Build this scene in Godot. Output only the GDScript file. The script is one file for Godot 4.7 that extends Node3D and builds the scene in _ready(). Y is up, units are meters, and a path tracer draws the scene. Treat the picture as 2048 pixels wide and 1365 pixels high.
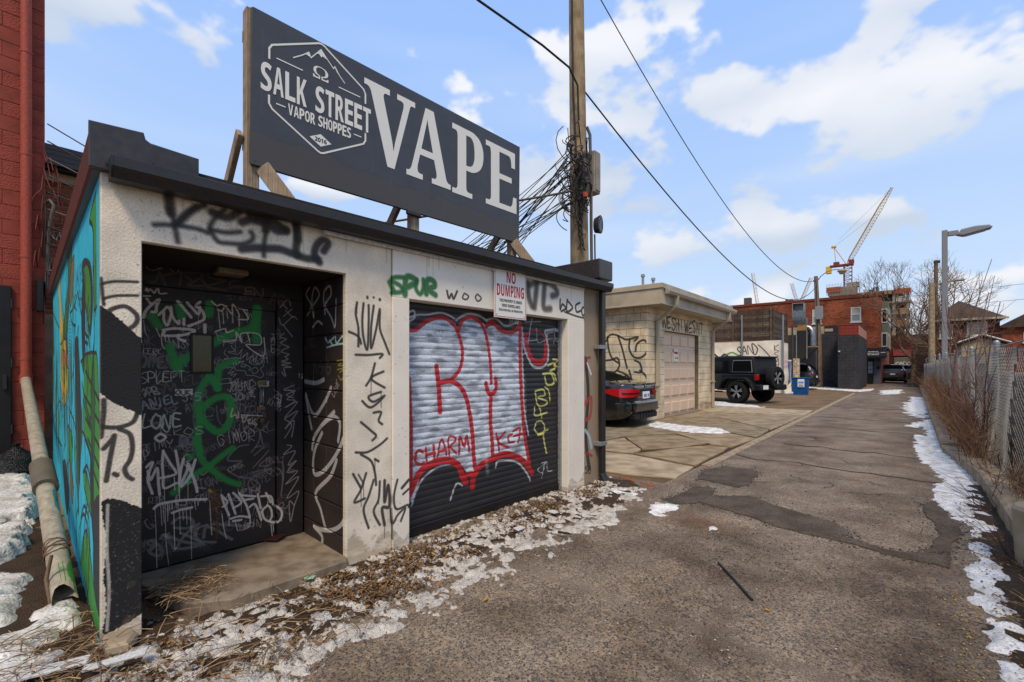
extends Node3D
# A back lane behind shops in late winter: graffiti-covered garage with a roof sign, pole, cars, snow remains.
# World: -Z runs down the lane, the camera stands at x 0, z 0. The near garage is turned a little (frame G).

const TURN_G := -0.036354
var rng := RandomNumberGenerator.new()
var frames := {}          # node -> transform of that node in the coordinates its parts are written in
var taken := {}
var M := {}               # materials
var T := {}               # textures


class Mb:
	# collects triangles; every face is given counter-clockwise seen from outside
	var v := PackedVector3Array()
	var n := PackedVector3Array()
	var c := PackedColorArray()

	func t3(a: Vector3, b: Vector3, d: Vector3, na: Vector3, nb: Vector3, nd: Vector3) -> void:
		v.push_back(a); v.push_back(d); v.push_back(b)
		n.push_back(na); n.push_back(nd); n.push_back(nb)

	func tri(a: Vector3, b: Vector3, d: Vector3) -> void:
		var m := (b - a).cross(d - a).normalized()
		t3(a, b, d, m, m, m)

	func quad(a: Vector3, b: Vector3, d: Vector3, e: Vector3) -> void:
		var m := (d - a).cross(e - b).normalized()
		t3(a, b, d, m, m, m)
		t3(a, d, e, m, m, m)

	func box(at: Vector3, s: Vector3, k := Basis()) -> void:
		bevelled(at, s, 0.0, k)

	func bevelled(at: Vector3, s: Vector3, b: float, k := Basis()) -> void:
		var h := s / 2.0
		for axis in 3:
			for sign_ in [-1.0, 1.0]:
				var u := (axis + 1) % 3
				var w := (axis + 2) % 3
				var p := []
				for q in [[-1, -1], [1, -1], [1, 1], [-1, 1]]:
					var x := Vector3.ZERO
					x[axis] = sign_ * h[axis]
					x[u] = q[0] * (h[u] - b) * sign_
					x[w] = q[1] * (h[w] - b)
					p.append(at + k * x)
				quad(p[0], p[1], p[2], p[3])
		if b <= 0.0:
			return
		for axis in 3:
			var u := (axis + 1) % 3
			var w := (axis + 2) % 3
			for q in [[-1, -1], [1, -1], [1, 1], [-1, 1]]:
				var p := []
				for e in [[-1, 0], [1, 0], [1, 1], [-1, 1]]:
					var x := Vector3.ZERO
					x[axis] = e[0] * (h[axis] - b)
					x[u] = q[0] * (h[u] - (b if e[1] == 1 else 0.0))
					x[w] = q[1] * (h[w] - (0.0 if e[1] == 1 else b))
					p.append(at + k * x)
				if q[0] * q[1] > 0:
					quad(p[3], p[2], p[1], p[0])
				else:
					quad(p[0], p[1], p[2], p[3])
		for sx in [-1, 1]:
			for sy in [-1, 1]:
				for sz in [-1, 1]:
					var a := at + k * Vector3(sx * h.x, sy * (h.y - b), sz * (h.z - b))
					var d := at + k * Vector3(sx * (h.x - b), sy * h.y, sz * (h.z - b))
					var e := at + k * Vector3(sx * (h.x - b), sy * (h.y - b), sz * h.z)
					if sx * sy * sz > 0:
						tri(a, d, e)
					else:
						tri(a, e, d)

	func span(lo: Vector3, hi: Vector3, b := 0.0) -> void:
		bevelled((lo + hi) / 2.0, hi - lo, b)

	func beam(a: Vector3, b: Vector3, w: float, h: float, bev := 0.0, up := Vector3.UP) -> void:
		var z := (b - a).normalized()
		var x := up.cross(z)
		if x.length() < 0.01:
			x = Vector3.RIGHT.cross(z)
		x = x.normalized()
		bevelled((a + b) / 2.0, Vector3(w, h, a.distance_to(b)), bev, Basis(x, z.cross(x), z))

	func tube(p: Array, r0: float, r1 := -1.0, sides := 8, caps := true) -> void:
		if r1 < 0.0:
			r1 = r0
		var count := p.size()
		var side := Vector3.ZERO
		var rings := []
		for i in count:
			var d: Vector3 = (p[mini(i + 1, count - 1)] - p[maxi(i - 1, 0)]).normalized()
			if side == Vector3.ZERO:
				side = d.cross(Vector3.UP if absf(d.y) < 0.9 else Vector3.RIGHT).normalized()
			else:
				side = (side - d * side.dot(d)).normalized()
			var other := d.cross(side)
			var r := lerpf(r0, r1, float(i) / maxf(1.0, count - 1))
			var ring := []
			for k in sides:
				var a := TAU * k / sides
				var dir := side * cos(a) + other * sin(a)
				ring.append([p[i] + dir * r, dir])
			rings.append(ring)
		for i in count - 1:
			for k in sides:
				var a = rings[i][k]; var b = rings[i][(k + 1) % sides]
				var d = rings[i + 1][(k + 1) % sides]; var e = rings[i + 1][k]
				t3(a[0], b[0], d[0], a[1], b[1], d[1])
				t3(a[0], d[0], e[0], a[1], d[1], e[1])
		if caps:
			for k in range(1, sides - 1):
				tri(rings[0][0][0], rings[0][k + 1][0], rings[0][k][0])
				tri(rings[-1][0][0], rings[-1][k][0], rings[-1][k + 1][0])

	func lathe(prof: Array, t: Transform3D, sides := 20, arc := TAU) -> void:
		# prof: [radius, height] pairs, bottom to top on the outside, turned about the local y axis
		var m := prof.size()
		for k in sides:
			var a0 := arc * k / sides
			var a1 := arc * (k + 1) / sides
			var d0 := Vector3(cos(a0), 0, -sin(a0))
			var d1 := Vector3(cos(a1), 0, -sin(a1))
			for i in m - 1:
				var p: Array = prof[i]; var q: Array = prof[i + 1]
				var s := Vector2(q[0] - p[0], q[1] - p[1])
				var na := t.basis * (d0 * s.y - Vector3.UP * s.x)
				var nb := t.basis * (d1 * s.y - Vector3.UP * s.x)
				na = na.normalized(); nb = nb.normalized()
				var a: Vector3 = t * (d0 * p[0] + Vector3.UP * p[1]); var b: Vector3 = t * (d1 * p[0] + Vector3.UP * p[1])
				var d: Vector3 = t * (d1 * q[0] + Vector3.UP * q[1]); var e: Vector3 = t * (d0 * q[0] + Vector3.UP * q[1])
				if p[0] > 0.0:
					t3(a, b, d, na, nb, nb)
				if q[0] > 0.0:
					t3(a, d, e, na, nb, na)

	func prism(poly: PackedVector2Array, t: Transform3D, depth: float, bev := 0.0) -> void:
		# poly counter-clockwise in local x,y; extruded from local z 0 (back) to z depth (front)
		var idx := Geometry2D.triangulate_polygon(poly)
		var m := poly.size()
		var inner := PackedVector2Array()
		for i in m:
			var a := poly[(i + m - 1) % m]; var b := poly[i]; var d := poly[(i + 1) % m]
			var e := ((b - a).normalized() + (d - b).normalized()).normalized()
			inner.push_back(b + Vector2(-e.y, e.x) * bev)
		for i in range(0, idx.size(), 3):
			var p := [inner[idx[i]], inner[idx[i + 1]], inner[idx[i + 2]]]
			if (p[1] - p[0]).cross(p[2] - p[0]) < 0.0:
				p = [p[0], p[2], p[1]]
			tri(t * Vector3(p[0].x, p[0].y, depth), t * Vector3(p[1].x, p[1].y, depth), t * Vector3(p[2].x, p[2].y, depth))
			tri(t * Vector3(p[0].x, p[0].y, 0), t * Vector3(p[2].x, p[2].y, 0), t * Vector3(p[1].x, p[1].y, 0))
		for i in m:
			var j := (i + 1) % m
			var a := poly[i]; var b := poly[j]
			quad(t * Vector3(a.x, a.y, bev), t * Vector3(b.x, b.y, bev), t * Vector3(b.x, b.y, depth - bev), t * Vector3(a.x, a.y, depth - bev))
			if bev > 0.0:
				var ia := inner[i]; var ib := inner[j]
				quad(t * Vector3(a.x, a.y, depth - bev), t * Vector3(b.x, b.y, depth - bev), t * Vector3(ib.x, ib.y, depth), t * Vector3(ia.x, ia.y, depth))
				quad(t * Vector3(ia.x, ia.y, 0), t * Vector3(ib.x, ib.y, 0), t * Vector3(b.x, b.y, bev), t * Vector3(a.x, a.y, bev))

	func grid(p: Array, wrap := false) -> void:
		# rows of points; smooth normals from neighbours; faces counter-clockwise for (row, column) right-handed
		var R := p.size(); var C: int = p[0].size()
		var nn := []
		for i in R:
			var row := []
			for j in C:
				var du: Vector3 = p[mini(i + 1, R - 1)][j] - p[maxi(i - 1, 0)][j]
				var j0 := (j - 1 + C) % C if wrap else maxi(j - 1, 0)
				var j1 := (j + 1) % C if wrap else mini(j + 1, C - 1)
				var dv: Vector3 = p[i][j1] - p[i][j0]
				row.append(du.cross(dv).normalized())
			nn.append(row)
		for i in R - 1:
			for j in (C if wrap else C - 1):
				var k := (j + 1) % C
				t3(p[i][j], p[i + 1][j], p[i + 1][k], nn[i][j], nn[i + 1][j], nn[i + 1][k])
				t3(p[i][j], p[i + 1][k], p[i][k], nn[i][j], nn[i + 1][k], nn[i][k])

	func mesh(uv := []) -> ArrayMesh:
		# uv: [axis u, offset u, axis v, offset v] of a flat print laid on the face
		var a := []
		a.resize(Mesh.ARRAY_MAX)
		a[Mesh.ARRAY_VERTEX] = v
		a[Mesh.ARRAY_NORMAL] = n
		if uv.size():
			var q := PackedVector2Array()
			q.resize(v.size())
			for i in v.size():
				q[i] = Vector2(v[i].dot(uv[0]) + uv[1], v[i].dot(uv[2]) + uv[3])
			a[Mesh.ARRAY_TEX_UV] = q
		if c.size() == v.size() and c.size() > 0:
			a[Mesh.ARRAY_COLOR] = c
		var m := ArrayMesh.new()
		if v.size():
			m.add_surface_from_arrays(Mesh.PRIMITIVE_TRIANGLES, a)
		return m


class Paint:
	# flat print on a surface, drawn in centimetres from the lower left corner
	var w: int
	var h: int
	var k: float
	var px := PackedByteArray()
	var cov := PackedFloat32Array()
	var wear := PackedByteArray()
	var rnd := RandomNumberGenerator.new()

	func _init(wide: float, high: float, per_cm: float, base: Color, rough := 0.1, seed_ := 1, fine := 0.25) -> void:
		k = per_cm
		w = int(wide * k)
		h = int(high * k)
		rnd.seed = seed_
		px.resize(w * h * 3)
		cov.resize(w * h)
		var f := FastNoiseLite.new()
		f.seed = seed_
		f.frequency = fine
		f.fractal_octaves = 3
		var a := f.get_image(w, h).get_data()
		f.frequency = 0.012
		f.fractal_octaves = 4
		var b := f.get_image(w, h).get_data()
		wear = a
		var r8 := base.r * 255.0; var g8 := base.g * 255.0; var b8 := base.b * 255.0
		for i in w * h:
			var m := 1.0 + rough * ((a[i] + b[i]) / 255.0 - 1.0) * 1.4
			px[i * 3] = clampi(int(r8 * m), 0, 255)
			px[i * 3 + 1] = clampi(int(g8 * m), 0, 255)
			px[i * 3 + 2] = clampi(int(b8 * m), 0, 255)

	func smooth(q: Array) -> PackedVector2Array:
		var out := PackedVector2Array()
		var m := q.size()
		if m < 3:
			return PackedVector2Array(q)
		for i in m - 1:
			var steps := 5
			for s in steps:
				out.push_back(q[i].cubic_interpolate(q[i + 1], q[maxi(i - 1, 0)], q[mini(i + 2, m - 1)], float(s) / steps))
		out.push_back(q[m - 1])
		return out

	func blend(lo: Vector2i, hi: Vector2i, col: Color, alpha: float) -> void:
		var cr := col.r * 255.0; var cg := col.g * 255.0; var cb := col.b * 255.0
		for y in range(lo.y, hi.y):
			for x in range(lo.x, hi.x):
				var i := y * w + x
				var a := cov[i] * alpha
				if a > 0.0:
					if alpha < 0.995:
						a *= 0.74 + 0.3 * minf(1.0, wear[i] / 190.0)
					cov[i] = 0.0
					px[i * 3] = int(lerpf(px[i * 3], cr, a))
					px[i * 3 + 1] = int(lerpf(px[i * 3 + 1], cg, a))
					px[i * 3 + 2] = int(lerpf(px[i * 3 + 2], cb, a))

	func stroke(cm: Array, r: float, col: Color, soft := 0.2, alpha := 0.95) -> void:
		var q := []
		for i in range(0, cm.size(), 2):
			q.append(Vector2(cm[i] * k, h - cm[i + 1] * k))
		var s := smooth(q)
		var R := maxf(r * k, 0.45)
		var S := maxf(soft * k, 0.6)
		var e := R + S
		var all_lo := Vector2i(w, h); var all_hi := Vector2i.ZERO
		for i in maxi(1, s.size() - 1):
			var a := s[i]; var b := s[mini(i + 1, s.size() - 1)]
			var lo := Vector2i(maxi(0, int(minf(a.x, b.x) - e)), maxi(0, int(minf(a.y, b.y) - e)))
			var hi := Vector2i(mini(w, int(maxf(a.x, b.x) + e + 1.0)), mini(h, int(maxf(a.y, b.y) + e + 1.0)))
			var d := b - a
			var dd := maxf(d.length_squared(), 0.0001)
			for y in range(lo.y, hi.y):
				for x in range(lo.x, hi.x):
					var p := Vector2(x, y)
					var t := clampf((p - a).dot(d) / dd, 0.0, 1.0)
					var f := (e - p.distance_to(a + d * t)) / (2.0 * S)
					if f > 0.0:
						f = minf(f, 1.0)
						f = f * f * (3.0 - 2.0 * f)
						if f > cov[y * w + x]:
							cov[y * w + x] = f
			all_lo = Vector2i(mini(all_lo.x, lo.x), mini(all_lo.y, lo.y))
			all_hi = Vector2i(maxi(all_hi.x, hi.x), maxi(all_hi.y, hi.y))
		blend(all_lo, all_hi, col, alpha)

	func ink(list: Array, col: Color, soft := 0.15, alpha := 0.95, fat := 1.0) -> void:
		for s in list:
			stroke(s.slice(1), s[0] * fat, col, soft, alpha)

	func fill(cm: Array, col: Color, alpha := 1.0, ragged := 0.0, streak := 0.0, straight := false) -> void:
		var q := []
		for i in range(0, cm.size(), 2):
			q.append(Vector2(cm[i] * k, h - cm[i + 1] * k))
		q.append(q[0])
		var s := PackedVector2Array(q) if straight else smooth(q)
		var lo := Vector2(w, h); var hi := Vector2.ZERO
		for p in s:
			lo = lo.min(p); hi = hi.max(p)
		var a := Vector2i(maxi(0, int(lo.x)), maxi(0, int(lo.y)))
		var b := Vector2i(mini(w, int(hi.x) + 1), mini(h, int(hi.y) + 1))
		var f := FastNoiseLite.new()
		f.seed = rnd.randi() % 1000
		f.frequency = 0.05
		f.fractal_octaves = 3
		for y in range(a.y, b.y):
			for x in range(a.x, b.x):
				var p := Vector2(x, y)
				if ragged > 0.0:
					p += Vector2(f.get_noise_2d(x * 3.0, y * 3.0), f.get_noise_2d(x * 3.0 + 500.0, y * 3.0)) * ragged * k
				if Geometry2D.is_point_in_polygon(p, s):
					cov[y * w + x] = 1.0 - (streak * clampf(f.get_noise_2d(x * 0.25, y * 0.9) * 2.2 + 0.35, 0.0, 1.0) if streak > 0.0 else 0.0)
		blend(a, b, col, alpha)

	func speckle(count: int, lo: Vector2, hi: Vector2, r0: float, r1: float, col: Color, alpha := 0.8) -> void:
		for i in count:
			var x := rnd.randf_range(lo.x, hi.x); var y := rnd.randf_range(lo.y, hi.y)
			stroke([x, y], lerpf(r0, r1, pow(rnd.randf(), 3.0)), col, 0.08, alpha * rnd.randf_range(0.4, 1.0))

	const FONT := {
		"A": [[0, 0, 5, 10, 10, 0], [2, 4, 8, 4]], "B": [[0, 0, 0, 10, 7, 9, 7, 6, 1, 5, 8, 4, 8, 1, 0, 0]], "C": [[9, 8, 5, 10, 1, 7, 1, 3, 5, 0, 9, 2]], "D": [[0, 0, 0, 10, 7, 8, 8, 4, 5, 0, 0, 0]],
		"E": [[9, 10, 1, 9, 1, 5, 1, 0, 9, 1], [1, 5, 7, 5]], "F": [[9, 10, 1, 9, 1, 0], [1, 5, 7, 5]], "G": [[9, 8, 5, 10, 1, 7, 1, 3, 5, 0, 9, 2, 8, 5, 5, 5]], "H": [[1, 0, 1, 10], [9, 0, 8, 10], [1, 5, 9, 5]],
		"I": [[5, 0, 5, 10]], "K": [[1, 0, 1, 10], [9, 10, 1, 4, 9, 0]], "L": [[1, 10, 1, 0, 9, 1]], "M": [[0, 0, 2, 10, 5, 3, 8, 10, 10, 0]], "N": [[1, 0, 1, 10, 9, 0, 9, 10]], "O": [[5, 10, 1, 7, 1, 3, 5, 0, 9, 3, 9, 7, 5, 10]],
		"P": [[1, 0, 1, 10, 8, 9, 8, 5, 1, 4]], "R": [[1, 0, 1, 10, 8, 9, 8, 5, 1, 5, 9, 0]], "S": [[9, 9, 5, 10, 1, 8, 5, 5, 9, 2, 5, 0, 1, 1]], "T": [[0, 10, 10, 10], [5, 10, 5, 0]], "U": [[1, 10, 1, 3, 5, 0, 9, 3, 9, 10]], "V": [[1, 10, 5, 0, 9, 10]],
		"W": [[0, 10, 2, 0, 5, 7, 8, 0, 10, 10]], "Y": [[1, 10, 5, 5, 9, 10], [5, 5, 4, 0]], "Z": [[1, 10, 9, 10, 1, 0, 9, 0]], "0": [[5, 10, 1, 7, 1, 3, 5, 0, 9, 3, 9, 7, 5, 10]], "1": [[3, 8, 5, 10, 5, 0]], "2": [[1, 8, 5, 10, 9, 7, 1, 0, 9, 0]],
		"3": [[1, 9, 6, 10, 8, 7, 4, 5, 9, 3, 5, 0, 1, 1]], "5": [[9, 10, 2, 10, 1, 6, 6, 6, 9, 3, 5, 0, 1, 1]], "6": [[8, 10, 2, 6, 1, 2, 5, 0, 9, 3, 6, 5, 1, 3]], "7": [[1, 10, 9, 10, 4, 0]], ":": [[5, 7, 5, 7.5], [5, 2, 5, 2.5]], ".": [[4, 0, 4.5, 0.3]], "!": [[5, 10, 5, 4], [5, 0, 5, 0.5]],
	}

	func tag(word: String, at: Vector2, size: Vector2, r: float, col: Color, alpha := 0.9, tilt := 0.0, soft := 0.12, wild := 1.5) -> void:
		# a word in a hand-drawn hand; size is that of the whole word
		var step := size.x / word.length()
		for i in word.length():
			if not FONT.has(word[i]):
				continue
			var hop := Vector2(rnd.randf_range(-0.08, 0.08) * step, rnd.randf_range(-0.1, 0.1) * size.y)
			for s in FONT[word[i]]:
				var q := []
				for j in range(0, s.size(), 2):
					var p := Vector2((i + s[j] * 0.092 + rnd.randf_range(-0.06, 0.06) * wild) * step, (s[j + 1] * 0.1 + rnd.randf_range(-0.06, 0.06) * wild) * size.y) + hop
					p = at + p.rotated(tilt)
					q.append(p.x); q.append(p.y)
				stroke(q, r * rnd.randf_range(0.8, 1.25), col, soft, alpha * rnd.randf_range(0.85, 1.0))

	func drips(list: Array, share: float, most: float, r: float, col: Color) -> void:
		# runs of wet paint below some strokes
		for s in list:
			if rnd.randf() < share:
				var i: int = 1 + 2 * (rnd.randi() % ((s.size() - 1) / 2))
				stroke([s[i], s[i + 1], s[i] + rnd.randf_range(-0.2, 0.2), s[i + 1] - rnd.randf_range(0.2, 1.0) * most], r, col, 0.08, 0.8)

	func overspray(list: Array, col: Color, spread: float, count: int) -> void:
		for s in list:
			for k in count:
				var i: int = 1 + 2 * (rnd.randi() % ((s.size() - 1) / 2))
				stroke([s[i] + rnd.randfn() * spread, s[i + 1] + rnd.randfn() * spread], rnd.randf_range(0.1, 0.28), col, 0.1, rnd.randf_range(0.2, 0.7))

	func texture() -> ImageTexture:
		return ImageTexture.create_from_image(Image.create_from_data(w, h, false, Image.FORMAT_RGB8, px))


# ---------- naming and assembling ----------
func numbered(called: String) -> String:
	var k: int = taken.get(called, 0)
	taken[called] = k + 1
	return called if k == 0 else "%s_%03d" % [called, k]


func describe(o: Node, label: String, category: String, group := "") -> void:
	o.set_meta("label", label)
	o.set_meta("category", category)
	if group:
		o.set_meta("group", group)


# a thing: a node at its base; parts are written in the coordinates of frame (world or G) and set off from base
func thing(called: String, label: String, category: String, base := Vector3.ZERO, frame := Transform3D(), group := "") -> Node3D:
	var o := Node3D.new()
	o.name = numbered(called)
	add_child(o)
	o.transform = frame * Transform3D(Basis(), base)
	frames[o] = Transform3D(Basis(), base)
	describe(o, label, category, group)
	return o


func part(parent: Node3D, called: String, m: Mesh, material: Material, at := Transform3D()) -> MeshInstance3D:
	var o := MeshInstance3D.new()
	o.name = called
	o.mesh = m
	o.material_override = material
	parent.add_child(o, true)
	o.transform = (frames[parent] as Transform3D).affine_inverse() * at
	frames[o] = at
	return o


func single(called: String, label: String, category: String, m: Mesh, material: Material, at := Transform3D(), group := "") -> MeshInstance3D:
	var o := MeshInstance3D.new()
	o.name = numbered(called)
	o.mesh = m
	o.material_override = material
	add_child(o)
	o.transform = at
	frames[o] = at
	describe(o, label, category, group)
	return o


func setting(called: String, m: Mesh, material: Material, kind := "structure", label := "") -> MeshInstance3D:
	var o := MeshInstance3D.new()
	o.name = numbered(called)
	o.mesh = m
	o.material_override = material
	add_child(o)
	frames[o] = Transform3D()
	o.set_meta("kind", kind)
	if label:
		o.set_meta("label", label)
	return o


func scatter(called: String, m: Mesh, material: Material, places: Array, tints: Array, label: String, category: String, parent: Node3D = null) -> MultiMeshInstance3D:
	var mm := MultiMesh.new()
	mm.transform_format = MultiMesh.TRANSFORM_3D
	mm.use_colors = tints.size() > 0
	mm.mesh = m
	mm.instance_count = places.size()
	for i in places.size():
		mm.set_instance_transform(i, places[i])
		if tints.size():
			mm.set_instance_color(i, tints[i])
	var o := MultiMeshInstance3D.new()
	o.multimesh = mm
	o.material_override = material
	o.set_meta("kind", "stuff")
	if parent:
		o.name = called
		parent.add_child(o, true)
		o.transform = (frames[parent] as Transform3D).affine_inverse()
	else:
		o.name = numbered(called)
		add_child(o)
		o.set_meta("label", label)
		o.set_meta("category", category)
	return o


func text_mesh(words: String, serif: bool, bold: bool, box: Vector2, depth := 0.004) -> Array:
	# a text mesh scaled so that its letters fill box, and the transform that does it (lower left at the origin)
	var f := SystemFont.new()
	f.font_names = PackedStringArray(["Droid Serif" if serif else "Droid Sans"])
	f.font_weight = 700 if bold else 400
	var t := TextMesh.new()
	t.font = f
	t.text = words
	t.font_size = 96
	t.pixel_size = 0.01
	t.depth = 0.1
	t.curve_step = 1.5
	var a := t.get_aabb()
	var s := Vector3(box.x / maxf(a.size.x, 0.001), box.y / maxf(a.size.y, 0.001), depth / 0.1)
	var k := Transform3D(Basis.from_scale(s), Vector3(-a.position.x * s.x, -a.position.y * s.y, -a.position.z * s.z))
	return [t, k]


func lettering(parent: Node3D, called: String, words: String, serif: bool, bold: bool, size: Vector2, at: Transform3D, material: Material, depth := 0.004) -> void:
	var a := text_mesh(words, serif, bold, size, depth)
	part(parent, called, a[0], material, at * a[1])


func box_mesh(s: Vector3, b := 0.0) -> ArrayMesh:
	var m := Mb.new()
	m.bevelled(Vector3.ZERO, s, b)
	return m.mesh()


# ---------- textures and materials ----------
func noise_tex(size: int, freq: float, octaves: int, ramp: Array, kind := FastNoiseLite.TYPE_SIMPLEX_SMOOTH, seed_ := 1, cell := FastNoiseLite.RETURN_DISTANCE2_SUB) -> NoiseTexture2D:
	var f := FastNoiseLite.new()
	f.noise_type = kind
	f.seed = seed_
	f.frequency = freq
	f.fractal_octaves = octaves
	if kind == FastNoiseLite.TYPE_CELLULAR:
		f.cellular_return_type = cell
		f.fractal_type = FastNoiseLite.FRACTAL_NONE if octaves < 2 else FastNoiseLite.FRACTAL_FBM
	var t := NoiseTexture2D.new()
	t.width = size
	t.height = size
	t.seamless = true
	t.generate_mipmaps = false
	t.noise = f
	if ramp.size():
		var g := Gradient.new()
		var at := PackedFloat32Array(); var cs := PackedColorArray()
		for i in range(0, ramp.size(), 2):
			at.push_back(ramp[i]); cs.push_back(ramp[i + 1])
		g.offsets = at
		g.colors = cs
		t.color_ramp = g
	return t


func grey(x: float) -> Color:
	return Color(x, x, x)


# colours are given as sRGB 0-255
func rgb(r: float, g: float, b: float) -> Color:
	return Color(r / 255.0, g / 255.0, b / 255.0)


func mat(c: Color, rough := 0.8, o := {}) -> StandardMaterial3D:
	var m := StandardMaterial3D.new()
	m.albedo_color = c
	m.roughness = rough
	m.metallic = o.get("metal", 0.0)
	m.metallic_specular = o.get("spec", 0.4)
	m.uv1_triplanar = o.get("tri", true)
	m.uv1_world_triplanar = o.get("world", true)
	var s: float = o.get("scale", 1.0)
	m.uv1_scale = o.get("scale3", Vector3(s, s, s))
	m.uv1_offset = o.get("offset", Vector3.ZERO)
	if o.has("tex"):
		m.albedo_texture = o.tex
	if o.has("macro"):
		m.detail_enabled = true
		m.detail_blend_mode = BaseMaterial3D.BLEND_MODE_MUL
		m.detail_albedo = o.macro
		m.detail_uv_layer = BaseMaterial3D.DETAIL_UV_2
		m.uv2_triplanar = true
		m.uv2_world_triplanar = true
		var q: float = o.get("mscale", 0.3)
		m.uv2_scale = Vector3(q, q, q)
	if o.has("bump"):
		m.heightmap_enabled = true
		m.heightmap_texture = o.bump
		m.heightmap_scale = o.get("relief", 0.3)
	m.vertex_color_use_as_albedo = o.get("tint", false)
	return m


func pane(c: Color, alpha := 0.35) -> StandardMaterial3D:
	var m := StandardMaterial3D.new()
	m.transparency = BaseMaterial3D.TRANSPARENCY_ALPHA
	m.albedo_color = Color(c.r, c.g, c.b, alpha)
	m.roughness = 0.05
	return m


func printed(t: Texture2D, rough := 0.8, bump: Texture2D = null, relief := 0.3) -> StandardMaterial3D:
	var m := StandardMaterial3D.new()
	m.albedo_texture = t
	m.roughness = rough
	m.texture_repeat = false
	if bump:
		m.texture_repeat = true
		m.heightmap_enabled = true
		m.heightmap_texture = bump
		m.heightmap_scale = relief
	return m


func wobble(p: Vector2, amount: float, f: FastNoiseLite) -> Vector2:
	return p + Vector2(f.get_noise_2d(p.x * 10.0, p.y * 10.0), f.get_noise_2d(p.x * 10.0 + 300.0, p.y * 10.0)) * amount


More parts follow.
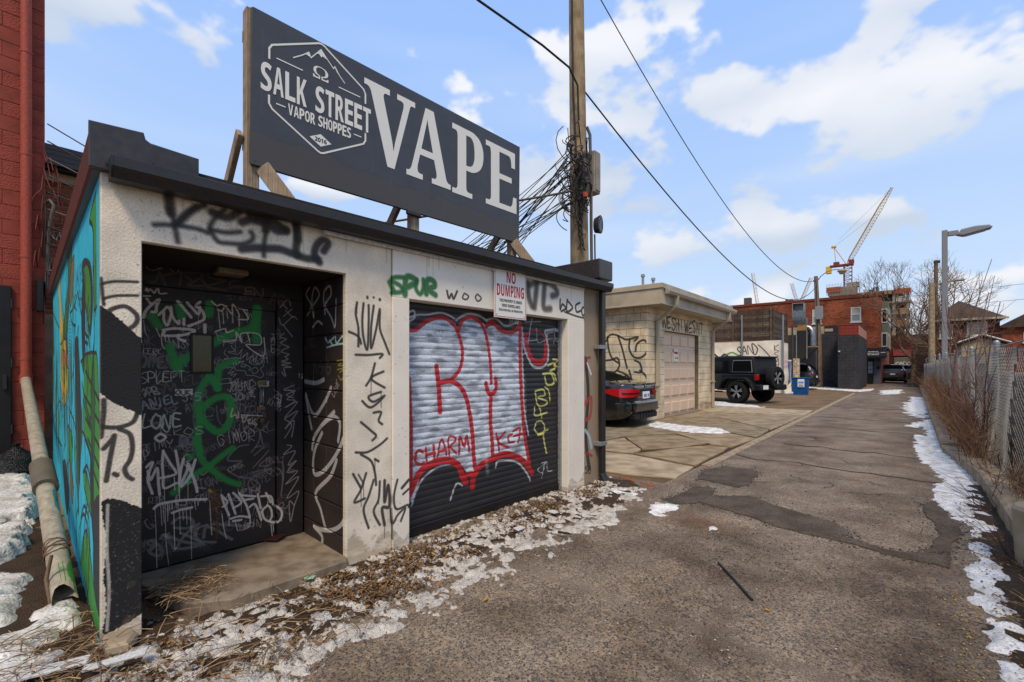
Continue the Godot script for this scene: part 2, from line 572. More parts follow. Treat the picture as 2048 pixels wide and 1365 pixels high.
func sag(a: Vector3, b: Vector3, drop: float, steps := 14) -> Array:
	var out := []
	for i in steps + 1:
		var t := float(i) / steps
		out.append(a.lerp(b, t) - Vector3.UP * drop * 4.0 * t * (1.0 - t))
	return out
const INK := {
	"keh": [[1, 27, 225, 29, 220, 30, 214, 31, 208], [1, 21, 215, 25, 216, 30, 217, 32, 221, 35, 225, 39, 229], [1, 30, 217, 35, 217, 40, 217, 45, 216], [1, 53, 231, 49, 226, 46, 220, 47, 216, 50, 212, 55, 212, 62, 213, 67, 216, 68, 219, 67, 221], [1, 46, 218, 54, 218, 61, 220], [1, 76, 229, 75, 222, 74, 214, 74, 208], [2, 93, 233, 94, 224, 93, 216, 94, 212], [2, 62, 210, 69, 212, 76, 213, 83, 214, 89, 213, 94, 212, 100, 211, 107, 212], [2, 65, 234, 69, 229, 76, 228, 82, 225, 87, 227], [2, 111, 218, 114, 224, 110, 225, 106, 220, 105, 214, 108, 210], [1.9, 27, 231, 28, 223], [1.3, 32, 219, 38, 227, 43, 231], [1.9, 47, 228, 55, 227, 62, 234], [1.9, 62, 226, 75, 232, 87, 226], [1.9, 93, 235, 94, 222], [1.9, 75, 229, 75, 224]],
	"pil": [[0.8, 0, 184, 1, 171], [0.8, 0, 181, 5, 183, 14, 184], [0.8, 1, 174, 6, 176, 14, 177], [1.2, 2, 166, 4, 169, 9, 171, 13, 168, 14, 165, 13, 162, 11, 160], [1.2, 1, 124, 1, 118, 0, 106], [1.2, 0, 111, 6, 110, 12, 112, 14, 117, 14, 118], [1.2, 7, 109, 11, 106, 12, 99, 11, 93, 9, 89, 10, 85, 12, 83], [1.2, 1, 100, 4, 104, 5, 106, 4, 99, 3, 92, 2, 84], [1.2, 5, 87, 6, 86]],
	"blk1": [[0.3, -4, 171, -1, 171, 4, 167, 9, 162, 14, 156, 16, 152, 16, 118, 12, 118, 7, 121, 3, 124, -1, 129, -4, 135]],
	"blk2": [[0.1, 0, 74, 3, 75, 8, 73, 12, 70, 17, 65, 17, 48, 18, 32, 18, 16, 13, 12, 8, 10, 1, 9, 2, 22, 1, 37, 2, 52, 1, 63]],
	"pir": [[0.9, 143, 191, 143, 190], [0.9, 148, 191, 148, 191], [1.2, 153, 190, 153, 190], [0.9, 135, 186, 134, 178, 136, 168, 136, 155], [0.9, 129, 165, 136, 162, 138, 157], [0.9, 140, 186, 139, 173, 140, 161, 143, 153, 144, 173, 144, 185], [0.9, 148, 185, 146, 169, 146, 154, 150, 168, 153, 183, 153, 169, 157, 159, 161, 150], [0.9, 134, 149, 144, 149, 155, 150, 153, 147], [0.9, 149, 143, 146, 133, 142, 127], [0.9, 156, 137, 146, 132, 157, 125], [0.9, 154, 122, 144, 119, 148, 115, 157, 119, 146, 111, 139, 116], [0.9, 148, 107, 154, 107, 152, 101, 155, 98], [0.9, 138, 101, 146, 94, 150, 90, 147, 87], [0.9, 159, 87, 153, 83, 143, 79, 134, 80], [0.9, 138, 78, 146, 72, 149, 63, 150, 54], [0.9, 149, 73, 152, 71], [0.9, 132, 65, 138, 54], [0.6, 136, 64, 140, 57], [0.9, 142, 64, 138, 53, 133, 45, 141, 46], [0.9, 148, 58, 144, 47, 140, 38, 144, 24], [0.9, 153, 56, 152, 43, 148, 35, 153, 24], [1.2, 157, 56, 157, 40, 160, 52, 161, 36, 155, 36, 157, 23], [0.9, 167, 55, 164, 43, 166, 33, 176, 34, 177, 32], [0.9, 162, 34, 163, 23, 167, 28, 174, 32, 170, 23], [1.2, 177, 53, 171, 48], [0.9, 177, 46, 172, 43]],
	"grn": [[1.6, 172, 209, 165, 208, 163, 205, 170, 202, 171, 198, 163, 196], [2.2, 174, 196, 175, 209, 181, 210, 184, 207, 176, 202], [1.6, 185, 209, 184, 202, 188, 198, 191, 203, 191, 210], [2.2, 194, 199, 195, 210, 201, 210, 202, 206, 196, 203, 203, 199], [1.6, 161, 204, 164, 198]],
	"woo": [[1.2, 215, 204, 217, 198, 220, 202, 222, 198, 226, 205], [0.9, 234, 204, 232, 200, 236, 199, 239, 202, 235, 204], [0.9, 249, 205, 247, 202, 250, 199, 254, 202, 250, 205], [1.5, 371, 214, 371, 203, 375, 209, 381, 205, 373, 201], [1.5, 384, 215, 383, 202, 394, 207, 384, 214], [1.5, 408, 214, 400, 210, 402, 203, 410, 205], [1.5, 419, 211, 412, 207, 414, 200, 421, 202], [1.2, 379, 201, 402, 198, 421, 197]],
	"soft": [[3.4, 317, 225, 319, 211, 324, 202], [3.4, 332, 230, 330, 214, 328, 201], [3.4, 345, 232, 343, 216, 343, 202, 354, 202], [3.4, 320, 223, 337, 229, 357, 228, 366, 220, 357, 216]],
	"silver": [[0.2, 8, 169, 21, 173, 34, 180, 49, 183, 58, 179, 62, 175, 67, 183, 77, 186, 90, 183, 97, 179, 109, 180, 120, 175, 135, 177, 144, 185, 146, 145, 149, 103, 152, 71, 159, 43, 147, 48, 132, 55, 117, 56, 101, 50, 90, 49, 82, 39, 77, 40, 67, 51, 58, 58, 47, 58, 34, 58, 23, 53, 11, 37]],
	"red": [[1.4, 9, 170, 17, 171, 27, 178, 38, 182, 49, 182, 57, 177, 61, 172, 65, 163, 67, 154, 65, 141, 60, 134, 51, 128, 42, 127], [1.8, 38, 141, 40, 127, 41, 116, 42, 102], [1.8, 42, 127, 54, 128, 65, 122, 72, 111, 76, 96, 79, 79, 80, 64, 82, 48], [1.4, 62, 172, 66, 181, 76, 186, 87, 183, 94, 175, 99, 160, 102, 141, 103, 125], [1.8, 96, 125, 98, 118, 103, 114, 109, 119, 109, 129], [1.8, 103, 115, 102, 102, 102, 88, 104, 70, 105, 54], [1.8, 97, 179, 102, 183, 109, 181, 117, 176, 129, 175, 140, 179, 144, 185], [1.8, 144, 185, 144, 155, 145, 124, 147, 103, 150, 75, 155, 54, 159, 38], [1.8, 10, 131, 11, 111, 12, 86, 12, 61, 11, 37]],
	"redfat": [[2.8, 11, 38, 16, 47, 23, 55, 34, 59, 47, 60, 56, 57, 63, 52, 67, 42, 71, 36], [2.1, 67, 43, 77, 43, 82, 41], [2.8, 80, 41, 79, 30], [2.8, 82, 42, 90, 49, 103, 52, 120, 55, 135, 51, 150, 43, 163, 29], [2.8, 152, 173, 155, 162, 160, 152, 167, 146, 179, 146, 185, 152, 186, 165], [2.1, 11, 53, 12, 42]],
	"redthin": [[1.4, 186, 165, 181, 175, 170, 179, 159, 177, 152, 172], [1.4, 24, 70, 20, 72, 17, 69, 17, 63, 22, 60, 25, 61], [1.1, 27, 73, 28, 61], [1.4, 35, 74, 36, 62], [1.4, 27, 67, 36, 68], [1.1, 39, 63, 42, 76, 45, 77, 49, 64], [1.4, 40, 68, 48, 69], [1.1, 52, 63, 51, 78, 57, 79, 59, 75, 53, 71, 60, 64], [1.4, 63, 63, 64, 78, 69, 69, 72, 78, 75, 64], [1.4, 110, 76, 114, 59], [1.4, 122, 76, 112, 68, 126, 61], [1.4, 132, 73, 127, 72, 127, 66, 135, 65], [1.4, 134, 76, 144, 78, 141, 64], [1.4, 135, 71, 147, 72]],
	"wht": [[0.9, 13, 28, 19, 42, 27, 50, 40, 55, 56, 55], [1.2, 109, 44, 112, 49, 126, 48, 141, 43, 154, 31, 160, 22], [1.2, 147, 181, 147, 156, 149, 124, 150, 99, 157, 70], [1.5, 149, 174, 150, 162, 157, 149, 165, 141, 179, 140, 188, 146, 190, 161, 184, 179], [0.9, 53, 24, 60, 37, 67, 34], [0.9, 10, 180, 19, 183, 29, 184, 44, 187, 58, 183], [1.2, 60, 182, 72, 188, 87, 188, 97, 184], [1.2, 98, 185, 109, 187, 123, 181, 141, 186], [0.9, 10, 184, 15, 186, 16, 181, 11, 177], [1.5, 186, 180, 206, 182, 210, 173, 210, 157, 208, 132]],
	"wthin": [[0.6, 129, 184, 129, 189, 132, 185, 134, 190, 137, 184, 139, 192, 140, 184, 144, 193], [0.6, 152, 187, 177, 189], [0.8, 163, 191, 160, 182, 157, 166], [0.6, 147, 153, 157, 156], [0.8, 188, 177, 188, 165], [0.8, 188, 177, 198, 179], [0.8, 188, 171, 197, 172], [0.6, 200, 166, 202, 180, 210, 178, 209, 173, 202, 172, 210, 167], [0.5, 20, 169, 27, 173, 36, 167, 40, 174], [0.6, 42, 164, 44, 174, 53, 164], [0.6, 49, 158, 54, 162, 56, 155, 51, 155], [0.6, 106, 164, 120, 171, 135, 168], [0.6, 144, 166, 170, 169], [0.6, 170, 182, 172, 167, 184, 169], [0.6, 150, 170, 149, 160], [0.6, 179, 37, 188, 37, 172, 31, 181, 27, 184, 38, 179, 21], [0.6, 188, 35, 189, 27, 197, 26], [0.6, 109, 137, 110, 131]],
	"yel": [[1, 198, 149, 206, 148, 200, 142, 206, 141], [1.2, 189, 142, 200, 145, 202, 139, 193, 136, 201, 132, 204, 125], [1.2, 181, 133, 195, 133, 200, 123, 188, 121, 184, 130], [1, 168, 115, 181, 116, 184, 110, 172, 108, 188, 103, 184, 99, 172, 100, 168, 115], [1, 184, 119, 191, 114, 193, 103], [1, 167, 98, 168, 89, 188, 91], [1, 175, 97, 179, 86], [1, 170, 82, 167, 74, 177, 68, 184, 74, 179, 82, 170, 82], [1.2, 172, 68, 189, 72], [1.2, 181, 68, 184, 56, 187, 47]],
	"dlight": [[0.9, 16.6, 172.1, 17.4, 175.8, 20.3, 180.3, 24.4, 184.4, 23.2, 180, 22.8, 176.3, 20.7, 176.1], [0.8, 18, 184.2, 20.3, 181.3], [0.8, 24.4, 174.4, 27.4, 178.3, 29.1, 180.1, 30.9, 176.5, 30, 171.1, 28.7, 167.8, 27, 170.9, 27, 176.2], [0.8, 30.9, 180.3, 31.7, 173.9, 34.8, 169.3, 35.2, 171.5], [0.9, 34.4, 184.4, 37.9, 179.9, 40.6, 176.3, 42, 174.2], [0.9, 39.7, 183.9, 42.9, 180.3, 46.2, 176.8, 47.1, 181.8], [0.9, 47.1, 185.2, 44.8, 182.2, 48.5, 179.2, 49.5, 173.7, 45.2, 170.6, 40.6, 168.1], [0.9, 26.6, 164.5, 31.7, 165.9, 38.8, 166, 43.9, 165.5, 42.5, 163.8, 37, 161.8, 30.9, 161, 26.6, 161.3, 27.4, 164], [0.9, 35.2, 161.8, 34.8, 159.6, 38.4, 157.8], [1, 50, 169.8, 50, 164.2], [0.9, 37.9, 172.8, 37.9, 169], [0.5, 53.8, 186.4, 57.2, 183.4, 59.2, 184.7, 61.7, 183.8, 60.2, 180.2, 57.7, 181.2], [0.5, 62.7, 183.9, 66.8, 178.5, 66.8, 185.5, 69.9, 181.7, 71.4, 177.7, 70.9, 176.5], [0.5, 70.9, 183, 76.7, 182.3], [0.5, 74.1, 182.1, 77.3, 175.8, 70.9, 175.1], [0.5, 17.4, 189.3, 18, 190.9, 18.6, 188.9, 19.8, 190.6, 21.9, 188.3, 22.8, 190.5, 24, 191.2, 24.6, 188.4, 28.3, 188.9], [0.5, 16.2, 185.8, 19.8, 186.2], [0.8, 18, 75.7, 19.6, 77.8, 21.2, 78.2, 19.6, 73.1, 18.7, 67.3, 21, 58], [0.8, 18.7, 73.2, 20.1, 67.1, 23.4, 74.3, 24.1, 65.2, 24.8, 56.6], [0.8, 26.7, 85.2, 26.2, 76.8, 26.7, 67.7, 27.2, 60.4, 33.6, 62.5], [0.8, 26.7, 84.6, 30.1, 76.8, 33.6, 69.5, 30.6, 67.9, 24.8, 67.4], [0.8, 33.4, 84.3, 34.6, 75.5, 35.6, 66.1, 35.1, 61.9], [0.9, 37.7, 78.1, 36.1, 70.3, 35.6, 61.2, 39.7, 69.7, 40.2, 74.6, 42.3, 67.4, 44.4, 60.8, 45.5, 54.3], [0.9, 44.4, 76.5, 41.3, 65.7, 36.6, 59.8], [0.9, 21.9, 48.3, 24.3, 50.2, 29.2, 50.6, 35.1, 50.5, 42.3, 49.6, 50.8, 48.1], [0.8, 31.6, 43.1, 35.6, 44, 42.3, 44.3], [0.7, 60, 49, 63.7, 43.2, 60.8, 40.5], [0.8, 59.7, 49.1, 62.2, 41, 64.8, 33.7], [0.8, 64.4, 48.9, 67.4, 39, 68.9, 33.6], [0.8, 67.4, 49.2, 72.7, 41.3, 67.4, 38.2], [0.8, 71.2, 48.4, 75.8, 38.9, 78.2, 29.7], [0.8, 72.7, 46.4, 82.1, 43.6], [0.8, 75, 42.5, 80.5, 42.2], [0.8, 78.2, 36.6, 82.1, 37.5, 86.1, 25.1], [0.8, 83.7, 45, 85.7, 34], [0.8, 86.1, 42.8, 92.7, 41.4, 94.4, 34.8], [0.8, 89.4, 44.7, 92.7, 36.9], [0.8, 90.2, 34.8, 87, 32, 87.8, 26.5, 91.1, 23, 93.6, 26, 92.7, 32.4, 90.2, 35.2], [0.9, 96.1, 33.5, 99.9, 29, 99.5, 23.6, 96.1, 20.9, 91.9, 22.4], [0.8, 65.9, 30.9, 72, 31.2, 78.2, 28.8], [0.8, 67.4, 28.8, 72.7, 28.4], [0.4, 56.3, 165.1, 62.2, 167.7, 63.2, 164.9, 67.8, 166.9], [0.4, 61.2, 158.5, 68.9, 160, 69.4, 165.8, 73, 158.4, 72.5, 164.8, 84.4, 164.9, 85.5, 157.1, 75.7, 156.7, 87.8, 148.6, 88, 162.6], [0.4, 76.8, 165.1, 78.4, 158.6]],
	"ddrip": [[0.3, 58, 180.6, 59.2, 168.1], [0.3, 60.9, 179.7, 61.4, 171.2], [0.3, 63.5, 180, 64, 175.4], [0.3, 67, 178.5, 67.3, 172.2], [0.3, 71.4, 175.1, 71.5, 170.1], [0.3, 50, 164.2, 50.2, 156.9], [0.3, 25.7, 161.3, 26.1, 154.9, 27.4, 152.3], [0.2, 16.6, 170.1, 17.2, 163.9, 18.2, 160.3], [0.3, 23, 165.3, 24.9, 160.2], [0.3, 29.3, 160.9, 30, 157.5], [0.3, 27.4, 161.3, 28, 157.1], [0.2, 22.4, 47.6, 22.9, 32.6, 23.4, 8], [0.2, 27.7, 49.4, 28.2, 25.1, 29.7, 8.4], [0.3, 32.4, 42.9, 32.9, 20.2, 33.9, 19], [0.2, 41.5, 43.9, 42, 27.5, 42.3, 8.7], [0.2, 25.3, 49.3, 26, 36], [0.2, 26.5, 49.7, 27.2, 37.5], [0.2, 28.9, 49.7, 29.1, 38.2], [0.2, 30.1, 49.5, 30.1, 45.2], [0.3, 31.4, 49.8, 31.4, 45.6], [0.2, 33.6, 49.9, 33.7, 45.6], [0.2, 34.6, 49.7, 34.6, 45.4], [0.2, 35.6, 42.7, 35.9, 27.9], [0.2, 37.2, 44.2, 37.7, 36.7], [0.2, 39.2, 44.4, 39.7, 33.1], [0.2, 43.9, 48.4, 44.7, 42.2], [0.3, 46, 47.9, 46, 44.7], [0.2, 24.6, 56.7, 24.8, 51.9], [0.2, 27.3, 59.7, 27.5, 50.7], [0.3, 35.4, 61.2, 35.5, 50.8], [0.2, 40.2, 67.8, 40.2, 51], [0.3, 32.6, 66.7, 32.9, 58.1], [0.3, 53, 46.4, 53.3, 37.4, 54.1, 22.4], [0.3, 60.3, 35.7, 61.4, 25.7, 63.1, 17.3], [0.3, 64.8, 33.7, 64.8, 26.1], [0.3, 68.9, 27.6, 70.1, 21.4], [0.3, 92.7, 22.6, 94, 9.7], [0.3, 94.4, 22.2, 94.7, 14], [0.3, 78.5, 29.6, 78.9, 24.3], [0.3, 90.7, 38.3, 90.7, 34.7], [0.3, 99.9, 26.3, 99.7, 21.3]],
	"dfade": [[0.7, 24.4, 202.3, 27.4, 194.3], [0.7, 25.3, 199.8, 31.7, 202.3, 35.2, 203.4, 40.6, 204.2, 47.1, 204.6, 48.5, 203.2, 41.6, 197.2, 40.2, 195.4, 49, 196.3], [0.7, 36.1, 203, 35.2, 195.3], [0.7, 37.9, 201.6, 41.6, 199.4], [0.7, 47.6, 200.3, 50.4, 197.3], [0.7, 51.4, 203, 54.8, 201.8, 62.2, 201.7, 50.9, 196.2, 62.7, 194.9], [0.6, 19, 195.2, 22.3, 195.7, 24, 200.6], [0.7, 64.7, 199.2, 65.2, 201.6, 69.9, 202.8], [0.7, 64.5, 196.8, 68.8, 198.6, 73, 199.1, 68.8, 197.4]],
	"dthin": [[0.2, 21.1, 210.7, 18.6, 208.7, 17.6, 205.9, 18.6, 203.2, 21.5, 202.9, 24.4, 204.4, 24.9, 206.6, 22.3, 207.2, 19, 206.7], [0.2, 23.2, 210, 23.6, 204.3, 26.6, 205.8, 28, 210, 28.7, 206.7, 31.7, 203.4], [0.2, 33.3, 210.9, 34.6, 203.8], [0.2, 50.9, 212.5, 51.4, 204.2], [0.2, 56.2, 165.7, 61.7, 167.7, 63.2, 165.5, 67.3, 166.9], [0.2, 56.2, 165.7, 58.7, 159], [0.2, 57.7, 162.9, 61.7, 161.4], [0.2, 59.7, 159.6, 69.3, 160.6, 69.9, 165.3, 73, 157.8, 73, 163.7], [0.2, 61.2, 155, 62.2, 158.5, 66.3, 157.5, 70.4, 160, 74.6, 157.9, 78.9, 161.6], [0.2, 62.7, 152.8, 61.7, 149.9, 64.2, 147.6, 61.7, 145.9, 68.9, 147.1, 72.5, 146], [0.2, 65.8, 155.8, 68.3, 151.8, 64.2, 151.1, 70.4, 149.5, 73, 153.1, 72, 146.6, 75.2, 149.6, 73.6, 147.2, 76.8, 150.8, 76.2, 145.5, 79.5, 148.5, 77.8, 143.7, 81.7, 146.7], [0.2, 81.7, 146.7, 84.4, 143.7, 82.2, 141.9, 77.8, 143.7], [0.2, 68.9, 144.8, 69.4, 141.9, 72, 144.8, 70.9, 143, 74.1, 144.8, 72.5, 140.7, 75.7, 140.7, 74.6, 142.5, 78.4, 140.1, 77.8, 137.7, 82.2, 140.1, 83.9, 137.1, 81.1, 135.3, 79.5, 137.7], [0.2, 67.3, 143.6, 68.9, 138.4, 72, 137.8, 75.2, 137.1, 76.2, 134.2, 78.9, 134.1, 82.2, 133.5, 85.5, 132.2, 87.8, 134.6, 85.5, 138.9, 87.8, 141.3, 85, 146.8], [0.2, 63.7, 139.5, 67.3, 140.1, 64.2, 135.5, 67.8, 137.2, 65.8, 134.3, 69.4, 135.4, 67.3, 133.1], [0.2, 60.2, 131.5, 66.3, 132, 65.3, 128.5, 70.9, 131.9, 69.9, 127.2, 80.6, 131.4], [0.2, 59.2, 128.1, 68.3, 129], [0.2, 63.7, 124.5, 65.3, 122.7, 66.3, 125, 67.3, 122.6, 69.4, 125.5, 70.9, 122.5, 74.1, 125.3], [0.2, 66.8, 121.5, 68.3, 120.3, 70.9, 121.9, 73.6, 120], [0.2, 77.8, 124, 80, 123.3, 78.4, 121, 81.1, 122.1, 78.9, 118.6, 82.2, 118.4]],
	"dmid": [[0.9, 18.7, 27.2, 21.9, 27.8, 22.4, 23.8, 19.6, 20.4, 24.3, 16.6, 26.2, 19.1, 23.4, 24.7, 19.1, 21.8], [0.9, 25.3, 27.7, 26.7, 29.8, 29.2, 27.3, 32.6, 17.8], [1, 29.2, 28.5, 36.6, 22.8, 46.5, 17.5, 38.2, 17.4, 34.6, 19, 36.6, 24, 41.3, 29, 46.5, 32], [0.9, 36.1, 28.5, 42.3, 23.7, 49.7, 16.6], [0.9, 51.4, 30.1, 45.5, 29.1, 44.4, 25, 47.6, 19.7, 56.3, 16.6], [0.9, 32.6, 33.1, 38.2, 31, 42.8, 31.1], [1, 31.6, 36.4, 35.6, 39, 41.3, 37.1, 43.4, 33.4, 42.3, 30.6], [1, 49.2, 21.8, 51.9, 28.7, 66.6, 15.7], [1, 55.2, 29.8, 72.5, 24.1], [0.5, 85.3, 92.3, 84.5, 84.4, 79.3, 76.8], [0.5, 85.3, 91.4, 87.8, 78.7], [0.5, 82.1, 80.3, 85.7, 80.8], [0.5, 91.5, 76.9, 85.3, 70.2, 80.5, 65.3], [0.5, 88.2, 80, 81.3, 74.3], [0.5, 91.9, 71.5, 84.5, 66, 92.7, 65.6], [0.5, 80.1, 61.9, 92.7, 62.9], [0.5, 92.7, 62.4, 82.1, 59.3, 77.4, 55, 78.2, 49.6, 82.9, 47.8, 85.3, 50.9, 81.3, 56, 72, 60.2], [0.5, 77.4, 82.7, 70.4, 81.8, 63.7, 73.5, 73.1, 71.2, 64.4, 67.5, 65.2, 64.8, 70.4, 60.5, 74.3, 58.1, 74.6, 52.5], [0.6, 100.4, 67.1, 101.2, 58.8, 99.5, 40.9], [0.6, 96.1, 62.8, 99.5, 60, 101.2, 53.3]],
	"dcream": [[0.4, 67, 110.2, 65.9, 104.4, 68.9, 105.8, 70.1, 102.8], [0.4, 70.8, 107.4, 71, 103.1], [0.4, 72.7, 105.5, 74.3, 99.4, 77, 105.2], [0.4, 72.7, 103.4, 75.8, 103.6], [0.4, 73.5, 105.1, 87, 103.4], [0.4, 76.6, 100.5, 78.9, 101.6, 77.4, 98.7, 79.3, 98.5], [0.4, 82.1, 101.3, 80.1, 99.3, 82.1, 97, 84.1, 99, 82.1, 101.3], [0.4, 82.5, 99.7, 81.7, 98.9, 82.8, 98.2]],
	"jamb": [[0.4, 105.2, 122.4, 109.2, 119.5, 103.9, 115.1, 110.1, 113.8, 102.5, 108.8, 111.9, 112.8, 102.1, 100.6, 111.9, 105.4, 102.5, 92.3, 109.2, 98.2, 107.4, 85.4], [0.4, 103.9, 79.4, 107.4, 78, 101.2, 72.4, 110.1, 74, 104.7, 63.7, 111, 66.4, 103.9, 58.3, 111.9, 57.9, 103, 49.3, 112.8, 53.1, 103.9, 38.2, 112.8, 41.9, 109.2, 30.6, 106.5, 19.2, 105.6, 35, 109.2, 31.5], [0.4, 95.3, 122.7, 97.8, 119.9, 95.3, 117.3, 97.8, 114.5, 96.1, 109.2], [0.4, 99.9, 118.9, 99.1, 112.6], [0.4, 102.1, 99.7, 107.4, 94.6, 102.1, 85.1], [0.4, 98.7, 186.2, 104.7, 193.1, 106.5, 188.2], [0.4, 101.1, 188.3, 104.1, 185.5], [0.4, 101.1, 179.5, 107.7, 185.8], [0.4, 102.9, 184.1, 108.9, 178.9], [0.4, 111.4, 177.8, 108.3, 180.1, 100.5, 172.6, 98.1, 178.1], [0.4, 101.1, 172.7, 108, 164.2], [0.4, 101.7, 166.4, 98.7, 163.2, 103.5, 162.1, 99.3, 158.8, 105.3, 155.9, 102.3, 154.5, 99.9, 152, 105.3, 150.2, 102.3, 148.3, 104.7, 146.4, 99.9, 144.5, 106.5, 143.3, 99.9, 142, 107.1, 140.1, 101.7, 139.5, 102.9, 133.2, 99.9, 136.4], [0.4, 109.5, 126.1, 101.7, 122.6, 110.2, 121.6, 103.5, 118.7, 108.9, 115.9]],
	"green": [[2, 69.3, 145.2, 59.7, 140.5, 57.7, 133.1, 57.7, 125.1], [1.9, 52.3, 137.1, 53.3, 133.2, 57.7, 125.1], [1.9, 51.4, 132.1, 47.1, 124.4, 45.9, 116.7, 46.2, 108.3, 47.1, 105.5, 46.2, 97.2, 45.5, 89, 47.1, 81.5], [2, 48.1, 111, 54.8, 117.3, 61.7, 119.3, 65.7, 115.6, 66.3, 109.7, 65.2, 101.1, 61.7, 95.7, 57.7, 94.4, 53.3, 97.6, 49.5, 102.5, 47.1, 106.6], [2.4, 32.7, 141.3, 42.4, 148.3, 54.5, 156.8, 67.2, 164.7, 79.7, 169.7, 83.7, 182.1], [2.1, 29.9, 153.9, 35.1, 139.3], [2.2, 52.7, 184.4, 52.5, 177.2], [2.1, 21, 172.6, 24.1, 167.1], [2.2, 35.5, 181.7, 36.7, 174.9], [2.4, 82.9, 184.2, 82.9, 160.1], [1.7, 45.5, 87.1, 47.1, 80.5, 48.7, 75.2, 53.6, 68.7, 58.6, 63.4, 64.3, 58.4, 71.3, 54.5], [1.7, 67.2, 81.7, 58.6, 75.7, 51.9, 70.3, 44.4, 66.5, 37.7, 61.4, 32.1, 56.4], [1.6, 41.3, 78.8, 41.8, 79.4]],
	"rust": [[1.3, 55.2, 54.9, 55.8, 48.4, 56.9, 40.4, 57.4, 29.9, 57.4, 19.5], [1.3, 58.6, 49.1, 58.6, 41.3], [1.3, 54.1, 46.2, 55.2, 40.1]],
	"rev": [[0.9, 15.6, 202.4, 8.8, 197.4, 18.2, 188.3, 11.5, 180.9], [0.9, 22.2, 178.9, 19.6, 192.8, 24.8, 201.3, 32.5, 194.8, 22.2, 188], [0.9, 42.4, 179.6, 40, 195.1, 49.6, 199.4, 51.9, 192.7, 42.4, 186.1, 51.9, 176.7, 57.7, 168.8], [0.8, 59.9, 188.7, 58.8, 169.8], [0.9, 20.9, 171.1, 30, 175, 37.5, 172.3], [1.6, 8.6, 118.6, 13.1, 104.8, 19, 92.6], [1.6, 51.9, 125, 40, 112.6, 23.3, 103, 8.6, 117.3], [1.6, 56.9, 107.7, 37.3, 96.7, 23.3, 85.6, 20.4, 76.5], [1.5, 37.3, 96.7, 55.7, 104.1, 65.6, 100.3, 63.1, 87.5], [1.6, 75.1, 97.7, 65.6, 83.2, 50.6, 69.6, 34.6, 60, 23.3, 58.2, 21.9, 67.9, 26.2, 78.4, 37.3, 90.7], [1.5, 79.7, 80.4, 77.4, 64.6, 72.7, 46.9, 70.4, 31.8, 55.7, 22.5, 37.3, 18.1, 23.3, 17.1], [1.6, 60.7, 73.4, 50.6, 60.2, 26.2, 43.8, 34.6, 33.2, 42.7, 20.6], [1.6, 23.3, 17.1, 37.3, 13.2, 36, 4.4], [1.6, 7, 128.8, 26.2, 127.9, 40, 130.7]],
	"revdim": [[0.9, 0.3, 164, 8.8, 153.2, 12.9, 164.6], [0.9, 23.5, 164.1, 16.9, 161, 18.2, 156.4, 23.5, 156.2], [0.9, 25.3, 143.8, 28.7, 135.9], [0.9, 35, 144.8, 32.5, 140.4, 40, 140.4, 35, 134.8], [0.8, 47.2, 144.7, 43.6, 139.3, 47.2, 135, 51.9, 139.3, 46, 140.4]],
	"revcy": [[0.8, 42.4, 162.1, 47.2, 158.2, 56.5, 161.5], [0.9, 49.6, 159.7, 54.2, 156.3], [0.8, 58.8, 161.9, 61, 157.1, 69.9, 161.9, 73.1, 157.2], [0.8, 44.8, 154.5, 58.8, 156.1, 72, 156.7]],
	"revye": [[0.6, 61, 144.5, 72, 145, 63.3, 141.4, 73.1, 141.4], [0.6, 62.2, 138.3, 72, 139.3, 65.5, 136.2], [0.6, 63.3, 134.1, 67.7, 131, 72, 135.2]],
}
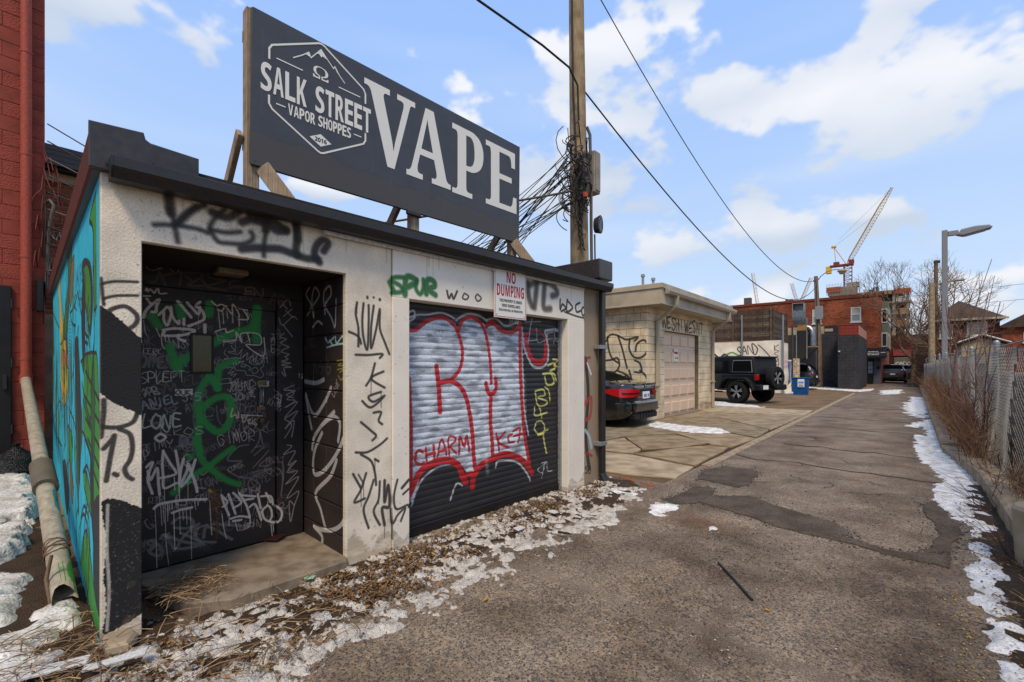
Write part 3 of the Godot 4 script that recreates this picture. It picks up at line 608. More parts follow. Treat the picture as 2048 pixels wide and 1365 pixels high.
const MURAL := [[2, 0, 640, 262, 606, 262, 534, 163, 640, 169], [1, 0, 21, 232, 58, 225, 37, 214, 33, 174, 18, 172], [0, 0, 372, 262, 241, 262, 261, 252, 306, 246], [0, 0, 112, 206, 94, 209, 58, 202, 42, 192, 37, 179, 41, 167, 56, 158, 91, 184], [1, 0, 102, 204, 71, 202, 51, 189, 49, 172, 58, 163, 81, 179], [3, 0, 454, 262, 402, 256, 357, 198, 261, 156, 372, 159, 412, 219], [2, 0, 261, 240, 201, 234, 231, 200, 271, 167, 330, 174, 261, 209], [4, 0, 208, 224, 179, 225, 185, 206, 219, 190, 237, 200], [2, 0, 118, 144, 60, 148, 40, 136, 60, 125, 92, 134], [1, 0, 87, 148, 34, 148, 13, 140, 3, 78, 34, 67, 53, 89, 92, 98, 100, 120], [0, 0, 172, 161, 138, 159, 115, 112, 118, 80, 132, 59, 165, 91], [0, 0, 342, 45, 291, 54, 240, 36, 253, 12, 291, 13], [1, 0, 100, 73, 75, 76, 45, 66, 35, 57, 60, 58, 95, 65], [1, 0, 118, 9, 100, 30, 74, 42, 53, 35, 34, 22, -6, 12, 16, 3, 53, 2, 92, 8], [0, 0, 34, 67, 3, 76, -1, 50, -6, 20, 16, 15, 36, 27], [3, 0, 379, 164, 280, 165, 246, 133, 310, 101, 369, 120], [5, 0, 342, 158, 298, 154, 291, 140, 334, 140], [1, 0, 256, 90, 197, 84, 216, 55, 246, 69], [4, 0, 234, 64, 189, 52, 195, 33, 222, 43], [0, 1.2, 145, 194, 119, 178, 86, 162, 58, 157], [0, 1.2, 145, 194, 173, 187, 222, 185], [0, 1.2, 241, 193, 205, 176, 165, 171], [0, 1.2, 606, 259, 492, 251], [0, 1.2, 633, 254, 512, 237], [0, 1.2, 581, 215, 454, 192, 402, 183], [0, 1.2, 222, 261, 241, 238, 294, 220], [0, 1.2, 180, 250, 165, 240], [0, 1.2, 138, 169, 151, 160, 138, 152], [0, 1.2, 108, 167, 97, 158, 67, 154], [0, 1.2, 58, 225, 35, 213, 33, 175], [0, 1.2, 402, 256, 357, 213, 282, 173], [0, 1.2, 201, 234, 222, 211, 261, 172], [0, 1.2, 109, 130, 75, 116, 46, 112, 40, 134], [0, 1.2, 100, 120, 68, 110, 34, 107], [0, 1.2, 83, 138, 5, 123], [0, 1.2, 92, 123, 3, 112], [0, 1.2, 83, 109, 3, 100], [0, 1.2, 68, 98, 3, 89], [0, 1.2, 53, 87, 5, 79], [0, 1.2, 118, 100, 60, 93, 34, 79], [0, 1.2, 128, 30, 100, 46, 68, 46, 51, 36], [0, 1.2, 118, 39, 92, 53, 60, 52], [0, 1.2, 100, 73, 68, 81, 34, 66], [0, 1.2, 225, 104, 172, 97, 138, 80], [0, 1.2, 590, 81, 483, 59, 351, 60], [0, 1.2, 516, 77, 398, 103, 330, 91], [0, 1.2, 172, 161, 179, 143, 211, 128], [0, 1.2, 398, 63, 330, 47, 211, -8], [0, 1.2, 640, 139, 590, 81, 633, 38]]
const CLOUDS := [[-1.374, 0.540, 0.083, 0.040, 1], [-1.420, 0.539, 0.038, 0.031, 0.7], [-1.096, 0.620, 0.066, 0.044, 0.95], [-1.324, 0.444, 0.085, 0.022, 0.8], [-1.367, 0.437, 0.042, 0.018, 0.6], [-0.654, 0.641, 0.098, 0.032, 0.7], [-0.421, 0.649, 0.228, 0.031, 1.05], [-0.183, 0.600, 0.147, 0.027, 1.05], [-0.472, 0.581, 0.124, 0.041, 1], [-0.372, 0.552, 0.107, 0.034, 0.9], [-0.063, 0.542, 0.052, 0.029, 1.1], [-0.120, 0.548, 0.023, 0.011, 0.8], [-0.217, 0.537, 0.038, 0.020, 0.7], [-0.234, 0.457, 0.086, 0.033, 1], [-0.120, 0.429, 0.087, 0.032, 1], [-0.063, 0.378, 0.056, 0.020, 0.9], [-0.421, 0.389, 0.140, 0.052, 1.15], [-0.251, 0.370, 0.158, 0.050, 1.15], [-0.472, 0.357, 0.113, 0.042, 1], [-0.106, 0.338, 0.044, 0.024, 0.8], [-0.200, 0.275, 0.199, 0.037, 1.1], [-0.333, 0.297, 0.113, 0.037, 0.9], [-0.077, 0.242, 0.071, 0.023, 0.8], [-0.035, 0.453, 0.025, 0.017, 1], [0.076, 0.405, 0.030, 0.029, 1.15], [0.097, 0.374, 0.018, 0.013, 0.8], [0.079, 0.316, 0.070, 0.033, 1.1], [0.021, 0.304, 0.054, 0.022, 0.9], [0.120, 0.310, 0.030, 0.033, 0.9], [-0.431, 0.248, 0.131, 0.022, 0.85], [-0.503, 0.267, 0.073, 0.025, 0.7], [0.039, 0.182, 0.106, 0.020, 0.95], [0.125, 0.160, 0.044, 0.020, 0.9], [-0.391, 0.195, 0.176, 0.014, 0.6], [-0.151, 0.179, 0.173, 0.011, 0.5], [-0.077, 0.287, 0.050, 0.016, 0.5], [-0.260, 0.142, 0.177, 0.010, 0.4], [-0.851, 0.634, 0.054, 0.014, 0.4], [0.051, 0.241, 0.017, 0.007, 0.6]]
const LAND := {
	"patch": [[-1.6, -4.8, -1.6, -5.08, -1.27, -5.37, -1.12, -5.25, -0.72, -5.03, -0.48, -4.93, -0.36, -4.66, -0.42, -4.56, -0.66, -4.56, -0.93, -4.54, -1.22, -4.66], [-0.9, -4.5, -0.72, -4.72, -0.35, -4.57, -0.1, -4.47, 0.1, -4.59, 0.24, -4.64, 0.22, -4.37, 0, -4.36, -0.3, -4.43, -0.58, -4.46], [0.12, -6.18, 0.22, -6.5, 0.31, -5.8, 0.34, -5.37, 0.24, -4.77, 0.1, -4.6, 0.19, -5.04, 0.2, -5.41, 0.12, -5.83], [-2.08, -6.24, -1.92, -6.8, -1.55, -6.71, -1.45, -6.54, -1.42, -5.89, -1.49, -5.68, -1.96, -5.8], [-1.9, -4.74, -1.88, -5.44, -1.64, -5.41, -1.57, -4.86, -1.76, -4.58, -1.92, -4.64]],
	"slab": [[-3.78, -6.53, -3.24, -6.62, -2.23, -6.38, -2.18, -5.61, -2.79, -5.38, -3.32, -5.73], [-3.26, -6.73, -2.9, -7.75, -2.63, -8.31, -2.3, -8.27, -2.24, -6.48], [-4.24, -7.33, -4.14, -8.07, -3.35, -7.14, -3.28, -6.71, -3.83, -6.62], [-4.19, -8.23, -3.58, -9.2, -2.74, -8.57, -2.94, -7.86, -3.35, -7.2], [-3.61, -9.36, -3.02, -10.23, -2.2, -9.71, -2.3, -8.39, -2.67, -8.48], [-5.67, -9.8, -5.35, -12.37, -3.89, -13.02, -2.28, -11.18, -2.23, -9.87, -3.07, -10.39, -3.63, -9.34, -4.25, -8.35, -4.31, -7.45], [-5.39, -12.52, -4.9, -14.51, -2.22, -15.21, -2.27, -11.3, -3.9, -13.18]],
	"snow": [[-4.78, -10.45, -4.73, -10.94, -4.25, -10.7, -3.66, -10.61, -3.15, -10.67, -2.87, -10.23, -2.94, -9.94, -3.33, -9.67, -3.85, -9.71, -4.42, -9.95], [-6.05, -19.67, -5.15, -18.69, -4.26, -18.43, -3.63, -17.16, -3.72, -16.12, -4.52, -16.81, -5.3, -17.52], [-1.96, -4.29, -1.93, -4.47, -1.78, -4.57, -1.67, -4.51, -1.69, -4.25, -1.68, -4.07, -1.81, -4.11], [-1.34, -4.02, -1.31, -4.15, -1.22, -4.15, -1.23, -4.05, -1.3, -3.98], [-2.58, -4.68, -2.43, -4.81, -2.21, -4.72, -2.22, -4.56, -2.43, -4.53], [-0.01, -22.6, 0.24, -28.33, 0.67, -28.7, 0.64, -23.17, 0.42, -17.01, 0.19, -16.41, 0.02, -18.42], [0.06, -14.59, 0.42, -15.88, 0.41, -14.78, 0.12, -14.06], [0.12, -12.34, 0.4, -12.36, 0.39, -10.01, 0.54, -9.39, 0.67, -9.07, 0.62, -8.1, 0.64, -7.37, 0.6, -6.22, 0.54, -5.43, 0.41, -5.32, 0.41, -5.54, 0.33, -5.8, 0.25, -6.21, 0.23, -7.01, 0.32, -7.6, 0.29, -8.34, 0.14, -9.28, 0.11, -10.65], [0.4, -5.1, 0.51, -5.14, 0.48, -4.7, 0.51, -4.34, 0.45, -4.13, 0.41, -3.54, 0.34, -3.51, 0.3, -3.6, 0.33, -3.83, 0.3, -4.12, 0.28, -4.4, 0.34, -4.58], [-5.45, -31.19, -5.49, -32.92, -4.28, -27.15, -4.72, -27.41], [-5.49, -39.43, -4.92, -39.93, -3.57, -37.59, -2.22, -34.87, -1.68, -38.18, -1.61, -34.2, -2.07, -32.53, -3.23, -33.98, -4.84, -35.43], [-1.17, -34.96, -0.29, -37.04, -0.28, -31.31, -0.96, -29.77]],
	"snowr": [[0.39, -3.52, 0.46, -3.52, 0.43, -3.05, 0.3, -2.94, 0.3, -3.22, 0.35, -3.38]],
	"ice": [[-8.03, -0.02, -7.74, -0.28, -7.08, -0.35, -6.28, -0.31, -5.8, -0.21, -5.65, -0.14, -5.16, -0.16, -4.92, -0.17, -4.84, -0.07, -4.93, -0.01], [-4.48, 0, -4.38, -0.12, -4.3, -0.17, -4.12, -0.14, -3.95, -0.09, -3.68, -0.09, -3.54, 0], [-3.34, 0, -3.5, -0.08, -3.67, -0.15, -3.74, -0.24, -3.6, -0.31, -3.37, -0.32, -3.33, -0.22, -3.15, -0.18, -2.96, -0.16, -2.89, -0.1, -2.92, 0]],
	"slush": [[-2.81, -0.39, -3.24, -0.98, -3.06, -1.73, -3.2, -2.41, -2.94, -4.2, -2.82, -5.05, -2.22, -4.82, -1.97, -3.48, -2.07, -2.7, -2.05, -2.19, -2.02, -1.59, -2.08, -1.18, -2.02, -0.82, -2.39, -0.29]],
}


func make_sky() -> Sky:
	var W := 3072
	var H := 1536
	var f := FastNoiseLite.new()
	f.seed = 11
	f.frequency = 5.6
	f.fractal_octaves = 7
	f.fractal_gain = 0.52
	var g := FastNoiseLite.new()
	g.seed = 5
	g.frequency = 1.3
	g.fractal_octaves = 3
	# clouds seen in the photograph, then more of the same kind all round the sky
	var list := CLOUDS.duplicate()
	var r := RandomNumberGenerator.new()
	r.seed = 77
	for i in 120:
		var az := r.randf_range(-PI, PI)
		var el := asin(r.randf_range(0.02, 1.0))
		if az > -1.5 and az < 0.16 and el < 0.72:
			continue
		var s := r.randf_range(0.08, 0.3)
		list.append([az, el, s / maxf(cos(el), 0.25), s * r.randf_range(0.25, 0.5), r.randf_range(0.7, 1.15)])
	var rows := []
	for y in H / 2:
		rows.append([])
	for c in list:
		for y in range(maxi(0, int((0.5 - (c[1] + c[3] * 2.2) / PI) * H)), mini(H / 2, int((0.5 - (c[1] - c[3] * 2.2) / PI) * H) + 1)):
			rows[y].append(c)
	var px := PackedFloat32Array()
	px.resize(W * H * 3)
	var top := Color(0.26, 0.46, 0.92)
	var low := Color(0.66, 0.80, 0.93)
	for y in H:
		if y >= H / 2:
			for x in W:
				var j := (y * W + x) * 3
				px[j] = 0.22; px[j + 1] = 0.2; px[j + 2] = 0.18
			continue
		var el := (0.5 - (y + 0.5) / H) * PI
		var ce := cos(el)
		var se := sin(el)
		var near: Array = rows[y]
		var t := clampf(1.0 - pow(1.0 - se, 2.0), 0.0, 1.0)
		var clear := low.lerp(top, t)
		for x in W:
			var az := ((x + 0.5) / W - 0.5) * TAU
			var d := Vector3(sin(az) * ce, se, -cos(az) * ce)
			var bias := 0.0
			var base := 0.0
			for c in near:
				var da := absf(az - c[0])
				if da > PI:
					da = TAU - da
				da /= c[2]
				if da < 2.2:
					var de: float = (el - c[1]) / c[3]
					var q := da * da + de * de
					if q < 4.8:
						var e: float = c[4] * exp(-q * 1.15)
						bias = maxf(bias, e) + minf(bias, e) * 0.25
						base += e * clampf(-de * 0.75 + 0.1, 0.0, 1.0)
			var col := clear
			if bias > 0.02:
				var nn := f.get_noise_3d(d.x, d.y * 1.7, d.z)
				var dens := clampf((minf(bias, 1.05) - 0.7 + nn * 1.1) * 2.9, 0.0, 1.0)
				dens = dens * dens * (3.0 - 2.0 * dens)
				if dens > 0.0:
					var grey_ := clampf(base / maxf(bias, 0.01) * 1.6 + g.get_noise_3d(d.x * 2.0, d.y * 3.0, d.z * 2.0) * 0.35 - nn * 0.25, 0.0, 1.0)
					var cc := Color(0.90, 0.90, 0.92).lerp(Color(0.56, 0.64, 0.76), grey_)
					col = clear.lerp(cc, dens * 0.9)
			# thin haze of cloud between
			var thin := clampf(g.get_noise_3d(d.x * 0.8 + 4.0, d.y * 5.0, d.z * 0.8) * 1.4 + 0.05, 0.0, 1.0) * 0.3 * (1.0 - t * 0.5)
			col = col.lerp(Color(0.8, 0.85, 0.9), thin)
			var j := (y * W + x) * 3
			px[j] = col.r; px[j + 1] = col.g; px[j + 2] = col.b
	var m := PanoramaSkyMaterial.new()
	m.panorama = ImageTexture.create_from_image(Image.create_from_data(W, H, false, Image.FORMAT_RGBF, px.to_byte_array()))
	m.energy_multiplier = 0.56
	var s := Sky.new()
	s.sky_material = m
	return s


func make_materials() -> void:
	T.grain = noise_tex(512, 0.06, 4, [0.0, grey(0.72), 1.0, grey(1.0)])
	T.fine = noise_tex(512, 0.22, 3, [0.0, grey(0.7), 1.0, grey(1.0)], FastNoiseLite.TYPE_SIMPLEX_SMOOTH, 4)
	T.blotch = noise_tex(512, 0.012, 5, [0.2, grey(0.84), 0.5, grey(0.94), 0.8, grey(1.0)], FastNoiseLite.TYPE_SIMPLEX_SMOOTH, 9)
	T.lump = noise_tex(512, 0.09, 4, [], FastNoiseLite.TYPE_SIMPLEX_SMOOTH, 3)
	asphalt_tex()
	T.stain = noise_tex(1024, 0.006, 6, [0.15, rgb(196, 188, 178), 0.42, rgb(226, 221, 214), 0.6, rgb(242, 239, 234), 0.85, rgb(255, 252, 248)], FastNoiseLite.TYPE_SIMPLEX_SMOOTH, 33)
	T.gravel = noise_tex(1024, 0.11, 3, [0.0, rgb(96, 84, 72), 0.4, rgb(146, 128, 108), 0.6, rgb(170, 152, 130), 1.0, rgb(214, 200, 180)], FastNoiseLite.TYPE_CELLULAR, 5)
	T.wood = wood_tex(rgb(255, 250, 244), rgb(186, 176, 166), 7)
	T.brick = brick_tex()
	T.gritty = noise_tex(1024, 0.05, 6, [0.0, grey(0.42), 0.26, grey(0.78), 0.4, grey(0.93), 0.55, grey(0.99), 1.0, grey(1.0)], FastNoiseLite.TYPE_SIMPLEX_SMOOTH, 29)
	T.rusty = noise_tex(512, 0.03, 5, [0.3, rgb(255, 250, 245), 0.62, rgb(220, 190, 160), 0.75, rgb(150, 90, 50)], FastNoiseLite.TYPE_SIMPLEX_SMOOTH, 17)
	var rough := {"tex": T.grain, "macro": T.blotch, "scale": 1.6, "mscale": 0.5}
	M.asphalt = mat(rgb(255, 248, 240), 0.82, {"tex": T.pebble, "scale": 0.59, "macro": T.stain, "mscale": 0.21, "bump": T.pebble_h, "relief": 0.2, "tint": true})
	M.patch = mat(rgb(172, 163, 153), 0.9, {"tex": T.pebble, "scale": 0.9, "macro": T.stain, "mscale": 0.4, "bump": T.lump, "relief": 0.6})
	M.lot = mat(rgb(250, 232, 202), 0.92, {"tex": T.gravel, "scale": 0.9, "macro": T.stain, "mscale": 0.13, "bump": T.lump, "relief": 0.6})
	M.earth = mat(rgb(150, 122, 92), 0.96, {"tex": T.gravel, "scale": 1.1, "macro": T.blotch, "mscale": 0.6, "bump": T.lump, "relief": 1.2})
	M.mud = mat(rgb(140, 122, 102), 0.85, {"tex": T.gravel, "scale": 1.6, "macro": T.blotch, "mscale": 1.0, "bump": T.lump, "relief": 1.0})
	M.concrete = mat(rgb(206, 188, 160), 0.88, {"tex": T.fine, "scale": 1.2, "macro": T.stain, "mscale": 0.35, "bump": T.fine, "relief": 0.12})
	M.step = mat(rgb(168, 152, 132), 0.85, {"tex": T.fine, "scale": 1.4, "macro": T.stain, "mscale": 0.9, "bump": T.fine, "relief": 0.15})
	M.kerb = mat(rgb(196, 176, 148), 0.9, {"tex": T.fine, "scale": 1.3, "macro": T.stain, "mscale": 0.8, "bump": T.lump, "relief": 0.5})
	M.snow = mat(rgb(252, 252, 251), 0.8, {"tex": T.gritty, "scale": 1.1, "macro": T.stain, "mscale": 0.9, "bump": T.lump, "relief": 0.4})
	M.snow.subsurf_scatter_enabled = true
	M.snow.subsurf_scatter_strength = 0.15
	M.ice = mat(rgb(244, 243, 240), 0.5, {"tex": T.gritty, "scale": 0.8, "macro": T.stain, "mscale": 0.7, "bump": T.lump, "relief": 0.9})
	M.slush = mat(rgb(226, 221, 213), 0.6, {"tex": T.gritty, "scale": 1.8, "macro": T.stain, "mscale": 1.6, "bump": T.lump, "relief": 1.2})
	M.black_metal = mat(rgb(46, 42, 40), 0.42, {"tex": T.grain, "scale": 1.5, "macro": T.blotch, "mscale": 0.8, "spec": 0.5})
	M.flashing = mat(rgb(66, 60, 57), 0.38, {"tex": T.grain, "scale": 0.6, "macro": T.blotch, "mscale": 0.5, "spec": 0.5})
	M.flashing_side = mat(rgb(84, 52, 46), 0.4, {"tex": T.grain, "scale": 0.6, "spec": 0.5})
	M.tar = mat(rgb(60, 56, 52), 0.95, {"tex": T.fine, "scale": 1.0})
	M.sign_back = mat(rgb(120, 116, 110), 0.7, rough)
	M.sign_white = mat(rgb(226, 222, 212), 0.5)
	M.timber = mat(rgb(176, 158, 136), 0.85, {"tex": T.wood, "world": false, "scale3": Vector3(2.5, 0.5, 2.5), "macro": T.blotch, "mscale": 1.2})
	M.pole = mat(rgb(196, 174, 140), 0.9, {"tex": T.grain, "scale3": Vector3(2.6, 0.16, 2.6), "macro": T.stain, "mscale": 0.6, "bump": T.grain, "relief": 0.3})
	M.pole_grey = mat(rgb(150, 132, 112), 0.9, {"tex": T.wood, "scale3": Vector3(2.2, 0.22, 2.2), "macro": T.blotch, "mscale": 0.5})
	M.cable = mat(rgb(38, 34, 32), 0.6, {})
	M.cable_grey = mat(rgb(92, 84, 76), 0.6, {})
	M.cable_red = mat(rgb(120, 58, 44), 0.7, {})
	M.steel = mat(rgb(170, 172, 172), 0.35, {"tex": T.grain, "scale": 2.0, "metal": 0.9, "macro": T.blotch, "mscale": 1.0})
	M.galv = mat(rgb(176, 178, 178), 0.5, {"tex": T.grain, "scale": 2.0, "metal": 0.55})
	M.grey_box = mat(rgb(176, 166, 152), 0.55, rough)
	M.lamp_grey = mat(rgb(150, 150, 152), 0.5, {"tex": T.grain, "scale": 0.8})
	M.red_paint = mat(rgb(178, 80, 60), 0.72, {"tex": T.fine, "scale": 0.8, "macro": T.blotch, "mscale": 0.35, "bump": T.lump, "relief": 0.5})
	M.red_pipe = mat(rgb(182, 82, 62), 0.6, {"tex": T.grain, "scale": 0.8})
	M.black_door = mat(rgb(36, 34, 34), 0.5, rough)
	M.pvc = mat(rgb(206, 196, 176), 0.55, {"tex": T.grain, "scale": 1.2, "macro": T.stain, "mscale": 1.4})
	M.coupling = mat(rgb(128, 118, 100), 0.7, rough)
	M.old_brick = mat(rgb(158, 90, 58), 0.85, {"tex": T.fine, "scale": 1.5})
	M.old_brick_b = mat(rgb(128, 72, 48), 0.85, {"tex": T.fine, "scale": 1.5})
	M.mortar = mat(rgb(186, 158, 126), 0.95, rough)
	M.shingle = mat(rgb(88, 82, 76), 0.95, {"tex": T.fine, "scale": 2.0})
	M.cream_wood = mat(rgb(206, 178, 140), 0.8, rough)
	M.brown_block = mat(rgb(50, 38, 33), 0.62, {"tex": T.grain, "scale": 1.5})
	M.soffit = mat(rgb(58, 48, 42), 0.8, rough)
	M.lens = mat(rgb(150, 134, 108), 0.5, rough)
	M.block_a = mat(rgb(198, 174, 140), 0.9, {"tex": T.fine, "scale": 1.3, "macro": T.blotch, "mscale": 0.5, "bump": T.fine, "relief": 0.15})
	M.block_b = mat(rgb(186, 164, 132), 0.9, {"tex": T.fine, "scale": 1.3, "macro": T.blotch, "mscale": 0.5, "bump": T.fine, "relief": 0.15})
	M.block_c = mat(rgb(206, 184, 152), 0.9, {"tex": T.fine, "scale": 1.3, "macro": T.blotch, "mscale": 0.5, "bump": T.fine, "relief": 0.15})
	M.joint = mat(rgb(150, 134, 110), 0.95, rough)
	M.fascia = mat(rgb(184, 168, 142), 0.5, {"macro": T.blotch, "mscale": 0.2})
	M.gutter_beige = mat(rgb(198, 184, 160), 0.45, {"tex": T.grain, "scale": 0.8})
	M.gdoor_beige = mat(rgb(218, 192, 166), 0.5)
	M.white_wall = mat(rgb(226, 214, 192), 0.85, {"tex": T.grain, "scale": 0.8, "macro": T.stain, "mscale": 0.25})
	M.board_a = mat(rgb(112, 98, 84), 0.9, {"tex": T.wood, "scale3": Vector3(0.3, 3.0, 0.3), "macro": T.blotch, "mscale": 0.3})
	M.board_b = mat(rgb(88, 76, 66), 0.9, {"tex": T.wood, "scale3": Vector3(0.3, 3.0, 0.3), "macro": T.blotch, "mscale": 0.3})
	M.dark_paint = mat(rgb(68, 66, 68), 0.75, {"tex": T.grain, "scale": 0.8, "macro": T.blotch, "mscale": 0.2})
	M.dark_joint = mat(rgb(50, 49, 51), 0.85, {"tex": T.grain, "scale": 0.8})
	M.red_band = mat(rgb(150, 58, 42), 0.75, {"tex": T.grain, "scale": 0.8})
	M.pink_band = mat(rgb(200, 150, 132), 0.8, {"tex": T.grain, "scale": 0.8})
	M.far_brick = mat(rgb(255, 255, 255), 0.88, {"tex": T.brick, "scale": 0.28, "macro": T.stain, "mscale": 0.08})
	M.far_brick_brown = mat(rgb(176, 152, 140), 0.88, {"tex": T.brick, "scale": 0.28, "macro": T.stain, "mscale": 0.08})
	M.coping = mat(rgb(142, 70, 46), 0.85, rough)
	M.white_trim = mat(rgb(226, 222, 214), 0.6, {"tex": T.grain, "scale": 0.8})
	M.blind = mat(rgb(196, 190, 176), 0.8, {"tex": T.grain, "scale": 0.8})
	M.dark_glass = mat(rgb(18, 20, 22), 0.06, {"spec": 0.35})
	M.car_glass = mat(rgb(10, 11, 12), 0.42, {"spec": 0.06})
	M.glass = pane(rgb(60, 66, 66), 0.25)
	M.roof_brown = mat(rgb(96, 78, 66), 0.95, {"tex": T.fine, "scale": 1.0, "macro": T.blotch, "mscale": 0.2})
	M.site_concrete = mat(rgb(176, 164, 150), 0.9, rough)
	M.site_dark = mat(rgb(110, 104, 100), 0.9, rough)
	M.orange_net = mat(rgb(214, 96, 56), 0.85, rough)
	M.ply = mat(rgb(186, 140, 86), 0.85, rough)
	M.scaffold = mat(rgb(150, 140, 128), 0.6, {"metal": 0.4})
	M.crane = mat(rgb(226, 184, 92), 0.55, {"tex": T.grain, "scale": 0.3})
	M.crane_red = mat(rgb(118, 50, 38), 0.6, {})
	M.crane_yellow = mat(rgb(222, 170, 30), 0.55, {})
	M.bark = mat(rgb(138, 116, 96), 0.92, {"tex": T.wood, "scale3": Vector3(2.0, 0.4, 2.0)})
	M.twig = mat(rgb(116, 82, 62), 0.9, {"tint": true})
	M.weed = mat(rgb(255, 255, 255), 0.92, {"tint": true})
	M.wire = mat(rgb(156, 150, 140), 0.55, {"metal": 0.2, "tex": T.grain, "scale": 3.0})
	M.car_black = mat(rgb(16, 16, 18), 0.22, {"spec": 0.55})
	M.car_black.clearcoat_enabled = true
	M.car_black.clearcoat = 1.0
	M.car_black.clearcoat_roughness = 0.04
	M.car_grey = mat(rgb(44, 47, 54), 0.3, {"metal": 0.3})
	M.car_grey.clearcoat_enabled = true
	M.car_grey.clearcoat = 0.8
	M.car_grey.clearcoat_roughness = 0.06
	M.trim_black = mat(rgb(26, 26, 27), 0.6, {"tex": T.fine, "scale": 6.0})
	M.rubber = mat(rgb(30, 29, 28), 0.85, {"tex": T.fine, "scale": 6.0})
	M.rim = mat(rgb(186, 186, 188), 0.3, {"metal": 0.8})
	M.rim_dark = mat(rgb(24, 24, 25), 0.4, {"metal": 0.5})
	M.chrome = mat(rgb(214, 214, 214), 0.12, {"metal": 1.0})
	M.tail_red = mat(rgb(170, 14, 18), 0.12, {"spec": 0.6})
	M.tail_dark = mat(rgb(90, 8, 12), 0.12, {"spec": 0.6})
	M.plate = mat(rgb(222, 222, 226), 0.5, {})
	M.plate_ink = mat(rgb(40, 60, 130), 0.6, {})
	M.cabin = mat(rgb(20, 20, 21), 0.9, {})
	M.bin_blue = mat(rgb(18, 96, 164), 0.5, {"tex": T.grain, "scale": 0.8, "macro": T.blotch, "mscale": 0.8})
	M.red_ink = mat(rgb(176, 24, 30), 0.6, {})
	M.black_ink = mat(rgb(34, 32, 32), 0.6, {})
	M.straw = mat(rgb(255, 255, 255), 0.9, {"tint": true})
	M.paper = mat(rgb(226, 224, 220), 0.8, {"tex": T.grain, "scale": 2.0})
	M.crack = mat(rgb(52, 46, 41), 0.95)
	M.orange_paint = mat(rgb(190, 96, 46), 0.85, {"tex": T.fine, "scale": 1.2})


func asphalt_tex() -> void:
	# worn asphalt: angular stones of several greys close together in a brown binder, tiled every 1.7 m
	var W := 1536
	var f := FastNoiseLite.new()
	f.noise_type = FastNoiseLite.TYPE_CELLULAR
	f.seed = 21
	f.frequency = 0.088
	f.fractal_type = FastNoiseLite.FRACTAL_NONE
	f.cellular_jitter = 1.15
	f.domain_warp_enabled = true
	f.domain_warp_amplitude = 9.0
	f.domain_warp_frequency = 0.05
	f.cellular_return_type = FastNoiseLite.RETURN_DISTANCE2_SUB
	var edge := f.get_seamless_image(W, W).get_data()
	f.cellular_return_type = FastNoiseLite.RETURN_CELL_VALUE
	var cell := f.get_seamless_image(W, W).get_data()
	var g := FastNoiseLite.new()
	g.seed = 3
	g.frequency = 0.16
	g.fractal_octaves = 3
	var fine := g.get_seamless_image(W, W).get_data()
	g.frequency = 0.008
	g.fractal_octaves = 4
	var slow := g.get_seamless_image(W, W).get_data()
	var px := PackedByteArray()
	px.resize(W * W * 3)
	var hgt := PackedByteArray()
	hgt.resize(W * W)
	var tones := PackedColorArray()
	for i in 256:
		var t := fposmod(i * 0.618, 1.0)
		var c := rgb(108, 103, 99)
		if t < 0.34:
			c = rgb(88, 84, 82)
		elif t < 0.6:
			c = rgb(128, 119, 109)
		elif t < 0.8:
			c = rgb(150, 138, 124)
		elif t < 0.86:
			c = rgb(172, 160, 144)
		tones.push_back(c)
	var binder := rgb(168, 154, 136)
	for i in W * W:
		var e := edge[i] / 255.0
		var lim := 0.02 + slow[i] / 255.0 * 0.13
		var t := clampf((e - lim) * 13.0, 0.0, 1.0)
		var c: Color = binder.lerp(tones[cell[i]], t)
		var m := 0.82 + fine[i] / 255.0 * 0.34
		px[i * 3] = mini(255, int(c.r * m * 255.0))
		px[i * 3 + 1] = mini(255, int(c.g * m * 255.0))
		px[i * 3 + 2] = mini(255, int(c.b * m * 255.0))
		hgt[i] = int(clampf(t * 150.0 + fine[i] * 0.4, 0.0, 255.0))
	T.pebble = ImageTexture.create_from_image(Image.create_from_data(W, W, false, Image.FORMAT_RGB8, px))
	T.pebble_h = ImageTexture.create_from_image(Image.create_from_data(W, W, false, Image.FORMAT_L8, hgt))


func wood_tex(a: Color, b: Color, seed_: int) -> ImageTexture:
	var f := FastNoiseLite.new()
	f.seed = seed_
	f.frequency = 0.02
	f.fractal_octaves = 4
	var W := 512
	var px := PackedByteArray()
	px.resize(W * W * 3)
	for y in W:
		for x in W:
			# along y the grain runs; both axes wrap on circles
			var ax := TAU * x / W; var ay := TAU * y / W
			var n := f.get_noise_3d(cos(ax) * 420.0, sin(ax) * 420.0, cos(ay) * 14.0 + sin(ay) * 14.0)
			var t := clampf(0.5 + n * 1.1, 0.0, 1.0)
			var c := b.lerp(a, t)
			var j := (y * W + x) * 3
			px[j] = int(c.r * 255.0); px[j + 1] = int(c.g * 255.0); px[j + 2] = int(c.b * 255.0)
	return ImageTexture.create_from_image(Image.create_from_data(W, W, false, Image.FORMAT_RGB8, px))


func brick_tex() -> ImageTexture:
	# far brickwork whose bricks are too small to tell apart: 16 bricks by 48 courses
	var r := RandomNumberGenerator.new()
	r.seed = 3
	var im := Image.create(1024, 1024, false, Image.FORMAT_RGB8)
	im.fill(rgb(146, 104, 80))
	for row in 48:
		for k in 17:
			var t := r.randf()
			var c := rgb(132, 58, 32).lerp(rgb(160, 82, 50), t)
			if r.randf() < 0.12:
				c = rgb(96, 44, 30)
			var x0 := k * 64 - (32 if row % 2 else 0)
			var y0 := int(row * 21.333)
			im.fill_rect(Rect2i(x0 + 2, y0 + 2, 60, 18).intersection(Rect2i(0, 0, 1024, 1024)), c)
	return ImageTexture.create_from_image(im)


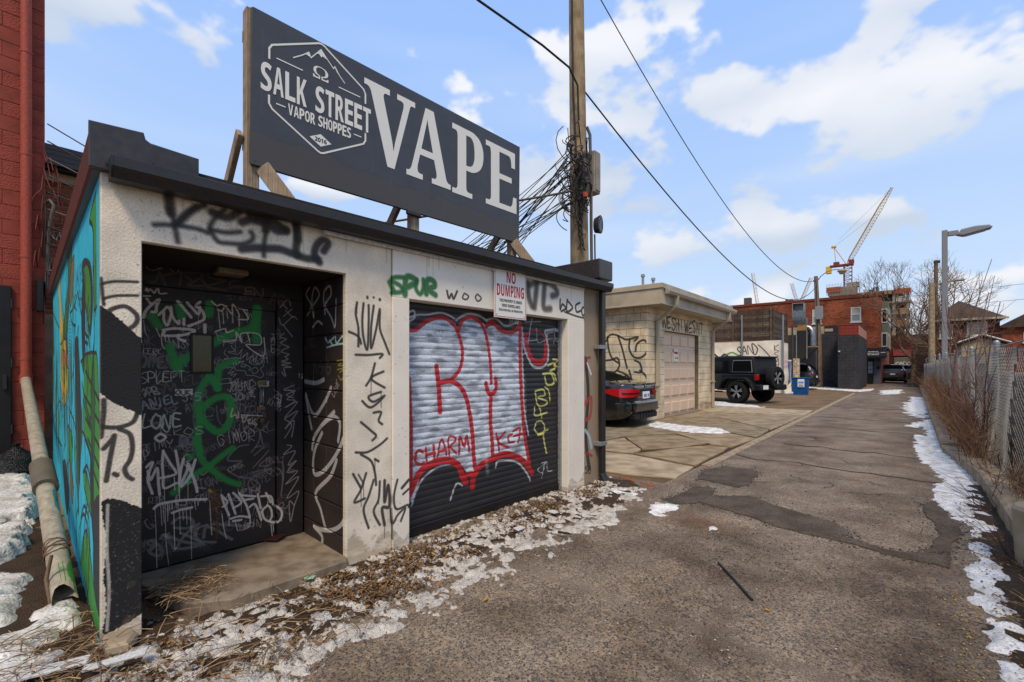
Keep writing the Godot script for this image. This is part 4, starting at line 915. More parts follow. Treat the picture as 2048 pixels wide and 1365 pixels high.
# ---------- the ground ----------
func ragged(poly: Array, step: float, amount: float, seed_: int) -> PackedVector2Array:
	# outline in x,z with extra points and an irregular edge
	var f := FastNoiseLite.new()
	f.seed = seed_
	f.frequency = 0.35
	f.fractal_octaves = 3
	var out := PackedVector2Array()
	var m := poly.size() / 2
	for i in m:
		var a := Vector2(poly[i * 2], poly[i * 2 + 1])
		var j := (i + 1) % m
		var b := Vector2(poly[j * 2], poly[j * 2 + 1])
		var k := maxi(1, int(a.distance_to(b) / step))
		for s in k:
			out.push_back(wobble(a.lerp(b, float(s) / k), amount, f))
	return out


func sheet_mesh(poly: PackedVector2Array, y0: float, y1: float, bev := 0.0) -> ArrayMesh:
	# a flat slab over an outline in x,z
	var q := PackedVector2Array()
	for p in poly:
		q.push_back(Vector2(p.x, -p.y))
	if Geometry2D.is_polygon_clockwise(q):
		q.reverse()
	var m := Mb.new()
	m.prism(q, Transform3D(Basis(Vector3.RIGHT, Vector3(0, 0, -1), Vector3.UP), Vector3(0, y0, 0)), y1 - y0, bev)
	return m.mesh()


func edge_distance(p: Vector2, poly: PackedVector2Array) -> float:
	var d := 1e9
	var m := poly.size()
	for i in m:
		d = minf(d, p.distance_squared_to(Geometry2D.get_closest_point_to_segment(p, poly[i], poly[(i + 1) % m])))
	d = sqrt(d)
	return d if Geometry2D.is_point_in_polygon(p, poly) else -d


func heap_mesh(flat: Array, cell: float, thick: float, soft: float, rough: float, seed_: int, holes := 0.0, freq := 3.0, lift := 0.0) -> ArrayMesh:
	# a low heap of snow, ice or litter over an outline: its skin dips under the ground where it ends
	var poly := PackedVector2Array()
	for i in range(0, flat.size(), 2):
		poly.push_back(Vector2(flat[i], flat[i + 1]))
	var lo := poly[0]; var hi := poly[0]
	for p in poly:
		lo = lo.min(p); hi = hi.max(p)
	var marg := soft * 0.8 + 0.04
	lo -= Vector2(marg, marg); hi += Vector2(marg, marg)
	var f := FastNoiseLite.new()
	f.seed = seed_
	f.frequency = freq
	f.fractal_octaves = 5
	var g := FastNoiseLite.new()
	g.seed = seed_ + 50
	g.frequency = 1.1
	g.fractal_octaves = 4
	var nx := int((hi.x - lo.x) / cell) + 2
	var nz := int((hi.y - lo.y) / cell) + 2
	var hgt := []
	for i in nx:
		var row := PackedFloat32Array()
		row.resize(nz)
		for j in nz:
			var p := lo + Vector2(i, j) * cell
			var d := edge_distance(p, poly) + g.get_noise_2d(p.x * 2.0, p.y * 2.0) * soft * 0.9 + f.get_noise_2d(p.x * 1.7, p.y * 1.7) * soft * 0.8
			var e := clampf(d / soft, -1.0, 1.0)
			var h := thick * (e if e < 0.0 else sqrt(e) * (2.0 - e) * 0.75)
			h += f.get_noise_2d(p.x, p.y) * rough
			if holes > 0.0:
				h -= thick * holes * clampf(0.45 + g.get_noise_2d(p.x * 3.0 + 40.0, p.y * 3.0) * 1.8 + f.get_noise_2d(p.x * 2.0, p.y * 2.0) * 0.8, 0.0, 2.0)
			row[j] = maxf(h, -0.012) + 0.006 + lift
		hgt.append(row)
	var m := Mb.new()
	for i in nx - 1:
		for j in nz - 1:
			if maxf(maxf(hgt[i][j], hgt[i + 1][j]), maxf(hgt[i][j + 1], hgt[i + 1][j + 1])) < 0.003 + lift:
				continue
			var p := []
			for q in [[0, 0], [0, 1], [1, 1], [1, 0]]:
				var a: int = i + q[0]; var b: int = j + q[1]
				var c := Vector3(lo.x + a * cell, hgt[a][b], lo.y + b * cell)
				var dx: float = (hgt[mini(a + 1, nx - 1)][b] - hgt[maxi(a - 1, 0)][b]) / (2.0 * cell)
				var dz: float = (hgt[a][mini(b + 1, nz - 1)] - hgt[a][maxi(b - 1, 0)]) / (2.0 * cell)
				p.append([c, Vector3(-dx, 1.0, -dz).normalized()])
			m.t3(p[0][0], p[1][0], p[2][0], p[0][1], p[1][1], p[2][1])
			m.t3(p[0][0], p[2][0], p[3][0], p[0][1], p[2][1], p[3][1])
	return m.mesh()


func spot(p: Vector2, at: Vector2, r: Vector2) -> float:
	return exp(-((p.x - at.x) * (p.x - at.x) / (r.x * r.x) + (p.y - at.y) * (p.y - at.y) / (r.y * r.y)))


func build_ground() -> void:
	var m := Mb.new()
	m.quad(Vector3(-500, 0, 500), Vector3(500, 0, 500), Vector3(500, 0, -900), Vector3(-500, 0, -900))
	setting("ground", m.mesh(), M.lot)
	# the lane: asphalt, finely divided near by for its stains and slight unevenness
	var f := FastNoiseLite.new()
	f.seed = 2
	f.frequency = 0.5
	f.fractal_octaves = 5
	var f2 := FastNoiseLite.new()
	f2.seed = 9
	f2.frequency = 2.6
	f2.fractal_octaves = 5
	var zs := []
	var z := 4.0
	while z > -66.0:
		zs.append(z)
		z -= 0.07 if z > -9.0 else (0.16 if z > -20.0 else 0.6)
	m = Mb.new()
	var rows := []
	for zz in zs:
		var row := []
		var left := -3.05 if zz > -5.3 else -2.2
		for i in 57:
			var x := lerpf(left, 0.62, i / 56.0)
			row.append(Vector3(x, 0.008 + f.get_noise_2d(x * 2.0, zz * 2.0) * 0.004, zz))
		rows.append(row)
	for i in rows.size():
		rows[i].reverse()
	m.grid(rows)
	for p in m.v:
		var q := Vector2(p.x, p.z)
		var a := f.get_noise_2d(p.x, p.z)
		var b := f2.get_noise_2d(p.x, p.z)
		var k := 0.94 + a * 0.16 + b * 0.26
		var c := Color(k, k * 0.97, k * 0.93)
		var lane := clampf(1.0 - absf(absf(p.x + 0.92 + 0.05 * a) - 0.72) / 0.3, 0.0, 1.0)
		k *= 1.0 - 0.13 * lane * (0.6 + b * 1.6)
		c = Color(k, k * 0.97, k * 0.93)
		# dust, rust and mud where the photograph has them, broken up by noise
		var dust := clampf((spot(q, Vector2(-1.12, -3.1), Vector2(0.3, 0.35)) + spot(q, Vector2(-0.98, -2.3), Vector2(0.22, 0.5)) + spot(q, Vector2(-1.15, -4.3), Vector2(0.25, 0.16))) * (0.55 + b * 2.2), 0.0, 1.0)
		c = c.lerp(Color(1.15, 1.05, 0.9), dust * 0.8)
		var rust := clampf(spot(q, Vector2(-1.45, -4.2), Vector2(0.26, 0.2)) * (0.9 + b * 1.4), 0.0, 1.0)
		c = c.lerp(Color(0.78, 0.46, 0.28), rust * 0.8)
		var mud := clampf((spot(q, Vector2(-0.98, -3.5), Vector2(0.28, 0.5)) + spot(q, Vector2(-0.85, -2.3), Vector2(0.3, 0.6)) * 0.7 + spot(q, Vector2(0.05, -3.2), Vector2(0.25, 1.2)) + spot(q, Vector2(-2.75, -4.0), Vector2(0.45, 1.0)) + spot(q, Vector2(-2.75, -1.6), Vector2(0.5, 1.6))) * (0.7 + b * 2.4), 0.0, 1.0)
		c = c.lerp(Color(0.34, 0.29, 0.25), mud * 0.8)
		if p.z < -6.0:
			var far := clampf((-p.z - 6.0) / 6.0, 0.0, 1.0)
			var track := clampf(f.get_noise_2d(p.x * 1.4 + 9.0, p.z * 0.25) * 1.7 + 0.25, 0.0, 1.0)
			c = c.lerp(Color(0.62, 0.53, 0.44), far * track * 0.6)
		m.c.push_back(c)
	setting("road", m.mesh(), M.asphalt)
	for i in LAND.patch.size():
		setting("asphalt_patch", sheet_mesh(ragged(LAND.patch[i], 0.05, 0.035, 40 + i), 0.0, 0.02 - 0.001 * i, 0.004), M.patch)
	# broken concrete forecourt before the second garage, one slab for each piece between cracks
	var court := Mb.new()
	court.span(Vector3(-5.25, -0.05, -17.2), Vector3(-2.22, 0.006, -5.9))
	var fc := setting("forecourt", court.mesh(), M.earth)
	var slabs: Array = LAND.slab.duplicate()
	slabs[0] = [-3.78, -6.53, -3.24, -6.62, -2.23, -6.38, -2.18, -5.61, -2.79, -5.38, -3.9, -5.3]
	slabs.append([-5.2, -14.6, -4.88, -14.62, -2.22, -15.33, -2.25, -17.1, -5.2, -17.1])
	slabs.append([-6.9, -6.4, -3.85, -6.6, -4.27, -7.3, -4.33, -7.5, -6.9, -7.6])
	slabs.append([-6.9, -7.7, -4.35, -7.6, -4.25, -8.3, -5.65, -9.8, -5.4, -10.9, -6.9, -10.9])
	slabs.append([-6.9, -5.2, -3.98, -5.35, -3.84, -6.5, -6.9, -6.3])
	for i in slabs.size():
		var cm := mat([rgb(214, 194, 162), rgb(186, 164, 128), rgb(196, 174, 140), rgb(178, 156, 122), rgb(190, 168, 134), rgb(174, 156, 126), rgb(186, 168, 138)][i % 7], 0.88, {"tex": T.fine, "scale": 1.2, "macro": T.stain, "mscale": 0.4, "bump": T.fine, "relief": 0.15, "offset": Vector3(i * 0.37, 0, i * 0.21)})
		part(fc, "slab", sheet_mesh(ragged(slabs[i], 0.12, 0.02, 60 + i), 0.0, 0.028 + 0.004 * (i % 3), 0.006), cm)
	var strip := Mb.new()
	for k in 9:
		strip.span(Vector3(-2.2, -0.05, -6.6 - k * 2.6 - 2.58), Vector3(-2.06, 0.03, -6.6 - k * 2.6), 0.01)
	setting("kerb_strip", strip.mesh(), M.kerb)
	# crack lines sealed with dark grit across the lane
	for i in 5:
		var zz: float = [-7.6, -9.4, -12.6, -15.2, -19.5][i]
		var q := []
		var back := []
		for k in 15:
			var x := lerpf(-2.05, 0.3, k / 14.0) if i % 2 == 0 else lerpf(-1.7, 0.1, k / 14.0)
			var zc := zz + (x + 1.0) * 0.12 + f2.get_noise_2d(x * 3.0, zz) * 0.2
			q.append_array([x, zc])
			back.push_front([x, zc - 0.02 - absf(f2.get_noise_2d(x * 6.0, zz + 3.0)) * 0.06])
		for b in back:
			q.append_array(b)
		setting("road_crack", sheet_mesh(ragged(q, 0.1, 0.02, 90 + i), 0.0, 0.0135), M.mud)
	# finer cracks wandering through the asphalt
	var rc := RandomNumberGenerator.new()
	rc.seed = 17
	for i in 22:
		var p := Vector2(rc.randf_range(-1.9, 0.3), rc.randf_range(-18.0, -5.5))
		var d := Vector2.from_angle(rc.randf() * TAU)
		var w := 0.0025 + 0.0004 * absf(p.y)
		var left := []
		var right := []
		for k in rc.randi_range(7, 16):
			d = d.rotated(rc.randfn() * 0.5 - 0.25 * signf(d.y) * (1.0 if k % 2 else -1.0))
			p += d * rc.randf_range(0.04, 0.09)
			if p.x > 0.3 or p.x < -2.0:
				break
			var ww := w * rc.randf_range(0.5, 1.4)
			left.append([p.x + d.y * ww, p.y - d.x * ww])
			right.push_front([p.x - d.y * ww, p.y + d.x * ww])
		if left.size() < 4:
			continue
		var m2 := Mb.new()
		for k in left.size() - 1:
			var n := left.size()
			m2.quad(Vector3(left[k][0], 0.0165, left[k][1]), Vector3(left[k + 1][0], 0.0165, left[k + 1][1]), Vector3(right[n - 2 - k][0], 0.0165, right[n - 2 - k][1]), Vector3(right[n - 1 - k][0], 0.0165, right[n - 1 - k][1]))
		setting("road_crack", m2.mesh(), M.crack)
	# old snow
	var names := 0
	for i in LAND.snow.size():
		var far: bool = absf(LAND.snow[i][1]) > 14.0
		var o := setting("snow_patch", heap_mesh(LAND.snow[i], 0.12 if far else 0.03, 0.032 if i > 4 else 0.02, 0.3 if far else 0.09, 0.012 if i > 4 else 0.01, 100 + i, 0.1 if i < 2 else 0.22, 5.0, 0.034 if i == 0 else 0.0), M.snow, "stuff", "patch of old white snow on the ground")
	setting("snow_patch", heap_mesh([0.36, -3.6, 0.62, -3.6, 0.66, -2.4, 0.3, -2.4, 0.3, -3.22], 0.02, 0.03, 0.1, 0.03, 130, 0.5), M.snow, "stuff", "thin broken snow among weeds beside the kerb")
	setting("snow_patch", heap_mesh([0.34, -16.0, 0.6, -16.2, 0.62, -8.6, 0.38, -9.6, 0.3, -12.0], 0.05, 0.05, 0.15, 0.03, 131, 0.25), M.snow, "stuff", "long strip of old snow along the kerb")
	var ices := [[-8.6, 1.6, -8.4, -0.22, -7.7, -0.3, -7.08, -0.35, -6.28, -0.31, -5.8, -0.22, -5.65, -0.16, -5.16, -0.17, -4.92, -0.17, -4.7, 0.1, -4.6, 1.6], [-4.5, 1.2, -4.4, -0.13, -4.3, -0.18, -4.12, -0.15, -3.95, -0.1, -3.7, -0.08, -3.5, 0.4, -3.4, 1.2], [-3.36, 0.8, -3.45, -0.08, -3.67, -0.16, -3.76, -0.24, -3.6, -0.31, -3.37, -0.32, -3.3, -0.22, -3.1, -0.18, -2.9, -0.14, -2.75, 0.05, -2.6, 0.8]]
	for i in 3:
		setting("ice_heap", heap_mesh(ices[i], 0.03, [0.17, 0.09, 0.07][i], 0.13, 0.02, 140 + i, 0.1), M.ice, "stuff", "grey-white heap of old ice left of the mural wall")
	for q in [[-2.72, -5.25, -2.5, -5.18, -2.5, -5.14, -2.72, -5.21], [-2.42, -5.17, -2.24, -5.13, -2.25, -5.06, -2.29, -5.06, -2.28, -5.09, -2.42, -5.13]]:
		setting("paint_mark", sheet_mesh(ragged(q, 0.03, 0.008, 171), 0.0, 0.0175), M.orange_paint)
	# the strip of mud, slush and dead leaves along the garage front
	var sl: Array = LAND.slush[0]
	setting("mud", heap_mesh([-3.02, -0.2, -3.05, -5.1, -2.5, -5.1, -2.2, -4.4, -2.35, -3.4, -2.45, -2.6, -2.4, -1.6, -2.3, -0.9, -2.4, 0.2, -2.9, 0.3], 0.03, 0.014, 0.22, 0.014, 151), M.mud, "stuff", "dark mud and rotten leaves along the garage front")
	setting("slush", heap_mesh(sl, 0.014, 0.022, 0.2, 0.034, 152, 1.15, 8.5), M.slush, "stuff", "thin broken crust of grey-white slush before the garage")
	setting("slush", heap_mesh([-2.9, -0.25, -2.95, -1.0, -2.3, -1.2, -1.95, -0.6, -2.1, -0.1, -2.6, 0.2], 0.014, 0.022, 0.2, 0.034, 155, 1.0, 8.5), M.slush, "stuff", "thin broken crust of grey-white slush before the garage corner")
	setting("slush", heap_mesh([-3.0, -1.4, -3.0, -4.9, -2.6, -4.9, -2.4, -3.5, -2.5, -2.2, -2.55, -1.5], 0.014, 0.026, 0.12, 0.04, 156, 1.0, 8.5), M.slush, "stuff", "flecks of slush in the dead leaves under the roller door")
	setting("mud", heap_mesh([-9.0, 3.0, -9.2, -0.3, -3.0, -0.35, -2.7, 0.0, -2.4, 3.0], 0.06, 0.02, 0.2, 0.02, 153), M.mud, "stuff", "wet dark ground left of the mural wall")
	setting("mud", heap_mesh([0.42, -3.6, 0.5, -7.5, 0.9, -7.5, 1.4, -2.0, 0.4, -2.0], 0.04, 0.03, 0.15, 0.03, 154), M.mud, "stuff", "dark earth with litter at the foot of the kerb")


func flake_mesh(curl: float) -> ArrayMesh:
	# one small curled dead leaf
	var m := Mb.new()
	var p := [Vector3(0, 0, -0.5), Vector3(0.3, curl, -0.1), Vector3(0.22, curl * 0.7, 0.3), Vector3(0, 0.05, 0.5), Vector3(-0.25, curl * 0.9, 0.25), Vector3(-0.32, curl, -0.15)]
	for i in 6:
		m.tri(Vector3.ZERO, p[(i + 1) % 6], p[i])
	return m.mesh()


func build_litter() -> void:
	var r := RandomNumberGenerator.new()
	r.seed = 61
	var place := []
	var tint := []
	var tones := [Color(0.16, 0.09, 0.045), Color(0.22, 0.13, 0.06), Color(0.1, 0.065, 0.04), Color(0.24, 0.14, 0.06), Color(0.34, 0.2, 0.06)]
	var clumps := []
	for i in 26:
		clumps.append([Vector2(r.randf_range(-2.95, -2.25), r.randf_range(-4.6, -0.1)), r.randf_range(0.06, 0.22)])
	for i in 9:
		clumps.append([Vector2(r.randf_range(-2.75, -2.4), r.randf_range(-2.3, -1.4)), r.randf_range(0.06, 0.14)])
	for c in clumps:
		for k in int(c[1] * 1900.0):
			var p: Vector2 = c[0] + Vector2(r.randfn(), r.randfn() * 1.5) * c[1] * 0.6
			if p.x < -2.98:
				continue
			var s := r.randf_range(0.008, 0.03)
			place.append(Transform3D(Basis.from_euler(Vector3(r.randf_range(-0.7, 0.7), r.randf() * TAU, r.randf_range(-0.7, 0.7))).scaled(Vector3(s, s, s)), Vector3(p.x, 0.018 + r.randf() * 0.022, p.y)))
			tint.append(tones[mini(4, int(pow(r.randf(), 2.4) * 5.0))] * r.randf_range(0.7, 1.2))
	for k in 900:
		var p := Vector2(0.36 + absf(r.randfn()) * 0.12, r.randf_range(-6.5, -1.8))
		var s := r.randf_range(0.006, 0.022)
		place.append(Transform3D(Basis.from_euler(Vector3(r.randf_range(-0.6, 0.6), r.randf() * TAU, r.randf_range(-0.6, 0.6))).scaled(Vector3(s, s, s)), Vector3(p.x, 0.02 + r.randf() * 0.03, p.y)))
		tint.append(tones[r.randi() % 5] * r.randf_range(0.7, 1.3))
	scatter("leaf_litter", flake_mesh(0.18), M.straw, place, tint, "brown dead leaves scattered in the mud before the garage", "leaves")
	# straw and dry stalks
	place = []
	tint = []
	for k in 620:
		var zone := r.randf()
		var p := Vector2(r.randf_range(-3.35, -3.02), r.randf_range(-0.95, -0.62)) if zone < 0.3 else (Vector2(r.randf_range(-3.3, -2.6), r.randf_range(-0.36, 0.1)) if zone < 0.62 else Vector2(r.randf_range(-2.95, -2.1), r.randf_range(-1.4, 0.1)))
		var l := r.randf_range(0.05, 0.2)
		place.append(Transform3D(Basis.from_euler(Vector3(r.randf_range(-0.25, 0.25), r.randf() * TAU, r.randf_range(-0.15, 0.15))).scaled_local(Vector3(1, 1, l)), Vector3(p.x, 0.05 + r.randf() * 0.05 + (0.05 if zone < 0.3 else 0.0), p.y)))
		var t := r.randf()
		tint.append(Color(0.14, 0.08, 0.04).lerp(Color(0.5, 0.34, 0.18), t * t))
	var st := Mb.new()
	st.tube([Vector3(0, 0, -0.5), Vector3(0.0, 0.01, -0.1), Vector3(0, 0, 0.5)], 0.0026, 0.0014, 4, false)
	scatter("straw", st.mesh(), M.straw, place, tint, "dry straw and stalks strewn round the garage corner", "straw")
	# grit on the asphalt
	place = []
	tint = []
	for q in LAND.patch:
		for k in 260:
			var i: int = r.randi() % (q.size() / 2)
			var j: int = (i + 1) % (q.size() / 2)
			var p := Vector2(q[i * 2], q[i * 2 + 1]).lerp(Vector2(q[j * 2], q[j * 2 + 1]), r.randf()) + Vector2(r.randfn(), r.randfn()) * 0.035
			var s := r.randf_range(0.004, 0.014)
			place.append(Transform3D(Basis.from_euler(Vector3(r.randf(), r.randf() * TAU, r.randf())).scaled(Vector3(s, s * 0.7, s)), Vector3(p.x, 0.016, p.y)))
			tint.append(Color(0.05, 0.045, 0.04) * r.randf_range(0.7, 2.0))
	for k in 5200:
		var p := Vector2(r.randf_range(-2.6, 0.6), r.randf_range(-6.5, 0.3))
		if k % 3 == 0:
			p = Vector2(r.randf_range(-1.3, -0.6), r.randf_range(-4.2, -1.2))
		var s := r.randf_range(0.003, 0.009) * (1.5 if r.randf() < 0.06 else 1.0)
		place.append(Transform3D(Basis.from_euler(Vector3(r.randf(), r.randf() * TAU, r.randf())).scaled(Vector3(s, s * 0.7, s)), Vector3(p.x, 0.013, p.y)))
		var g := r.randf()
		tint.append(Color(0.08, 0.07, 0.06) if g < 0.45 else (Color(0.24, 0.2, 0.16) if g < 0.97 else Color(0.45, 0.42, 0.36)))
	scatter("grit", box_mesh(Vector3.ONE, 0.22), M.straw, place, tint, "loose grit scattered over the asphalt", "grit")
	# yellow seeds fallen by the right kerb
	place = []
	tint = []
	for k in 130:
		var s := r.randf_range(0.004, 0.008)
		place.append(Transform3D(Basis.from_euler(Vector3(r.randf(), r.randf() * TAU, 0)).scaled(Vector3(s, s * 0.6, s * 1.4)), Vector3(0.24 + r.randfn() * 0.06, 0.016, r.randf_range(-3.9, -2.4))))
		tint.append(Color(0.55, 0.3, 0.05) * r.randf_range(0.6, 1.2))
	scatter("fallen_seeds", box_mesh(Vector3.ONE, 0.25), M.straw, place, tint, "small yellow seeds fallen on the asphalt by the kerb", "seeds")
	# single pieces
	var m := Mb.new()
	m.tube([Vector3(-1.006, 0.022, -3.377), Vector3(-0.86, 0.024, -3.19), Vector3(-0.694, 0.02, -2.973)], 0.008, 0.008, 6)
	single("metal_rod", "thin dark metal rod lying loose on the asphalt", "rod", m.mesh(), M.black_metal)
	m = Mb.new()
	m.tube([Vector3(-2.16, 0.05, -3.06), Vector3(-2.07, 0.05, -3.09)], 0.011, 0.009, 8)
	m.tube([Vector3(-2.07, 0.05, -3.09), Vector3(-2.05, 0.05, -3.095)], 0.006, 0.004, 8)
	single("marker_pen", "black marker pen lying in the slush before the roller door", "pen", m.mesh(), M.black_ink)
	for k in 7:
		var leaf := flake_mesh(0.14)
		var at: Vector2 = [Vector2(-1.887, -1.936), Vector2(-2.5, -2.35), Vector2(-2.42, -1.95), Vector2(-2.3, -1.4), Vector2(-2.72, -2.75), Vector2(-2.2, -1.85), Vector2(-0.6, -2.9)][k]
		var lm := mat([rgb(196, 140, 52), rgb(206, 150, 60), rgb(180, 120, 50)][k % 3], 0.85, {"tex": T.fine, "scale": 8.0})
		single("fallen_leaf", ["yellow fallen leaf lying alone on the bare asphalt", "yellow fallen leaf in the slush before the roller door", "yellow fallen leaf among brown leaves near the pillar", "yellow fallen leaf in slush nearest the camera", "yellow fallen leaf close under the roller door sill", "yellow fallen leaf at the edge of the slush", "tan fallen leaf far out on the road"][k], "leaf", leaf, lm, Transform3D(Basis.from_euler(Vector3(0.2, k * 1.3, 0.1)).scaled(Vector3.ONE * (0.045 if k != 6 else 0.03)), Vector3(at.x, 0.05 if k > 0 and k < 6 else 0.022, at.y)), "fallen yellow leaves")
	# two white boards and broken pieces at the left front
	m = Mb.new()
	m.beam(Vector3(-2.95, 0.06, 0.05), Vector3(-2.8, 0.075, -0.3), 0.07, 0.014, 0.003)
	single("board_offcut", "flaking white board lying at the front left corner", "board", m.mesh(), M.paper)
	m = Mb.new()
	m.beam(Vector3(-2.74, 0.07, -0.27), Vector3(-2.66, 0.085, -0.48), 0.05, 0.012, 0.003)
	single("board_offcut", "short white board at the foot of the garage corner", "board", m.mesh(), M.paper)
	m = Mb.new()
	m.prism(PackedVector2Array([Vector2(-0.11, -0.05), Vector2(0.1, -0.06), Vector2(0.13, 0.02), Vector2(0.05, 0.07), Vector2(-0.08, 0.05)]), Transform3D(Basis(Vector3.RIGHT, Vector3(0, 0, -1), Vector3.UP), Vector3(-2.96, 0.02, -0.42)), 0.06, 0.015)
	single("broken_stone", "pale broken lump of concrete beside the corner pillar", "stone", m.mesh(), M.concrete)
	m = Mb.new()
	m.bevelled(Vector3.ZERO, Vector3(0.16, 0.012, 0.1), 0.003)
	single("crushed_packet", "crushed dark packet lying in the doorway corner", "packet", m.mesh(), mat(rgb(70, 44, 44), 0.5, {"tex": T.rusty, "scale": 9.0}), Transform3D(Basis.from_euler(Vector3(0.12, 0.5, 0.1)), Vector3(-3.66, 0.1, -1.42)))
	m = Mb.new()
	for k in 5:
		m.tri(Vector3(0, 0.01, 0), Vector3(cos(k * 1.25) * 0.05, 0.004 + 0.012 * (k % 2), -sin(k * 1.25) * 0.04), Vector3(cos(k * 1.25 + 1.25) * 0.05, 0.006, -sin(k * 1.25 + 1.25) * 0.04))
	single("wrapper", "pale green crumpled wrapper at the foot of the pillar", "wrapper", m.mesh(), mat(rgb(150, 190, 150), 0.5), Transform3D(Basis(), Vector3(-2.9, 0.05, -1.35)))
	for k in 5:
		m = Mb.new()
		m.prism(PackedVector2Array([Vector2(-0.05, -0.03), Vector2(0.05, -0.04), Vector2(0.06, 0.02), Vector2(-0.02, 0.04)]), Transform3D(Basis(Vector3.UP, k * 1.7) * Basis(Vector3.RIGHT, Vector3(0, 0, -1), Vector3.UP), [Vector3(-2.5, 0.05, -3.45), Vector3(-2.45, 0.05, -2.9), Vector3(-2.05, 0.02, -0.62), Vector3(-1.9, 0.02, -0.85), Vector3(0.3, 0.02, -2.75)][k]), 0.008, 0.002)
		single("paper_scrap", ["white paper scrap under the right end of the roller door", "white paper scrap in slush before the roller door", "pale wood chip on the asphalt nearest the camera", "pale wood chip on the asphalt beside another", "pale blue scrap by the right kerb"][k], "scrap", m.mesh(), M.paper if k < 2 else (M.cream_wood if k < 4 else mat(rgb(150, 176, 196), 0.6)), Transform3D(), "scraps of litter")


# ---------- the graffiti garage ----------
var G := Transform3D(Basis(Vector3.UP, TURN_G), Vector3.ZERO)
var FX := Basis(Vector3(0, 0, -1), Vector3.UP, Vector3.RIGHT)     # a face that looks along +x: its right is -z


func stucco_relief(w: int, h: int, freq: float) -> Texture2D:
	var f := FastNoiseLite.new()
	f.seed = 19
	f.frequency = freq
	f.fractal_octaves = 3
	return ImageTexture.create_from_image(f.get_image(w, h))


func print_front() -> Texture2D:
	var p := Paint.new(455, 245, 2.6, rgb(220, 206, 184), 0.13, 5, 0.35)
	# boards round the roller door are painted whiter
	p.fill([163, 0, 178, 0, 178, 245, 163, 245], rgb(234, 224, 208), 0.8, 0.0, 0.0, true)
	p.fill([163, 193, 420, 193, 420, 245, 163, 245], rgb(236, 226, 210), 0.8, 0.0, 0.0, true)
	p.fill([385, 0, 417, 0, 417, 245, 385, 245], rgb(234, 224, 208), 0.8, 0.0, 0.0, true)
	p.fill([418, 0, 456, 0, 456, 245, 418, 245], rgb(132, 112, 88), 0.85, 0.4, 0.0, true)
	var ink := rgb(40, 37, 35)
	p.ink(INK.keh, rgb(46, 42, 40), 1.5, 0.92, 1.2)
	p.ink(INK.pil, ink, 0.4, 0.92, 0.85)
	p.fill(INK.blk1[0].slice(1), rgb(26, 24, 24), 1.0, 0.5)
	p.fill(INK.blk2[0].slice(1), rgb(26, 24, 24), 1.0, 0.6)
	p.speckle(220, Vector2(0, 6), Vector2(16, 74), 0.1, 0.35, rgb(196, 186, 170), 0.8)
	p.stroke([2.5, 72, 2.2, 50, 3.0, 30, 2.2, 10], 0.7, rgb(206, 196, 180), 0.3, 0.8)
	p.ink(INK.pir, ink, 0.5, 0.92, 0.95)
	p.ink(INK.grn, rgb(34, 96, 48), 1.1, 0.9, 1.1)
	p.ink(INK.woo, ink, 0.5, 0.9, 0.8)
	p.ink(INK.soft, rgb(58, 54, 50), 2.4, 0.8)
	p.overspray(INK.keh, rgb(46, 42, 40), 6.0, 40)
	p.overspray(INK.pil, ink, 2.0, 16)
	p.overspray(INK.soft, rgb(58, 54, 50), 6.0, 30)
	p.drips(INK.pir, 0.4, 14.0, 0.28, ink)
	p.fill([128, -3, 165, -3, 164, 12, 156, 20, 148, 9, 140, 14, 132, 24, 126, 10], rgb(128, 106, 78), 0.4, 3.0, 0.7)
	p.fill([-3, -3, 18, -3, 18, 8, 10, 14, 4, 7, -3, 12], rgb(128, 106, 78), 0.45, 2.0, 0.7)
	p.fill([163, -3, 180, -3, 180, 14, 172, 8, 163, 18], rgb(120, 100, 76), 0.35, 2.0, 0.7)
	p.fill([385, -3, 418, -3, 418, 20, 404, 9, 392, 16, 385, 8], rgb(120, 100, 76), 0.4, 2.0, 0.7)
	for k in 30:
		var x := p.rnd.randf_range(0, 415)
		p.stroke([x, 238, x + 0.3, 238 - p.rnd.randf_range(4, 26)], p.rnd.randf_range(0.2, 0.6), rgb(120, 106, 88), 0.6, 0.28)
	p.speckle(320, Vector2(0, 0), Vector2(420, 245), 0.15, 0.7, rgb(120, 104, 84), 0.6)
	p.speckle(160, Vector2(0, 0), Vector2(170, 30), 0.3, 2.0, rgb(120, 98, 70), 0.35)
	p.speckle(26, Vector2(164, 2), Vector2(177, 190), 0.25, 0.5, rgb(90, 80, 70), 0.8)
	# peeled edge and the lettered strip at the right end
	p.stroke([424, 150, 430, 110, 425, 60, 432, 20], 3.0, rgb(36, 34, 34), 0.8, 0.85)
	p.stroke([434, 152, 424, 148, 421, 130], 1.4, rgb(150, 40, 34), 0.5, 0.9)
	p.stroke([422, 96, 436, 104, 434, 82, 422, 78], 2.6, rgb(166, 66, 54), 0.5, 0.9)
	p.stroke([428, 145, 436, 132], 1.4, rgb(220, 224, 226), 0.4, 0.9)
	p.stroke([424, 66, 432, 58, 437, 44], 2.2, rgb(176, 190, 200), 0.5, 0.9)
	p.stroke([424, 40, 438, 34], 1.6, rgb(160, 50, 40), 0.4, 0.9)
	p.tag("SU", Vector2(423, 14), Vector2(13, 9), 0.7, ink)
	return p.texture()


